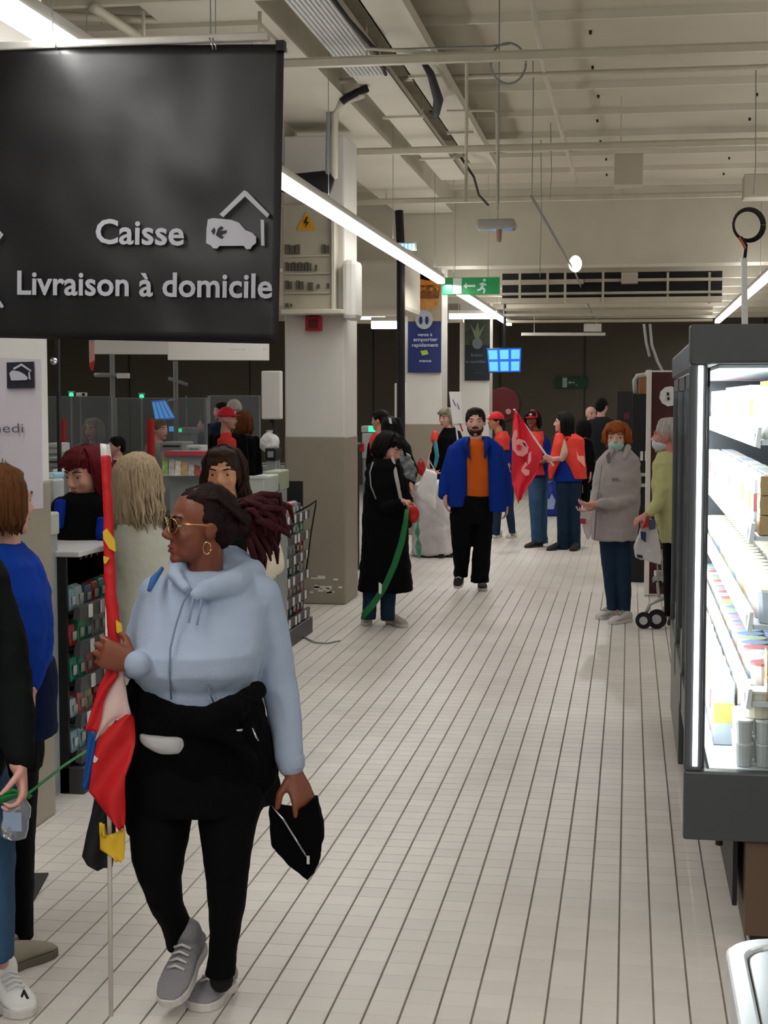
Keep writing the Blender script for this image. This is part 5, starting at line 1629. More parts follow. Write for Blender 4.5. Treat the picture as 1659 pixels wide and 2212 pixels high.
# black trousers
f.garment('trousers', M_BLKC, [[(284, 578, 1560, .01, .17), (276, 590, 1620, .02, .19), (274, 582, 1690, .03, .185), (280, 575, 1740, .03, .16)],
    [(278, 424, 1722, .02, .12), (278, 415, 1780, .0, .105), (284, 398, 1850, -.02, .085), (300, 390, 1900, -.01, .07), (322, 396, 1950, .03, .068), (348, 418, 2000, .10, .062), (362, 432, 2050, .16, .048)],
    [(424, 574, 1722, .02, .12), (428, 556, 1780, .0, .105), (440, 541, 1850, -.02, .085), (446, 537, 1900, -.02, .072), (450, 530, 1950, -.01, .068), (455, 520, 2010, .01, .055), (452, 512, 2060, .02, .045), (442, 508, 2105, .02, .042)]], e=2.1, disp=.01, dscale=.08)
# black jacket tied round the waist
jk = f.garment('tied_jacket', M_FABK, [[(288, 560, 1500, .01, .19), (280, 575, 1540, .01, .205), (276, 592, 1600, .02, .205), (276, 600, 1650, .04, .20), (274, 604, 1700, .08, .16), (276, 600, 1735, .1, .13)],
    [(270, 330, 1480, .03, .12), (270, 318, 1620, .03, .13), (270, 312, 1740, .02, .1), (272, 330, 1792, .0, .07)]],
    [[(290, 1478, -.04, 14), (335, 1525, -.15, 22), (400, 1558, -.18, 30), (455, 1560, -.2, 34), (505, 1530, -.19, 28), (556, 1492, -.1, 24)], [(455, 1560, -.19, 26), (500, 1595, -.2, 22), (545, 1640, -.2, 14)]], disp=.03, dscale=.08, e=2.2)
MB().tube([f.P(545, 1573, -.215), f.P(552, 1590, -.22), f.P(558, 1600, -.218)], .003, 6).build('zip_pull', M_CHROME, jk, smooth=True)
MB().ell(f.P(512, 1577, -.20), (CR * .017, FHZ * .01, ZZ * .006), 10, 6).build('metal_tag', M_CHROME, jk, smooth=True)
f.garment('tshirt_hem', mat('white_jersey', 'B4B4B6', .8, bump=.3, bscale=30), [(302, 436, 1572, -.066, .137), (306, 436, 1592, -.066, .139), (335, 428, 1608, -.06, .134)], disp=.006)
# shoes
M_GSH = mat('grey_knit', '8C8A90', .7, bump=.4, bscale=150); M_WS = mat('white_sole', 'D0CDCB', .6)
M_SOCK = mat('black_sock', '0B0B0C', .9)
f.shoe((432, 2046), (362, 2176), M_GSH, M_WS, flat=False, dh=.17, dt=-.06, wdt=.1, ankle=True, lace=M_WS)
f.shoe((497, 2132), (424, 2186), M_GSH, M_WS, wdt=.105, ankle=True, lace=M_WS)
for (a, b, r) in (((412, 2040, .16), (395, 2072, .11), 26), ((478, 2085, .03), (478, 2118, .03), 26)):
    MB().cap(f.P(*a), f.P(*b), r * f.k * .95, r * f.k).build('sock', M_SOCK, f.root, smooth=True)
# small black bag held in the right-hand side hand (own thing)
D_ = 4.30
bag = empty('black_pouch', W(640, 1905, D_), 'soft black zipped pouch held low by the person in the blue hoodie', 'bag')
bp_ = [(582, 1738, .0), (612, 1752, .0), (645, 1752, 0), (676, 1722, 0), (690, 1724, 0), (692, 1760, 0), (697, 1812, 0), (693, 1850, 0), (678, 1885, 0), (665, 1906, 0), (638, 1882, 0), (600, 1850, 0), (584, 1832, 0)]
mb = MB().prism([W(x, y, D_ - .02) for x, y, _ in bp_], FHZ * .05)
mb.build('pouch_body', M_FABK, bag, voxel=.006, sm=8, disp=.02, dscale=.07)
MB().tube([W(585, 1740, D_ - .03), W(612, 1770, D_ - .036), (W(640, 1815, D_ - .04)), W(662, 1850, D_ - .036)], .0032, 6).build('zip', M_CHROME, bag, smooth=True)
MB().box(W(666, 1857, D_ - .036), (.008, .005, .024)).build('zip_pull', M_CHROME, bag)
# flag
FD = 4.20
M_FR_ = mat('flag_red', 'C3121A', .55, bump=.15, bscale=14, var=.03); M_FW = mat('flag_white', 'D9BDB8', .6, bump=.1, bscale=14); M_FB = mat('flag_blue', '0F4C92', .55); M_FY = mat('flag_yellow', 'D9B022', .55); M_FBK = mat('flag_black', '0E0E10', .7)
fg = empty('rolled_flag', W(238, 2200, FD), 'rolled red flag with white, blue and yellow bands on a pale pole', 'flag')
pt, pbt = W(229, 962, FD + .05), W(240, 2195, FD + .03)
MB().cyl(pbt, pt, .0065, n=12).build('pole', mat('pale_pole', 'E6DFD8', .4), fg, smooth=True)
def fs(rows, m, name, dd=0, amp=.008, fr=7, ph=0, nx=8):
    return sheet([(W(a, y, FD + dd), W(b, y + sk, FD + dd)) for a, b, y, sk in rows], .006, nx, 3, amp, fr, ph).build(name, m, fg, smooth=True)
fs([(216, 236, 958, 2), (217, 240, 990, 8)], M_WPLAST, 'white_panel', -.0)
mb = MB()
rowsr = [(219, 239, 985), (221, 242, 1050), (223, 245, 1130), (224, 249, 1220), (226, 254, 1300), (231, 262, 1360), (236, 262, 1400), (236, 258, 1430)]
mb.loft([(W((a + b) / 2, y, FD), (b - a) / 2 * FD / FPX, .016 + .004 * math.sin(i * 2)) for i, (a, b, y) in enumerate(rowsr)], CR, FHZ, 20, 2.2)
mb.build('red_roll', M_FR_, fg, voxel=.004, sm=3, disp=.008, dscale=.05)
for pts in ([(222, 1148), (230, 1142), (248, 1168), (249, 1192), (236, 1185), (223, 1164)], [(223, 1202), (236, 1206), (228, 1218), (224, 1216)], [(250, 1340), (262, 1350), (264, 1374), (252, 1366)]):
    MB().prism([W(x, y, FD - .024) for x, y in pts], FHZ * .012).build('yellow_mark', M_FY, fg)
fs([(238, 262, 1400, 20), (232, 268, 1450, 10), (218, 276, 1500, 20), (216, 282, 1545, 0), (212, 250, 1580, -25), (206, 222, 1600, -12)], M_FW, 'white_panel', -.012, .008, 5)
fs([(236, 252, 1415, 10), (226, 256, 1455, 5), (210, 236, 1490, -2), (202, 222, 1520, 0), (190, 216, 1560, 0), (183, 210, 1578, 4)], M_FR_, 'red_panel', -.03, .006, 5)
fs([(270, 283, 1546, -4), (232, 288, 1572, -20), (210, 291, 1600, -6), (206, 291, 1625, -14), (200, 284, 1655, -12), (195, 272, 1690, -14), (190, 270, 1712, -4), (212, 270, 1740, 0), (238, 269, 1770, 0), (258, 267, 1792, 0)], M_FR_, 'red_panel', -.02, .012, 5, 1)
fs([(190, 210, 1578, 6), (186, 207, 1620, 4), (180, 200, 1680, 0), (176, 192, 1704, 2)], M_FB, 'blue_panel', .0, .006, 5)
MB().prism([W(x, y, FD - .036) for x, y in ((203, 1632), (212, 1640), (206, 1648), (201, 1646))], FHZ * .006).build('white_star', M_FW, fg)
fs([(214, 226, 1778, 2), (214, 230, 1800, 12), (215, 269, 1812, -20), (216, 269, 1835, 0), (244, 268, 1852, 2), (250, 262, 1862, 0)], M_FY, 'yellow_panel', .0, .006, 6)
fs([(204, 244, 1722, 10), (196, 246, 1760, 0), (186, 248, 1800, 0), (177, 246, 1850, 0), (190, 243, 1868, 6), (212, 240, 1880, -6)], M_FBK, 'black_panel', .06, .010, 6)

# ---------------------------------------------------------------- person at the left edge, dark jacket
f = Fig(4.28, (-20, 2200), 'dark-jacketed person at the left edge holding a bottle on a green strap', vox=.0055, skin=SKIN_P)
f.head(-110, 1080, 0, 160, yaw=70)
f.hair(hairm('dark_brown_hair', '2A1A12'), 'short')
f.core((-110, 1300, 0), (-100, 1650, 0), (((-25, 1900, 0), (5, 2080, 0)), ((-120, 1900, .1), (-130, 2080, .15))), r=.08)
f.arm((-30, 1270, -.02), (20, 1480, -.02), (40, 1652, -.14), (30, 26, 20))
wr = f.P(42, 1652, -.14)
f.hand(wr, (f.P(50, 1725, -.16) - wr), -CR * .8 - FHZ * .2, side=-1, curl=.95, size=.185, thumb=.9)
f.body()
f.garment('jacket', cloth('charcoal_green_cloth', '0F1413'), [(-200, -20, 1190, 0, .1), (-250, 10, 1240, 0, .15), (-240, 30, 1400, 0, .17), (-230, 20, 1600, 0, .17), (-235, 5, 1700, 0, .17)],
          [[(-28, 1262, 0, 50), (14, 1380, -.01, 46), (24, 1480, -.03, 46), (34, 1580, -.09, 42), (42, 1632, -.13, 33)]], disp=.02)
f.garment('jeans', M_JEANL, [[(-180, 8, 1650, 0, .15), (-175, 18, 1720, 0, .15)], [(-70, 26, 1700, 0, .11), (-60, 30, 1850, 0, .09), (-52, 31, 1960, 0, .075), (-46, 28, 2070, 0, .07)], [(-180, -80, 1700, .05, .11), (-170, -100, 1880, .08, .09), (-165, -105, 2080, .12, .07)]], disp=.014)
f.shoe((0, 2150), (52, 2196), M_WPLAST, M_SOLE, wdt=.105, ankle=True, lace=M_PAPER)
MB().prism([W(x, y, 4.14) for x, y in ((44, 2152), (50, 2138), (53, 2140), (62, 2158), (57, 2158), (52, 2148), (48, 2156))], FHZ * .006).build('shoe_mark', M_BLACK, f.root)
f.shoe((-140, 2120), (-90, 2150), M_WPLAST, M_SOLE, ankle=True)
BD = 4.12
t = empty('water_bottle', W(34, 1815, BD), 'clear plastic bottle with blue cap dangling from the left hand on a green strap', 'bottle')
a, b = W(42, 1712, BD), W(28, 1812, BD)
ax_ = (b - a).normalized()
xx = ax_.orthogonal().normalized(); yy = ax_.cross(xx)
mb = MB().rings([[a + ax_ * (t_ * (b - a).length) + xx * (r * math.cos(2 * math.pi * i / 16)) + yy * (r * math.sin(2 * math.pi * i / 16)) for i in range(16)] for t_, r in ((0, .014), (.1, .018), (.28, .036), (.5, .038), (.55, .035), (.75, .037), (.95, .034), (1, .02))])
mb.build('bottle_body', mat('misty_plastic', 'DDE4EA', .1, trans=.8, var=.03), t, smooth=True)
MB().cyl(a - ax_ * .018, a + ax_ * .004, .017, n=14).build('cap', mat('cap_blue', '1A2A6A', .4), t)
MB().box(a.lerp(b, .55) - FHZ * .036, (.05, .004, .05)).build('label_print', mat('bottle_label', '8EA3BF', .5), t)
t = empty('green_strap', W(60, 1700, 4.12), 'green strap running from the left hand across the near snack rack', 'strap')
MB().tube([W(-20, 1738, 4.15), W(20, 1722, 4.1), W(60, 1715, 4.12), W(88, 1693, 4.2), W(140, 1652, 4.6), W(205, 1610, 5.0)], [(.004, .013)] * 6, 8).build('webbing', mat('strap_green', '1E8A44', .6), t, smooth=True)
MB().tube([W(-15, 1730, 4.13), W(30, 1708, 4.1), W(66, 1722, 4.12)], [(.004, .012)] * 3, 8).build('webbing_loop', mat('strap_green', '1E8A44', .6), t, smooth=True)

# ---------------------------------------------------------------- blue jacket person behind, left
f = Fig(4.95, (50, 2120), 'brown-haired person in a royal blue jacket seen from behind at left', vox=.006, skin=SKIN_L)
f.head(8, 1082, 0, 150, yaw=136, neck=(15, 1200))
f.hair(hairm('chestnut_hair', '5A3618'), 'bob', length=.30, n=80, seed=3, fringe=False, face=55)
f.core((10, 1250, 0), (20, 1650, 0), (((47, 1850, .03), (49, 2040, .03)), ((-20, 1850, .1), (-25, 2040, .18))), r=.07)
f.arm((70, 1250, 0), (84, 1400, -.02), (66, 1490, -.12), (22, 18, 15))
wr = f.P(64, 1495, -.13); f.hand(wr, -ZZ, -CR, side=1, curl=.4, size=.17)
f.body()
f.garment('jacket', cloth('royal_blue_cloth', '0A3696', spec=.2), [(-40, 42, 1172, .0, .09), (-90, 85, 1215, 0, .14), (-100, 108, 1280, 0, .17), (-100, 112, 1360, -.02, .18), (-100, 108, 1440, -.02, .17), (-100, 100, 1500, 0, .16)],
          [[(60, 1240, 0, 40), (80, 1340, -.02, 37), (82, 1410, -.04, 32), (66, 1480, -.11, 22)]], disp=.02)
f.garment('navy_coat_tail', cloth('deep_navy', '0B1638'), [(-100, 116, 1425, .01, .165), (-100, 122, 1500, .01, .17), (-100, 121, 1590, .02, .17)], disp=.015)
f.garment('trousers', M_BLKC, [[(-60, 96, 1570, .02, .14), (-55, 88, 1660, .02, .14)], [(10, 82, 1640, .03, .09), (22, 72, 1880, .03, .07), (28, 70, 2060, .03, .055)], [(-55, 15, 1640, .05, .09), (-50, 0, 1880, .1, .07), (-45, -5, 2060, .2, .055)]], disp=.012)
f.shoe((36, 2092), (84, 2072), mat('khaki_shoe', '8A8172', .7), mat('khaki_sole', '5E584C', .7), wdt=.09)
f.shoe((-40, 2070), (0, 2050), mat('khaki_shoe', '8A8172', .7), mat('khaki_sole', '5E584C', .7), wdt=.09)

# ---------------------------------------------------------------- red-haired cashier
f = Fig(7.35, (170, 1660), 'red-haired person in black and blue leaning on the near checkout desk', vox=.006, skin=SKIN_L)
f.head(186, 1022, 0, 112, yaw=-38, pit=-12, neck=(185, 1098), brow='3A1512')
f.hair(hairm('wine_red_hair', '5C0F18'), 'long', length=.5, n=150, seed=6, fringe=True, face=58, wavy=.07, thick=.028)
f.core((170, 1120, 0), (170, 1400, 0), (((150, 1530, 0), (150, 1640, 0)), ((195, 1530, 0), (195, 1640, 0))), r=.07)
f.arm((130, 1090, 0), (104, 1160, -.05), (112, 1184, -.2), (16, 13, 10))
wr = f.P(108, 1186, -.28); f.hand(wr, f.P(96, 1191, -.36) - wr, -ZZ, side=1, curl=.25, size=.17)
f.arm((225, 1090, 0), (234, 1165, -.05), (215, 1184, -.15), (16, 13, 10))
wr = f.P(208, 1186, -.2); f.hand(wr, f.P(196, 1191, -.3) - wr, -ZZ, side=-1, curl=.25, size=.17)
f.body()
tp = f.garment('jumper', M_BLKC, [(150, 222, 1062, 0, .07), (122, 238, 1082, 0, .11), (112, 240, 1130, 0, .12), (118, 236, 1200, 0, .13), (115, 236, 1330, 0, .13), (118, 232, 1420, 0, .13)],
          [[(132, 1090, 0, 19), (108, 1160, -.05, 19), (104, 1180, -.15, 13)], [(226, 1090, 0, 19), (232, 1160, -.05, 18), (216, 1182, -.14, 12)]], disp=.014)
M_RB = cloth('cobalt_panel', '12309A')
f.garment('shoulder_panel', M_RB, [(121, 150, 1078, -.045, .085), (119, 148, 1105, -.055, .085), (126, 146, 1140, -.05, .08)], disp=.006)
f.garment('sleeve_panel', M_RB, [(212, 238, 1115, -.04, .09), (208, 241, 1150, -.05, .09), (212, 238, 1176, -.04, .08)], disp=.006)
f.garment('trousers', M_NAVY, [[(120, 230, 1400, 0, .13), (122, 228, 1450, 0, .13)], [(122, 172, 1440, 0, .09), (130, 168, 1640, 0, .06)], [(178, 228, 1440, 0, .09), (182, 220, 1640, 0, .06)]], disp=.01)
f.shoe((150, 1650), (146, 1672), M_BLKC, M_DSOLE); f.shoe((200, 1650), (204, 1672), M_BLKC, M_DSOLE)

# ---------------------------------------------------------------- blonde person in sage coat
f = Fig(7.0, (300, 1690), 'long blonde-haired person in a pale sage coat seen from behind', vox=.006, skin=SKIN_L)
f.head(303, 1040, 0, 118, yaw=150, feat=True, neck=(300, 1120))
f.hair(hairm('ash_blonde_hair', 'A38F74'), 'long', length=.72, n=240, seed=8, fringe=False, face=38, wavy=.16, thick=.024)
f.core((300, 1150, 0), (300, 1420, 0), (((280, 1560, 0), (280, 1670, 0)), ((325, 1560, 0), (325, 1670, 0))), r=.07)
f.arm((350, 1160, 0), (352, 1260, -.1), (350, 1320, -.2), (17, 14, 10)); wr = f.P(350, 1320, -.2); f.hand(wr, -ZZ, CR, 1, .4, .17)
f.arm((258, 1160, 0), (250, 1260, 0), (252, 1345, -.05), (17, 14, 10)); wr = f.P(252, 1345, -.05); f.hand(wr, -ZZ, CR, 1, .4, .17)
f.body()
f.garment('coat', cloth('sage_cloth', 'B4B4A6', var=.04), [(268, 338, 1105, 0, .08), (250, 360, 1130, 0, .12), (246, 370, 1180, 0, .14), (248, 372, 1280, 0, .15), (246, 374, 1400, 0, .16), (244, 376, 1480, 0, .16)],
          [[(262, 1145, 0, 20), (256, 1240, 0, 19), (254, 1330, -.02, 15)], [(350, 1150, 0, 22), (356, 1240, -.06, 20), (352, 1305, -.16, 15)]], disp=.02)
f.garment('trousers', M_JEAN, [[(256, 300, 1460, 0, .09), (264, 298, 1672, 0, .06)], [(304, 352, 1460, 0, .09), (308, 346, 1672, 0, .06)]], disp=.01)
f.shoe((278, 1680), (272, 1700), M_BLKC, M_DSOLE); f.shoe((326, 1680), (332, 1700), M_BLKC, M_DSOLE)

# ---------------------------------------------------------------- brown-haired person in cream coat
f = Fig(7.3, (520, 1660), 'long brown-haired person in a cream coat facing the lens behind the flag bearer', vox=.006, skin=SKIN_T)
f.head(483, 1020, 0, 108, yaw=-6, pit=-6, neck=(488, 1100), brow='1E120C')
f.hair(hairm('dark_brown_hair', '2A1A12'), 'long', length=.62, n=170, seed=12, fringe=False, face=74, wavy=.12, thick=.026)
f.core((500, 1120, 0), (505, 1400, 0), (((485, 1530, 0), (485, 1640, 0)), ((530, 1530, 0), (530, 1640, 0))), r=.07)
f.arm((560, 1130, 0), (592, 1210, 0), (570, 1248, -.12), (17, 14, 10))
wr = f.P(566, 1248, -.14); f.hand(wr, f.P(552, 1246, -.2) - wr, ZZ, 1, .6, .17)
f.arm((450, 1130, 0), (430, 1230, -.05), (450, 1260, -.2), (17, 14, 10)); wr = f.P(455, 1260, -.2); f.hand(wr, CR - FHZ * .3, ZZ, 1, .6, .17)
f.body()
f.garment('coat', cloth('cream_cloth', 'BDB29E', var=.04), [(455, 560, 1108, .02, .10), (440, 580, 1140, .02, .13), (440, 582, 1250, .02, .15), (438, 578, 1400, .02, .15), (440, 576, 1450, .02, .15)],
          [[(560, 1135, 0, 24), (588, 1195, -.02, 25), (592, 1222, -.06, 21), (575, 1245, -.12, 15)], [(450, 1135, 0, 22), (434, 1220, -.03, 18), (450, 1256, -.16, 13)]], disp=.02)
f.garment('black_top', M_BLKC, [(478, 528, 1085, -.035, .07), (470, 535, 1130, -.06, .09), (470, 540, 1260, -.09, .09), (470, 540, 1380, -.09, .09)], disp=.01)
f.garment('trousers', M_NAVY, [[(460, 512, 1430, 0, .09), (470, 500, 1640, 0, .06)], [(512, 560, 1430, 0, .09), (516, 548, 1640, 0, .06)]], disp=.01)
f.shoe((485, 1645), (480, 1668), M_BLKC, M_DSOLE); f.shoe((532, 1645), (538, 1668), M_BLKC, M_DSOLE)

# ---------------------------------------------------------------- walking man
f = Fig(13.95, (1030, 1275), 'bearded person in an open bright blue jacket and orange top walking forward', vox=.007, skin=SKIN_P)
f.head(1027, 911, 0, 60, yaw=-4, neck=(1028, 950), brow='2A1C14', fat=1.05)
f.hair(hairm('black_brown_hair', '1C1412'), 'short', fringe=False)
bm = MB(); f.E(bm, (0, .16, -.36), (.235, .235, .17)); 
for q in (-1, 1):
    f.E(bm, (q * .24, .1, -.2), (.05, .12, .18))
bo = bm.build('beard', hairm('beard_brown', '33221C'), f.root, voxel=.007, sm=2, disp=.01, dscale=.02)
MB().tube([f.L(-.11, .36, -.22), f.L(0, .41, -.205), f.L(.11, .36, -.22)], .028 * f.hb[4], 6).build('moustache', hairm('beard_brown', '33221C'), bo, smooth=True)
f.core((1028, 970, .02), (1022, 1095, .02), (((1000, 1180, -.02), (998, 1238, 0)), ((1040, 1185, 0), (1042, 1258, 0))), r=.08)
f.arm((984, 982, 0), (962, 1030, .02), (962, 1072, -.05), (10, 8, 6)); wr = f.P(961, 1074, -.05); f.hand(wr, -ZZ + CR * .15, CR, -1, .45, .19)
f.arm((1068, 982, 0), (1090, 1035, .03), (1094, 1088, .0), (10, 8, 6)); wr = f.P(1094, 1090, 0); f.hand(wr, -ZZ, -CR, 1, .6, .18)
f.body()
M_ROY = cloth('bright_blue_cotton', '072C86', spec=.2, bscale=120)
f.garment('orange_top', cloth('orange_knit', 'C65A1E'), [(1014, 1043, 949, -.01, .06), (1004, 1056, 960, 0, .11), (998, 1062, 1000, 0, .125), (1000, 1060, 1072, 0, .12)], disp=.008)
jk = f.garment('jacket', M_ROY, [[(1002, 1017, 943, .02, .07), (982, 1016, 954, .01, .10), (970, 1015, 968, .01, .12), (966, 1014, 1000, .0, .135), (966, 1013, 1060, .0, .14), (968, 1010, 1094, .0, .135)],
    [(1041, 1056, 943, .02, .07), (1044, 1074, 954, .01, .10), (1046, 1086, 968, .01, .12), (1048, 1090, 1000, .0, .135), (1052, 1092, 1060, 0, .14), (1052, 1094, 1104, 0, .135)],
    [(992, 1066, 950, .08, .05), (976, 1086, 1000, .1, .05), (974, 1088, 1095, .1, .05)]],
    [[(978, 972, .01, 12), (962, 1030, .01, 13.5), (957, 1068, -.03, 11)], [(1077, 972, .01, 12), (1092, 1032, .02, 13.5), (1096, 1084, 0, 11)]], disp=.014, dscale=.16)
for (a, b) in (((1011, 945, -.07), (1014, 990, -.14)), ((1047, 945, -.07), (1048, 990, -.14))):
    MB().tube([f.P(*a), f.P(a[0] + (5 if a[0] > 1030 else -5), 960, -.13), f.P(*b)], [.014, .026, .008], 8).build('lapel', M_ROY, jk, smooth=True)
f.garment('trousers', M_BLKC, [[(974, 1062, 1070, .01, .13), (972, 1066, 1110, .01, .14), (974, 1066, 1130, .01, .14)], [(972, 1022, 1118, -.01, .12), (976, 1018, 1180, -.03, .1), (980, 1012, 1225, 0, .1), (980, 1010, 1246, .02, .1)], [(1020, 1066, 1118, .01, .12), (1022, 1062, 1180, .0, .11), (1018, 1056, 1240, 0, .1), (1016, 1056, 1258, 0, .1)]], disp=.018)
M_BSH = mat('black_canvas', '16151A', .8)
f.shoe((998, 1240), (988, 1272), M_BSH, M_SOLE, flat=False, dh=.1, dt=-.12, lace=M_PAPER)
f.shoe((1037, 1262), (1046, 1284), M_BSH, M_SOLE, lace=M_PAPER)

# ---------------------------------------------------------------- long black coat with green strap
f = Fig(11.8, (825, 1350), 'dark-haired person in a long black coat holding a green strap and red pouch', vox=.007, skin=SKIN_L)
f.head(842, 968, 0, 66, yaw=60, pit=-25, neck=(832, 1010))
f.hair(hairm('jet_hair', '0B090A'), 'bob', length=.25, n=60, seed=2, face=60)
f.core((825, 1040, 0), (820, 1160, 0), (((800, 1250, 0), (798, 1335, 0)), ((838, 1250, 0), (842, 1338, 0))), r=.07)
f.arm((800, 1030, 0), (806, 1095, -.08), (872, 1085, -.18), (11, 9, 7)); wr = f.P(870, 1082, -.2); f.hand(wr, CR - ZZ * .3, -ZZ, -1, .7, .17)
f.arm((860, 1035, .05), (880, 1085, .0), (884, 1090, -.1), (11, 9, 7)); wr = f.P(882, 1092, -.1); f.hand(wr, CR * .3 - ZZ, CR, -1, .8, .17)
f.body()
co = f.garment('long_coat', M_BLKC, [(808, 852, 990, 0, .08), (795, 866, 1006, 0, .13), (787, 872, 1050, 0, .15), (784, 878, 1110, 0, .16), (780, 884, 1180, 0, .17), (776, 889, 1240, 0, .18), (774, 891, 1276, 0, .18)],
    [[(802, 1024, -.02, 15), (806, 1085, -.08, 14), (835, 1098, -.16, 13), (862, 1088, -.19, 11)], [(862, 1030, .03, 13), (882, 1085, .0, 12)]], disp=.025)
f.garment('hood', M_BLKC, [(806, 862, 988, .06, .09), (800, 868, 1008, .06, .1), (808, 860, 1024, .06, .08)], disp=.02)
f.garment('white_scarf', mat('white_lining', 'A9A6A0', .8), None, [[(848, 990, -.06, 5), (858, 1040, -.14, 5), (868, 1090, -.17, 4)]], disp=.004)
MB().tube([f.P(806, 998, -.13), f.P(799, 1020, -.17), f.P(801, 1050, -.175), f.P(812, 1078, -.17)], .006, 6).build('pale_strap', M_GREY, co, smooth=True)
f.garment('jeans', M_JEAN, [[(784, 816, 1262, 0, .07), (783, 812, 1338, 0, .06)], [(822, 856, 1262, 0, .07), (822, 852, 1340, 0, .06)]], disp=.01)
M_BG = mat('beige_shoe', 'B5AB98', .7)
f.shoe((796, 1338), (790, 1354), M_BG, M_SOLE); f.shoe((838, 1345), (876, 1356), M_BG, M_SOLE)
t = empty('green_strap', W(830, 1300, 11.5), 'long green strap hanging in a curve in front of the black coat', 'strap')
MB().tube([W(x, y, 11.45) for x, y in ((879, 1100), (876, 1128), (868, 1170), (852, 1220), (830, 1270), (806, 1305), (788, 1325), (782, 1338))], [(.004, .024), (.004, .034), (.004, .04), (.004, .04), (.004, .036), (.004, .04), (.004, .04), (.004, .02)], 8).build('webbing', mat('deep_green_strap', '0F6A34', .6), t, smooth=True)
MB().prism([W(x, y, 11.44) for x, y in ((818, 1258), (825, 1262), (824, 1288), (818, 1280))], FHZ * .01).build('white_tag', M_PAPER, t)
t = empty('red_pouch', W(893, 1130, 11.55), 'bright red pouch held against the long black coat', 'pouch')
MB().ell(W(893, 1112, 11.5), (CR * .047, FHZ * .03, ZZ * .066), 16, 10).build('pouch_body', M_RED, t, voxel=.008, disp=.02, dscale=.05)
MB().tube([W(893, 1092, 11.5), W(887, 1082, 11.55)], .006, 6).build('drawstring', M_RED, t)
t = empty('green_ribbons', W(902, 1200, 15.8), 'thin pale green ribbons dangling beside the black coat', 'ribbon')
for k in range(4):
    MB().tube([W(900 + k * 2, 1120, 15.8), W(906 - k * 3, 1150, 15.8), W(898 + k * 4, 1180, 15.8), W(904 + k, 1206, 15.8)], [(.003, .012)] * 4, 6).build('ribbon_strand', mat('mint_ribbon', '5FA884', .6), t, smooth=True)

# ---------------------------------------------------------------- masked person with orange hair
f = Fig(12.1, (1330, 1345), 'orange-haired person in a pale grey coat wearing a blue-green face mask', vox=.007, skin=SKIN_P)
f.head(1332, 945, 0, 66, yaw=-14, mask=mat('mask_teal', '9CC4C0', .7), neck=(1336, 985), brow='6A3A1C')
f.hair(hairm('orange_hair', '8E4A1C'), 'bob', length=-.02, n=120, seed=5, face=50, thick=.045, wavy=.1)
f.core((1335, 1010, 0), (1330, 1160, 0), (((1320, 1250, 0), (1330, 1320, 0)), ((1345, 1250, 0), (1350, 1325, 0))), r=.07)
f.arm((1366, 1010, 0), (1366, 1075, -.04), (1290, 1088, -.22), (11, 9, 7)); wr = f.P(1286, 1088, -.22); f.hand(wr, -CR - ZZ * .1, ZZ * .6 + FHZ * .2, 1, .7, .18)
f.arm((1298, 1010, 0), (1286, 1070, -.02), (1276, 1098, -.18), (11, 9, 7)); wr = f.P(1276, 1098, -.2); f.hand(wr, -CR * .8 - ZZ * .2 - FHZ * .3, ZZ, -1, .7, .17)
f.body()
M_GC = cloth('pale_grey_coat', 'A79FA0', var=.03)
ct = f.garment('coat', M_GC, [(1312, 1362, 972, .01, .075), (1294, 1380, 990, 0, .12), (1286, 1384, 1030, 0, .155), (1280, 1382, 1080, 0, .165), (1277, 1378, 1130, 0, .17), (1277, 1376, 1166, 0, .17)],
    [[(1368, 1002, 0, 15), (1370, 1050, -.05, 15), (1366, 1078, -.1, 15), (1330, 1090, -.18, 13), (1298, 1088, -.22, 11)], [(1298, 1004, 0, 13), (1290, 1060, -.06, 13), (1284, 1092, -.16, 10)]], disp=.022)
f.garment('coat_collar', M_GC, None, [[(1322, 968, -.06, 8), (1316, 986, -.10, 6)], [(1356, 966, -.05, 8), (1348, 990, -.11, 6)]], disp=.006, parent=ct)
MB().prism([f.P(x, y, -.155) for x, y in ((1309, 985), (1317, 975), (1319, 1000), (1313, 1002))], FHZ * .01).build('collar_lining', mat('grey_lining', '6C6468', .8), ct)
MB().tube([f.P(1300, 1005, -.16), f.P(1290, 1080, -.17), f.P(1284, 1165, -.18)], .005, 6).build('front_seam', mat('seam_grey', '7F777A', .8), ct, smooth=True)
MB().box(f.P(1329, 1035, -.16), (.05, .006, .02)).build('chest_mark', mat('seam_grey', '7F777A', .8), ct)
for (x, y) in ((1292, 1060), (1305, 1115)):
    MB().sph(f.P(x, y, -.2), .008).build('button', M_CHROME, ct)
f.garment('jeans', M_JEAN, [[(1292, 1338, 1150, 0, .09), (1300, 1332, 1220, 0, .07), (1312, 1334, 1318, .02, .05)], [(1318, 1362, 1150, 0, .09), (1330, 1364, 1230, -.02, .07), (1340, 1362, 1322, -.02, .05)]], disp=.01)
M_WSH = mat('white_leather', 'C4C0BC', .6)
f.shoe((1334, 1332), (1290, 1338), M_WSH, M_SOLE, lace=M_GREY); f.shoe((1362, 1342), (1318, 1349), M_WSH, M_SOLE, lace=M_GREY)
t = empty('white_carrier_bag', W(1268, 1165, 12.0), 'crumpled white and pink bag held low by the masked person', 'bag')
mb = MB().prism([W(x, y, 11.85) for x, y in ((1254, 1098), (1268, 1100), (1279, 1112), (1278, 1150), (1270, 1168), (1262, 1148), (1256, 1120))], FHZ * .06)
mb.build('bag_body', mat('bag_white', 'BDB4B6', .6), t, voxel=.008, disp=.02, dscale=.06)
MB().prism([W(x, y, 11.82) for x, y in ((1253, 1120), (1266, 1121), (1265, 1132), (1254, 1131))], FHZ * .01).build('pink_print', mat('magenta_print', '9A2A50', .5), t)

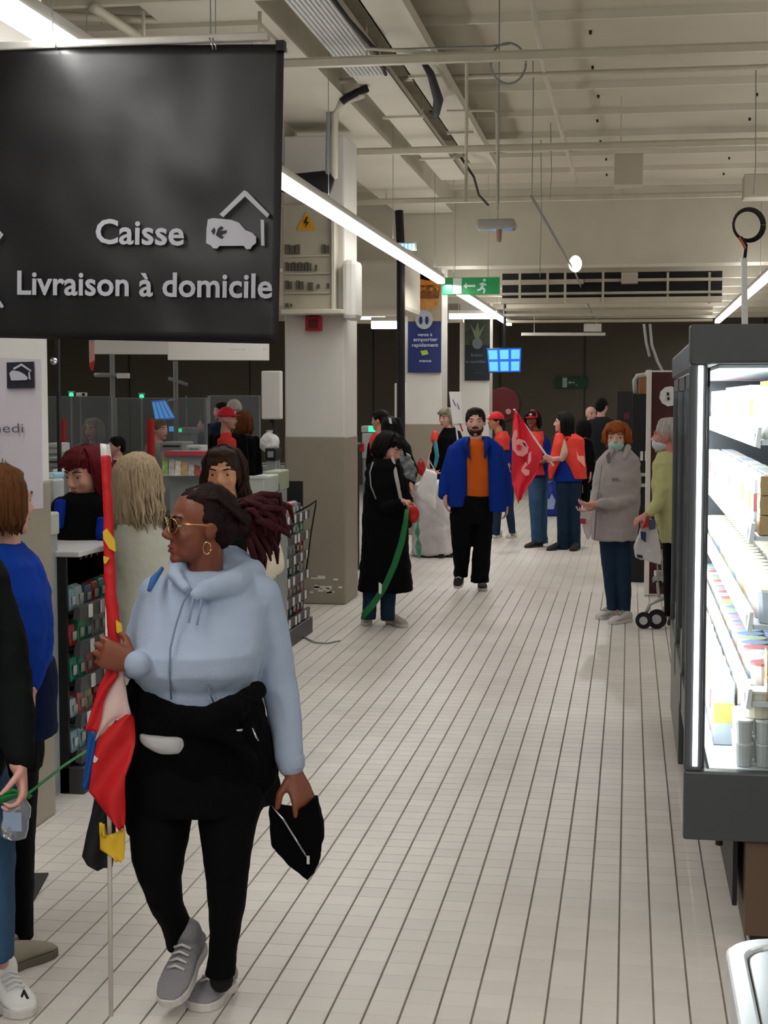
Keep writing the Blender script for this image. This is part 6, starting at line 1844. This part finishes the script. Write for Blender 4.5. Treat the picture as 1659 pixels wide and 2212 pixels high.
# ---------------------------------------------------------------- white-haired man in yellow-green jacket
f = Fig(11.5, (1450, 1350), 'white-haired person in a yellow-green jacket half hidden by the cabinet', vox=.007, skin=mat('ruddy_skin', 'B8786A', .5))
f.head(1443, 941, 0, 76, yaw=-112, mask=mat('mask_white', 'B9C4C6', .7), neck=(1450, 992))
f.hair(hairm('white_hair', 'A9A09A'), 'short', fringe=False)
f.core((1455, 1020, 0), (1455, 1160, 0), (((1445, 1250, 0), (1445, 1330, 0)), ((1475, 1250, 0), (1475, 1330, 0))), r=.07)
f.arm((1430, 1020, 0), (1425, 1090, -.05), (1396, 1112, -.2), (11, 9, 7)); wr = f.P(1396, 1112, -.2); f.hand(wr, -CR - ZZ * .6, -ZZ * .4 + CR * .5 + FHZ * .2, 1, .8, .18)
f.body()
f.garment('jacket', cloth('yellow_green_cloth', 'B2B17E', var=.05), [(1424, 1480, 975, .01, .08), (1412, 1500, 1000, 0, .13), (1408, 1505, 1050, 0, .16), (1414, 1505, 1110, 0, .17), (1430, 1505, 1172, 0, .17)],
    [[(1436, 1010, -.05, 17), (1430, 1060, -.1, 17), (1420, 1090, -.13, 15), (1402, 1108, -.19, 11)]], disp=.03)
f.garment('trousers', M_BLKC, [[(1432, 1462, 1160, 0, .09), (1436, 1458, 1330, 0, .06)], [(1462, 1492, 1160, 0, .09), (1466, 1488, 1330, 0, .06)]], disp=.01)
f.shoe((1462, 1340), (1452, 1352), M_BSH, M_DSOLE); f.shoe((1490, 1340), (1482, 1352), M_BSH, M_DSOLE)
t = empty('carrier_bag', W(1403, 1210, 11.35), 'red, white and blue plastic carrier bag hanging from the white-haired person', 'bag')
mb = MB().prism([W(x, y, 11.3) for x, y in ((1388, 1120), (1405, 1118), (1416, 1130), (1432, 1200), (1430, 1222), (1400, 1212), (1374, 1205), (1372, 1180), (1384, 1150))], FHZ * .08)
b0 = mb.build('bag_body', mat('bag_pale', 'C2BFC2', .5), t, voxel=.008, disp=.03, dscale=.08)
for pts, m in ((((1388, 1118), (1404, 1120), (1400, 1138), (1386, 1142)), M_RED), (((1384, 1148), (1396, 1150), (1395, 1172), (1386, 1165)), mat('bag_navy', '1F2450', .5)), (((1400, 1122), (1416, 1124), (1416, 1142), (1404, 1144)), mat('bag_slate', '3A4260', .5)), (((1376, 1198), (1388, 1200), (1388, 1207), (1377, 1204)), mat('bag_navy', '1F2450', .5))):
    MB().prism([W(x, y, 11.27) for x, y in pts], FHZ * .02).build('bag_print', m, t)

# ---------------------------------------------------------------- vested group
def jeans(f, legs, m=M_JEANL, top=None):
    f.garment('jeans', m, ([top] if top else []) + legs, disp=.01, e=2.2)
f = Fig(17.9, (1225, 1188), 'long dark curly-haired person in a red vest and flared jeans holding the red flag', vox=.008, skin=SKIN_P)
f.head(1216, 912, 0, 42, yaw=-92, neck=(1222, 936))
f.hair(hairm('black_curls', '12100E'), 'long', length=.9, n=110, seed=21, face=60, wavy=.16, thick=.05, fringe=False)
f.core((1225, 960, 0), (1226, 1040, 0), (((1218, 1110, 0), (1216, 1180, 0)), ((1240, 1110, 0), (1242, 1180, 0))), r=.06)
f.arm((1216, 958, -.05), (1216, 990, -.1), (1194, 992, -.2), (7, 6, 5)); wr = f.P(1194, 992, -.2); f.hand(wr, -CR + ZZ * .3, FHZ + ZZ * .2, 1, .9, .17)
f.body()
f.garment('shirt', cloth('royal_shirt', '123088'), [(1212, 1240, 938, 0, .06), (1200, 1256, 952, 0, .1), (1200, 1256, 1000, 0, .11), (1196, 1258, 1040, 0, .12)], disp=.008)
f.garment('beige_sleeve', cloth('beige_cloth', 'B8A08A'), None, [[(1216, 952, -.08, 7), (1219, 978, -.13, 9), (1213, 992, -.15, 6)]], disp=.006)
v = f.garment('vest', M_VEST, [[(1206, 1232, 930, .0, .075), (1208, 1262, 948, .0, .12), (1206, 1264, 985, .0, .135), (1222, 1266, 1012, .0, .14), (1232, 1268, 1034, .0, .135)], [(1200, 1220, 936, -.02, .09), (1194, 1220, 960, -.03, .12), (1188, 1214, 990, -.03, .12), (1184, 1202, 1014, -.03, .11), (1186, 1192, 1034, -.03, .09)]], disp=.012)
MB().prism([f.P(x, y, -.135) for x, y in ((1245, 972), (1250, 985), (1262, 985), (1264, 1010), (1255, 1000), (1247, 992))], FHZ * .01).build('vest_print', mat('vest_pink_print', 'F0A090', .6), v)
jeans(f, [[(1200, 1232, 1040, 0, .1), (1203, 1228, 1110, 0, .08), (1204, 1230, 1185, 0, .08)], [(1222, 1256, 1040, 0, .1), (1230, 1254, 1110, 0, .08), (1232, 1254, 1185, 0, .08)]], cloth('dark_denim', '1B2E42', var=.15))
f.shoe((1212, 1186), (1184, 1190), M_BSH, M_DSOLE); f.shoe((1248, 1186), (1236, 1191), M_BSH, M_DSOLE)

f = Fig(18.2, (1160, 1182), 'person in a red cap with white badge standing just behind the waving flag', vox=.008, skin=SKIN_D)
f.head(1150, 907, 0, 38, yaw=-20, neck=(1156, 930))
f.hair(hairm('jet_hair', '0B090A'), 'bob', length=.35, n=50, seed=22, thick=.06)
f.cap(M_CAPR)
f.core((1160, 950, 0), (1160, 1035, 0), (((1155, 1110, 0), (1159, 1168, 0)), ((1171, 1110, .1), (1173, 1165, .1))), r=.06)
f.arm((1180, 955, 0), (1186, 985, -.03), (1170, 1000, -.14), (7, 6, 5)); wr = f.P(1170, 1000, -.14); f.hand(wr, -CR, ZZ, 1, .7, .17)
f.body()
f.garment('shirt', cloth('royal_shirt', '123088'), [(1140, 1176, 938, 0, .07), (1136, 1184, 955, 0, .11), (1138, 1184, 1030, 0, .11)], [[(1180, 954, 0, 8), (1186, 984, -.03, 7), (1176, 998, -.1, 6)]], disp=.008)
f.garment('vest', M_VEST, [(1140, 1174, 932, -.01, .085), (1134, 1176, 950, -.02, .12), (1138, 1174, 1000, -.02, .13), (1140, 1178, 1026, -.02, .13)], disp=.012)
jeans(f, [[(1140, 1172, 1030, 0, .11), (1142, 1170, 1080, -.02, .1), (1146, 1168, 1130, 0, .08), (1148, 1172, 1172, 0, .07)], [(1156, 1184, 1030, .08, .1), (1160, 1182, 1100, .1, .08), (1164, 1182, 1172, .1, .07)]])
f.shoe((1172, 1180), (1134, 1184), M_BSH, M_DSOLE); f.shoe((1180, 1172), (1160, 1176), M_BSH, M_DSOLE)
# the waving red flag
t = empty('red_flag', W(1110, 1080, 17.4), 'waving red flag with pale curled emblem, held by the vested people', 'flag')
mb = sheet([(W(1110, 884, 17.5), W(1114, 886, 17.5)), (W(1108, 930, 17.45), W(1132, 912, 17.5)), (W(1106, 960, 17.4), W(1152, 950, 17.55)), (W(1105, 1000, 17.4), W(1170, 985, 17.6)), (W(1105, 1040, 17.4), W(1160, 1022, 17.6)), (W(1112, 1062, 17.4), W(1142, 1048, 17.5)), (W(1119, 1088, 17.4), W(1128, 1074, 17.45))], .01, 16, 5, .035, 9)
M_CF = mat('waving_flag_red', 'DC2038', .6, bump=.1, bscale=10, var=.04)
mb.build('cloth', M_CF, t, smooth=True)
MB().cyl(W(1110, 884, 17.52), W(1196, 1006, 17.75), .012, n=8).build('pole', M_WPLAST, t)
M_EM = mat('emblem_pink', 'E89A9C', .6)
em = [(1112, 930), (1117, 928), (1118, 940), (1114, 952), (1122, 948), (1134, 952), (1142, 966), (1140, 978), (1130, 986), (1118, 984), (1107, 970), (1106, 948)]
MB().prism([W(x, y, 17.33) for x, y in em], FHZ * .03).build('emblem', M_EM, t)
MB().prism([W(x, y, 17.31) for x, y in ((1116, 962), (1122, 960), (1128, 964), (1124, 972), (1117, 971))], FHZ * .02).build('emblem_heart', M_CF, t)
MB().prism([W(x, y, 17.31) for x, y in ((1128, 955), (1134, 958), (1138, 966), (1133, 962))], FHZ * .02).build('emblem_line', M_BLKC, t)
for pts in (((1142, 980), (1148, 975), (1147, 995), (1142, 1004), (1140, 1000)), ((1128, 1010), (1136, 998), (1140, 1004), (1132, 1012), (1144, 1016), (1143, 1026), (1136, 1028), (1126, 1018))):
    MB().prism([W(x, y, 17.33) for x, y in pts], FHZ * .03).build('emblem_stroke', M_EM, t)

f = Fig(19.1, (1088, 1165), 'person in a plain red cap and vest right behind the walking bearded person', vox=.009, skin=SKIN_T)
f.head(1070, 910, 0, 37, yaw=-75, neck=(1078, 934))
f.hair(hairm('jet_hair', '0B090A'), 'short', fringe=False)
f.cap(M_CAPR)
f.core((1085, 950, 0), (1088, 1035, 0), (((1078, 1100, 0), (1072, 1155, 0)), ((1098, 1100, 0), (1106, 1155, 0))), r=.06)
f.arm((1096, 955, 0), (1102, 990, 0), (1098, 1008, -.1), (7, 6, 5)); wr = f.P(1098, 1008, -.1); f.hand(wr, -ZZ, CR, 1, .6, .17)
f.body()
f.garment('shirt', cloth('royal_shirt', '123088'), [(1070, 1096, 938, 0, .07), (1066, 1106, 955, 0, .11), (1068, 1106, 1040, 0, .11)], [[(1099, 955, 0, 8), (1104, 988, 0, 7), (1100, 1004, -.08, 5)]], disp=.008)
f.garment('vest', M_VEST, [(1074, 1096, 932, -.01, .09), (1068, 1102, 946, -.02, .125), (1070, 1102, 972, -.02, .13)], disp=.012)
jeans(f, [[(1066, 1088, 1035, 0, .1), (1064, 1084, 1100, 0, .08), (1064, 1080, 1156, 0, .07)], [(1086, 1110, 1035, 0, .1), (1090, 1110, 1100, 0, .08), (1100, 1114, 1152, 0, .07)]], M_JEAN)
f.shoe((1084, 1158), (1064, 1164), M_WSH, M_SOLE); f.shoe((1114, 1158), (1096, 1164), M_WSH, M_SOLE)

# grey-haired person left of the walking man
f = Fig(17.7, (960, 1197), 'grey-haired person in a dark coat with teal scarf beside the burger pillar', vox=.008, skin=SKIN_P)
f.head(966, 904, 0, 42, yaw=-50, neck=(972, 930))
f.hair(hairm('silver_hair', '8A8474'), 'bob', length=.05, n=50, seed=31, thick=.06)
f.core((965, 950, 0), (965, 1050, 0), (((958, 1120, 0), (955, 1195, 0)), ((975, 1120, 0), (978, 1195, 0))), r=.06)
f.arm((940, 960, 0), (928, 1000, -.04), (934, 1018, -.14), (7, 6, 5)); wr = f.P(934, 1018, -.14); f.hand(wr, CR - ZZ * .3, ZZ, 1, .7, .17)
f.body()
f.garment('coat', M_BLKC, [(958, 990, 924, 0, .07), (946, 1000, 945, 0, .12), (940, 1004, 1000, 0, .13), (944, 1002, 1100, 0, .14)], [[(944, 952, 0, 8), (932, 998, -.04, 8), (934, 1012, -.12, 6)]], disp=.016)
f.garment('trousers', M_BLKC, [(952, 984, 1090, 0, .1), (958, 984, 1200, 0, .08)], disp=.008)
f.garment('teal_scarf', cloth('teal_knit', '4A8A98', var=.25), None, [[(940, 955, -.12, 5), (944, 985, -.14, 5), (940, 1008, -.14, 4)]], disp=.01)
f.garment('red_sleeve', M_VEST, None, [[(940, 938, -.08, 8), (938, 950, -.1, 8)]], disp=.004)
f.shoe((962, 1200), (950, 1206), M_BLKC, M_DSOLE); f.shoe((980, 1198), (972, 1205), M_BLKC, M_DSOLE)
t = empty('paper_placard', W(990, 955, 16.7), 'white placard with faint marks above the grey-haired person', 'placard')
MB().prism([W(x, y, 16.8) for x, y in ((970, 846), (996, 846), (999, 905), (1000, 918), (978, 920))], FHZ * .01).build('sheet', M_PAPER, t)
MB().prism([W(x, y, 16.8) for x, y in ((976, 916), (1000, 914), (1001, 934), (990, 930))], FHZ * .012).build('lower_sheet', M_PAPER, t)
MB().tube([W(978, 863, 16.78), W(984, 876, 16.78), W(988, 871, 16.78), W(992, 884, 16.78)], .006, 6).build('ink_mark', mat('ink_violet', '6A6490', .6), t)
MB().prism([W(x, y, 16.77) for x, y in ((992, 915), (996, 917), (1001, 932), (998, 932))], FHZ * .01).build('red_mark', M_RED, t)
MB().cyl(W(985, 920, 16.82), W(990, 960, 16.82), .01, n=6).build('stick', M_WPLAST, t)

# person behind the black coat: dark hair, hooded black coat; and red vests around
f = Fig(15.5, (850, 1238), 'person in a dark hooded coat standing close behind the long black coat', vox=.008, skin=SKIN_L)
f.head(845, 925, 0, 50, yaw=150, neck=(850, 960))
f.hair(hairm('jet_hair', '0B090A'), 'short')
f.core((850, 980, 0), (850, 1060, 0), (((842, 1150, 0), (842, 1220, 0)), ((862, 1150, 0), (862, 1220, 0))), r=.06)
f.arm((878, 985, 0), (892, 1020, -.04), (888, 1050, -.14), (8, 7, 5)); wr = f.P(888, 1050, -.14); f.hand(wr, -ZZ, CR, 1, .6, .17)
f.body()
f.garment('coat', cloth('dark_coat', '131314'), [(828, 872, 945, 0, .09), (814, 888, 965, 0, .13), (812, 892, 1040, 0, .15), (816, 890, 1140, 0, .15)], [[(878, 975, 0, 11), (894, 1015, -.04, 10), (890, 1044, -.12, 7)]], disp=.02)
f.garment('hood', cloth('dark_coat', '131314'), [(826, 866, 902, .03, .1), (822, 872, 925, .03, .12), (826, 874, 950, .03, .11)], disp=.015)
f.garment('trousers', M_BLKC, [[(834, 854, 1130, 0, .08), (836, 852, 1230, 0, .06)], [(854, 876, 1130, 0, .08), (856, 872, 1230, 0, .06)]], disp=.01)
f.shoe((845, 1232), (842, 1244), M_BLKC, M_DSOLE); f.shoe((866, 1232), (872, 1244), M_BLKC, M_DSOLE)
MB().prism([W(x, y, 14.78) for x, y in ((839, 902), (845, 903), (847, 916), (841, 914))], FHZ * .02).build('hood_label', M_BW, f.root)

f = Fig(16.4, (815, 1215), 'dark-haired person in a red vest and dark sleeves by the till right of the pillar', vox=.009, skin=SKIN_L)
f.head(821, 908, 0, 44, yaw=-120, neck=(822, 940))
f.hair(hairm('jet_hair', '0B090A'), 'short')
f.core((820, 960, 0), (822, 1040, 0), (((814, 1120, 0), (814, 1200, 0)), ((832, 1120, 0), (832, 1200, 0))), r=.06)
f.body()
f.garment('shirt', M_BLKC, [(800, 850, 948, .02, .1), (794, 856, 990, .02, .12), (796, 856, 1060, .02, .12)], [[(802, 960, 0, 8), (796, 1000, -.03, 7), (800, 1030, -.06, 6)]], disp=.01)
f.garment('vest', M_VEST, [(804, 840, 936, .0, .08), (797, 878, 948, 0, .12), (798, 880, 985, 0, .13)], disp=.012)
f.garment('trousers', M_BLKC, [[(800, 824, 1050, 0, .1), (806, 822, 1205, 0, .07)], [(824, 850, 1050, 0, .1), (826, 842, 1205, 0, .07)]], disp=.01)
f.shoe((812, 1206), (808, 1216), M_BLKC, M_DSOLE); f.shoe((834, 1206), (838, 1216), M_BLKC, M_DSOLE)

# bags and clutter held between them
t = empty('silver_bag', W(885, 1010, 14.4), 'crumpled grey bag slung behind the black-coated people', 'bag')
MB().prism([W(x, y, 14.3) for x, y in ((868, 975), (885, 985), (898, 1010), (896, 1040), (876, 1030), (866, 1000))], FHZ * .12).build('bag_body', mat('silver_cloth', '6F7478', .5), t, voxel=.01, disp=.05, dscale=.05)
MB().tube([W(866, 948, 14.3), W(876, 985, 14.28)], .012, 6).build('strap', M_BLKC, t)
t = empty('red_carrier', W(908, 1040, 15.6), 'small red bag left of the slanted white bag', 'bag')
MB().prism([W(x, y, 15.6) for x, y in ((901, 998), (916, 996), (920, 1012), (912, 1030), (902, 1022))], FHZ * .08).build('bag_body', M_RED, t, voxel=.01, disp=.02, dscale=.05)
MB().tube([W(905, 1000, 15.6), W(908, 990, 15.6), W(914, 998, 15.6)], .006, 6).build('handle', M_RED, t)

# dark figures at the far right
def far_person(d, x, ybase, yhead, H, label, hairmat, coat, yaw=0, hs='short', skin=SKIN_P, wpx=24, cap=None, trousers=M_BLKC, arms=True):
    f = Fig(d, (x, ybase), label, vox=.010, skin=skin)
    f.head(x, yhead, 0, H, yaw=yaw)
    if hairmat:
        f.hair(hairmat, hs, length=.45, n=36, seed=int(x), thick=.07, fringe=False)
    if cap:
        f.cap(cap)
    ys = yhead + H * .72
    hip = ys + (ybase - ys) * .42
    f.core((x, ys + 10, 0), (x, hip, 0), (((x - 6, (hip + ybase) / 2, 0), (x - 6, ybase - 6, 0)), ((x + 6, (hip + ybase) / 2, 0), (x + 6, ybase - 6, 0))), r=.06)
    ew = wpx + 3
    r = 6 * 18 / d
    f.arm((x - wpx + 3, ys + 8, 0), (x - ew, (ys + hip) / 2, 0), (x - ew + 4, hip, -.08), (r, r * .8, r * .6)); wr = f.P(x - ew + 4, hip, -.08); f.hand(wr, -ZZ, CR, 1, .5, .17)
    f.arm((x + wpx - 3, ys + 8, 0), (x + ew, (ys + hip) / 2, 0), (x + ew - 4, hip, -.08), (r, r * .8, r * .6)); wr = f.P(x + ew - 4, hip, -.08); f.hand(wr, -ZZ, -CR, -1, .5, .17)
    f.body()
    f.garment('coat', coat, [(x - wpx * .45, x + wpx * .45, ys - 4, 0, .08), (x - wpx, x + wpx, ys + 6, 0, .12), (x - wpx, x + wpx, (ys + hip) / 2, 0, .14), (x - wpx, x + wpx, hip + 6, 0, .14)],
              [[(x - wpx + 3, ys + 8, 0, r * 1.4), (x - ew, (ys + hip) / 2, 0, r * 1.3), (x - ew + 4, hip - 4, -.06, r)], [(x + wpx - 3, ys + 8, 0, r * 1.4), (x + ew, (ys + hip) / 2, 0, r * 1.3), (x + ew - 4, hip - 4, -.06, r)]], disp=.014)
    f.garment('trousers', trousers, [[(x - wpx * .85, x - 1, hip, 0, .1), (x - wpx * .7, x - 3, ybase - 8, 0, .06)], [(x + 1, x + wpx * .85, hip, 0, .1), (x + 3, x + wpx * .7, ybase - 8, 0, .06)]], disp=.01)
    f.shoe((x - wpx * .4, ybase - 6), (x - wpx * .5, ybase + 1), M_BLKC, M_DSOLE); f.shoe((x + wpx * .4, ybase - 6), (x + wpx * .5, ybase + 1), M_BLKC, M_DSOLE)
    return f
far_person(22.5, 1300, 1120, 878, 36, 'tall dark-haired person in a dark grey jacket behind the masked person', hairm('jet_hair', '0B090A'), cloth('slate_cloth', '25292C'), 150, 'short', wpx=27)
far_person(23.5, 1277, 1112, 895, 33, 'bald person facing the tall dark-haired one', None, cloth('dark_slate', '1E2124'), 20, wpx=20)
far_person(22.0, 1258, 1126, 925, 34, 'shorter dark-haired person in black beside the curly-haired one', hairm('jet_hair', '0B090A'), M_BLKC, -150, 'bob', wpx=18)
# people behind the checkouts (left)
f = far_person(13.2, 492, 1300, 905, 46, 'person in a red cap and red vest behind the checkouts', None, M_BLKC, 70, skin=SKIN_P, wpx=34, cap=M_CAPR)
f.garment('vest', M_VEST, [(476, 506, 934, 0, .09), (464, 520, 948, 0, .14), (468, 524, 1040, 0, .15)], disp=.012)
far_person(13.8, 527, 1285, 912, 44, 'auburn long-haired person in black left of the pillar', hairm('auburn_hair', '6A4022'), M_BLKC, 165, 'long', wpx=28)
f = far_person(14.8, 507, 1260, 890, 40, 'person in a white knitted hat behind the auburn-haired one', None, cloth('grey_coat2', '5A5854'), 160, wpx=20)
mb = MB(); f.E(mb, (0, -.06, .2), (.42, .48, .5), -.2, 20, 10); mb.build('knitted_hat', mat('cream_wool', 'B5B2AA', .9, bump=.6, bscale=80), f.root, smooth=True)
far_person(15.5, 477, 1240, 888, 38, 'dark-haired person left of the red cap behind the checkouts', hairm('jet_hair', '0B090A'), cloth('slate_blue', '1C2338'), -60, 'short', wpx=26)
far_person(16.5, 443, 1212, 915, 36, 'navy-dressed person bending by the till left of the red cap', hairm('dark_brown_hair', '2A1A12'), cloth('slate_blue', '1C2338'), -90, 'short', wpx=24)
far_person(13.1, 200, 1310, 928, 46, 'grey-blonde person behind the red-haired one', hairm('silver_blonde', '9A9384'), cloth('grey_coat', '6C6A66'), -20, 'bob', wpx=34)
far_person(11.5, 250, 1365, 965, 44, 'dark-haired person in navy behind the red and white flag top', hairm('jet_hair', '0B090A'), M_NAVY, -60, 'short', wpx=30)
far_person(12.6, 345, 1320, 928, 44, 'tan-skinned person beside the right red post', hairm('grey_brown_hair', '6A5A48'), cloth('pale_coat', '8C8A82'), 60, 'short', wpx=24)
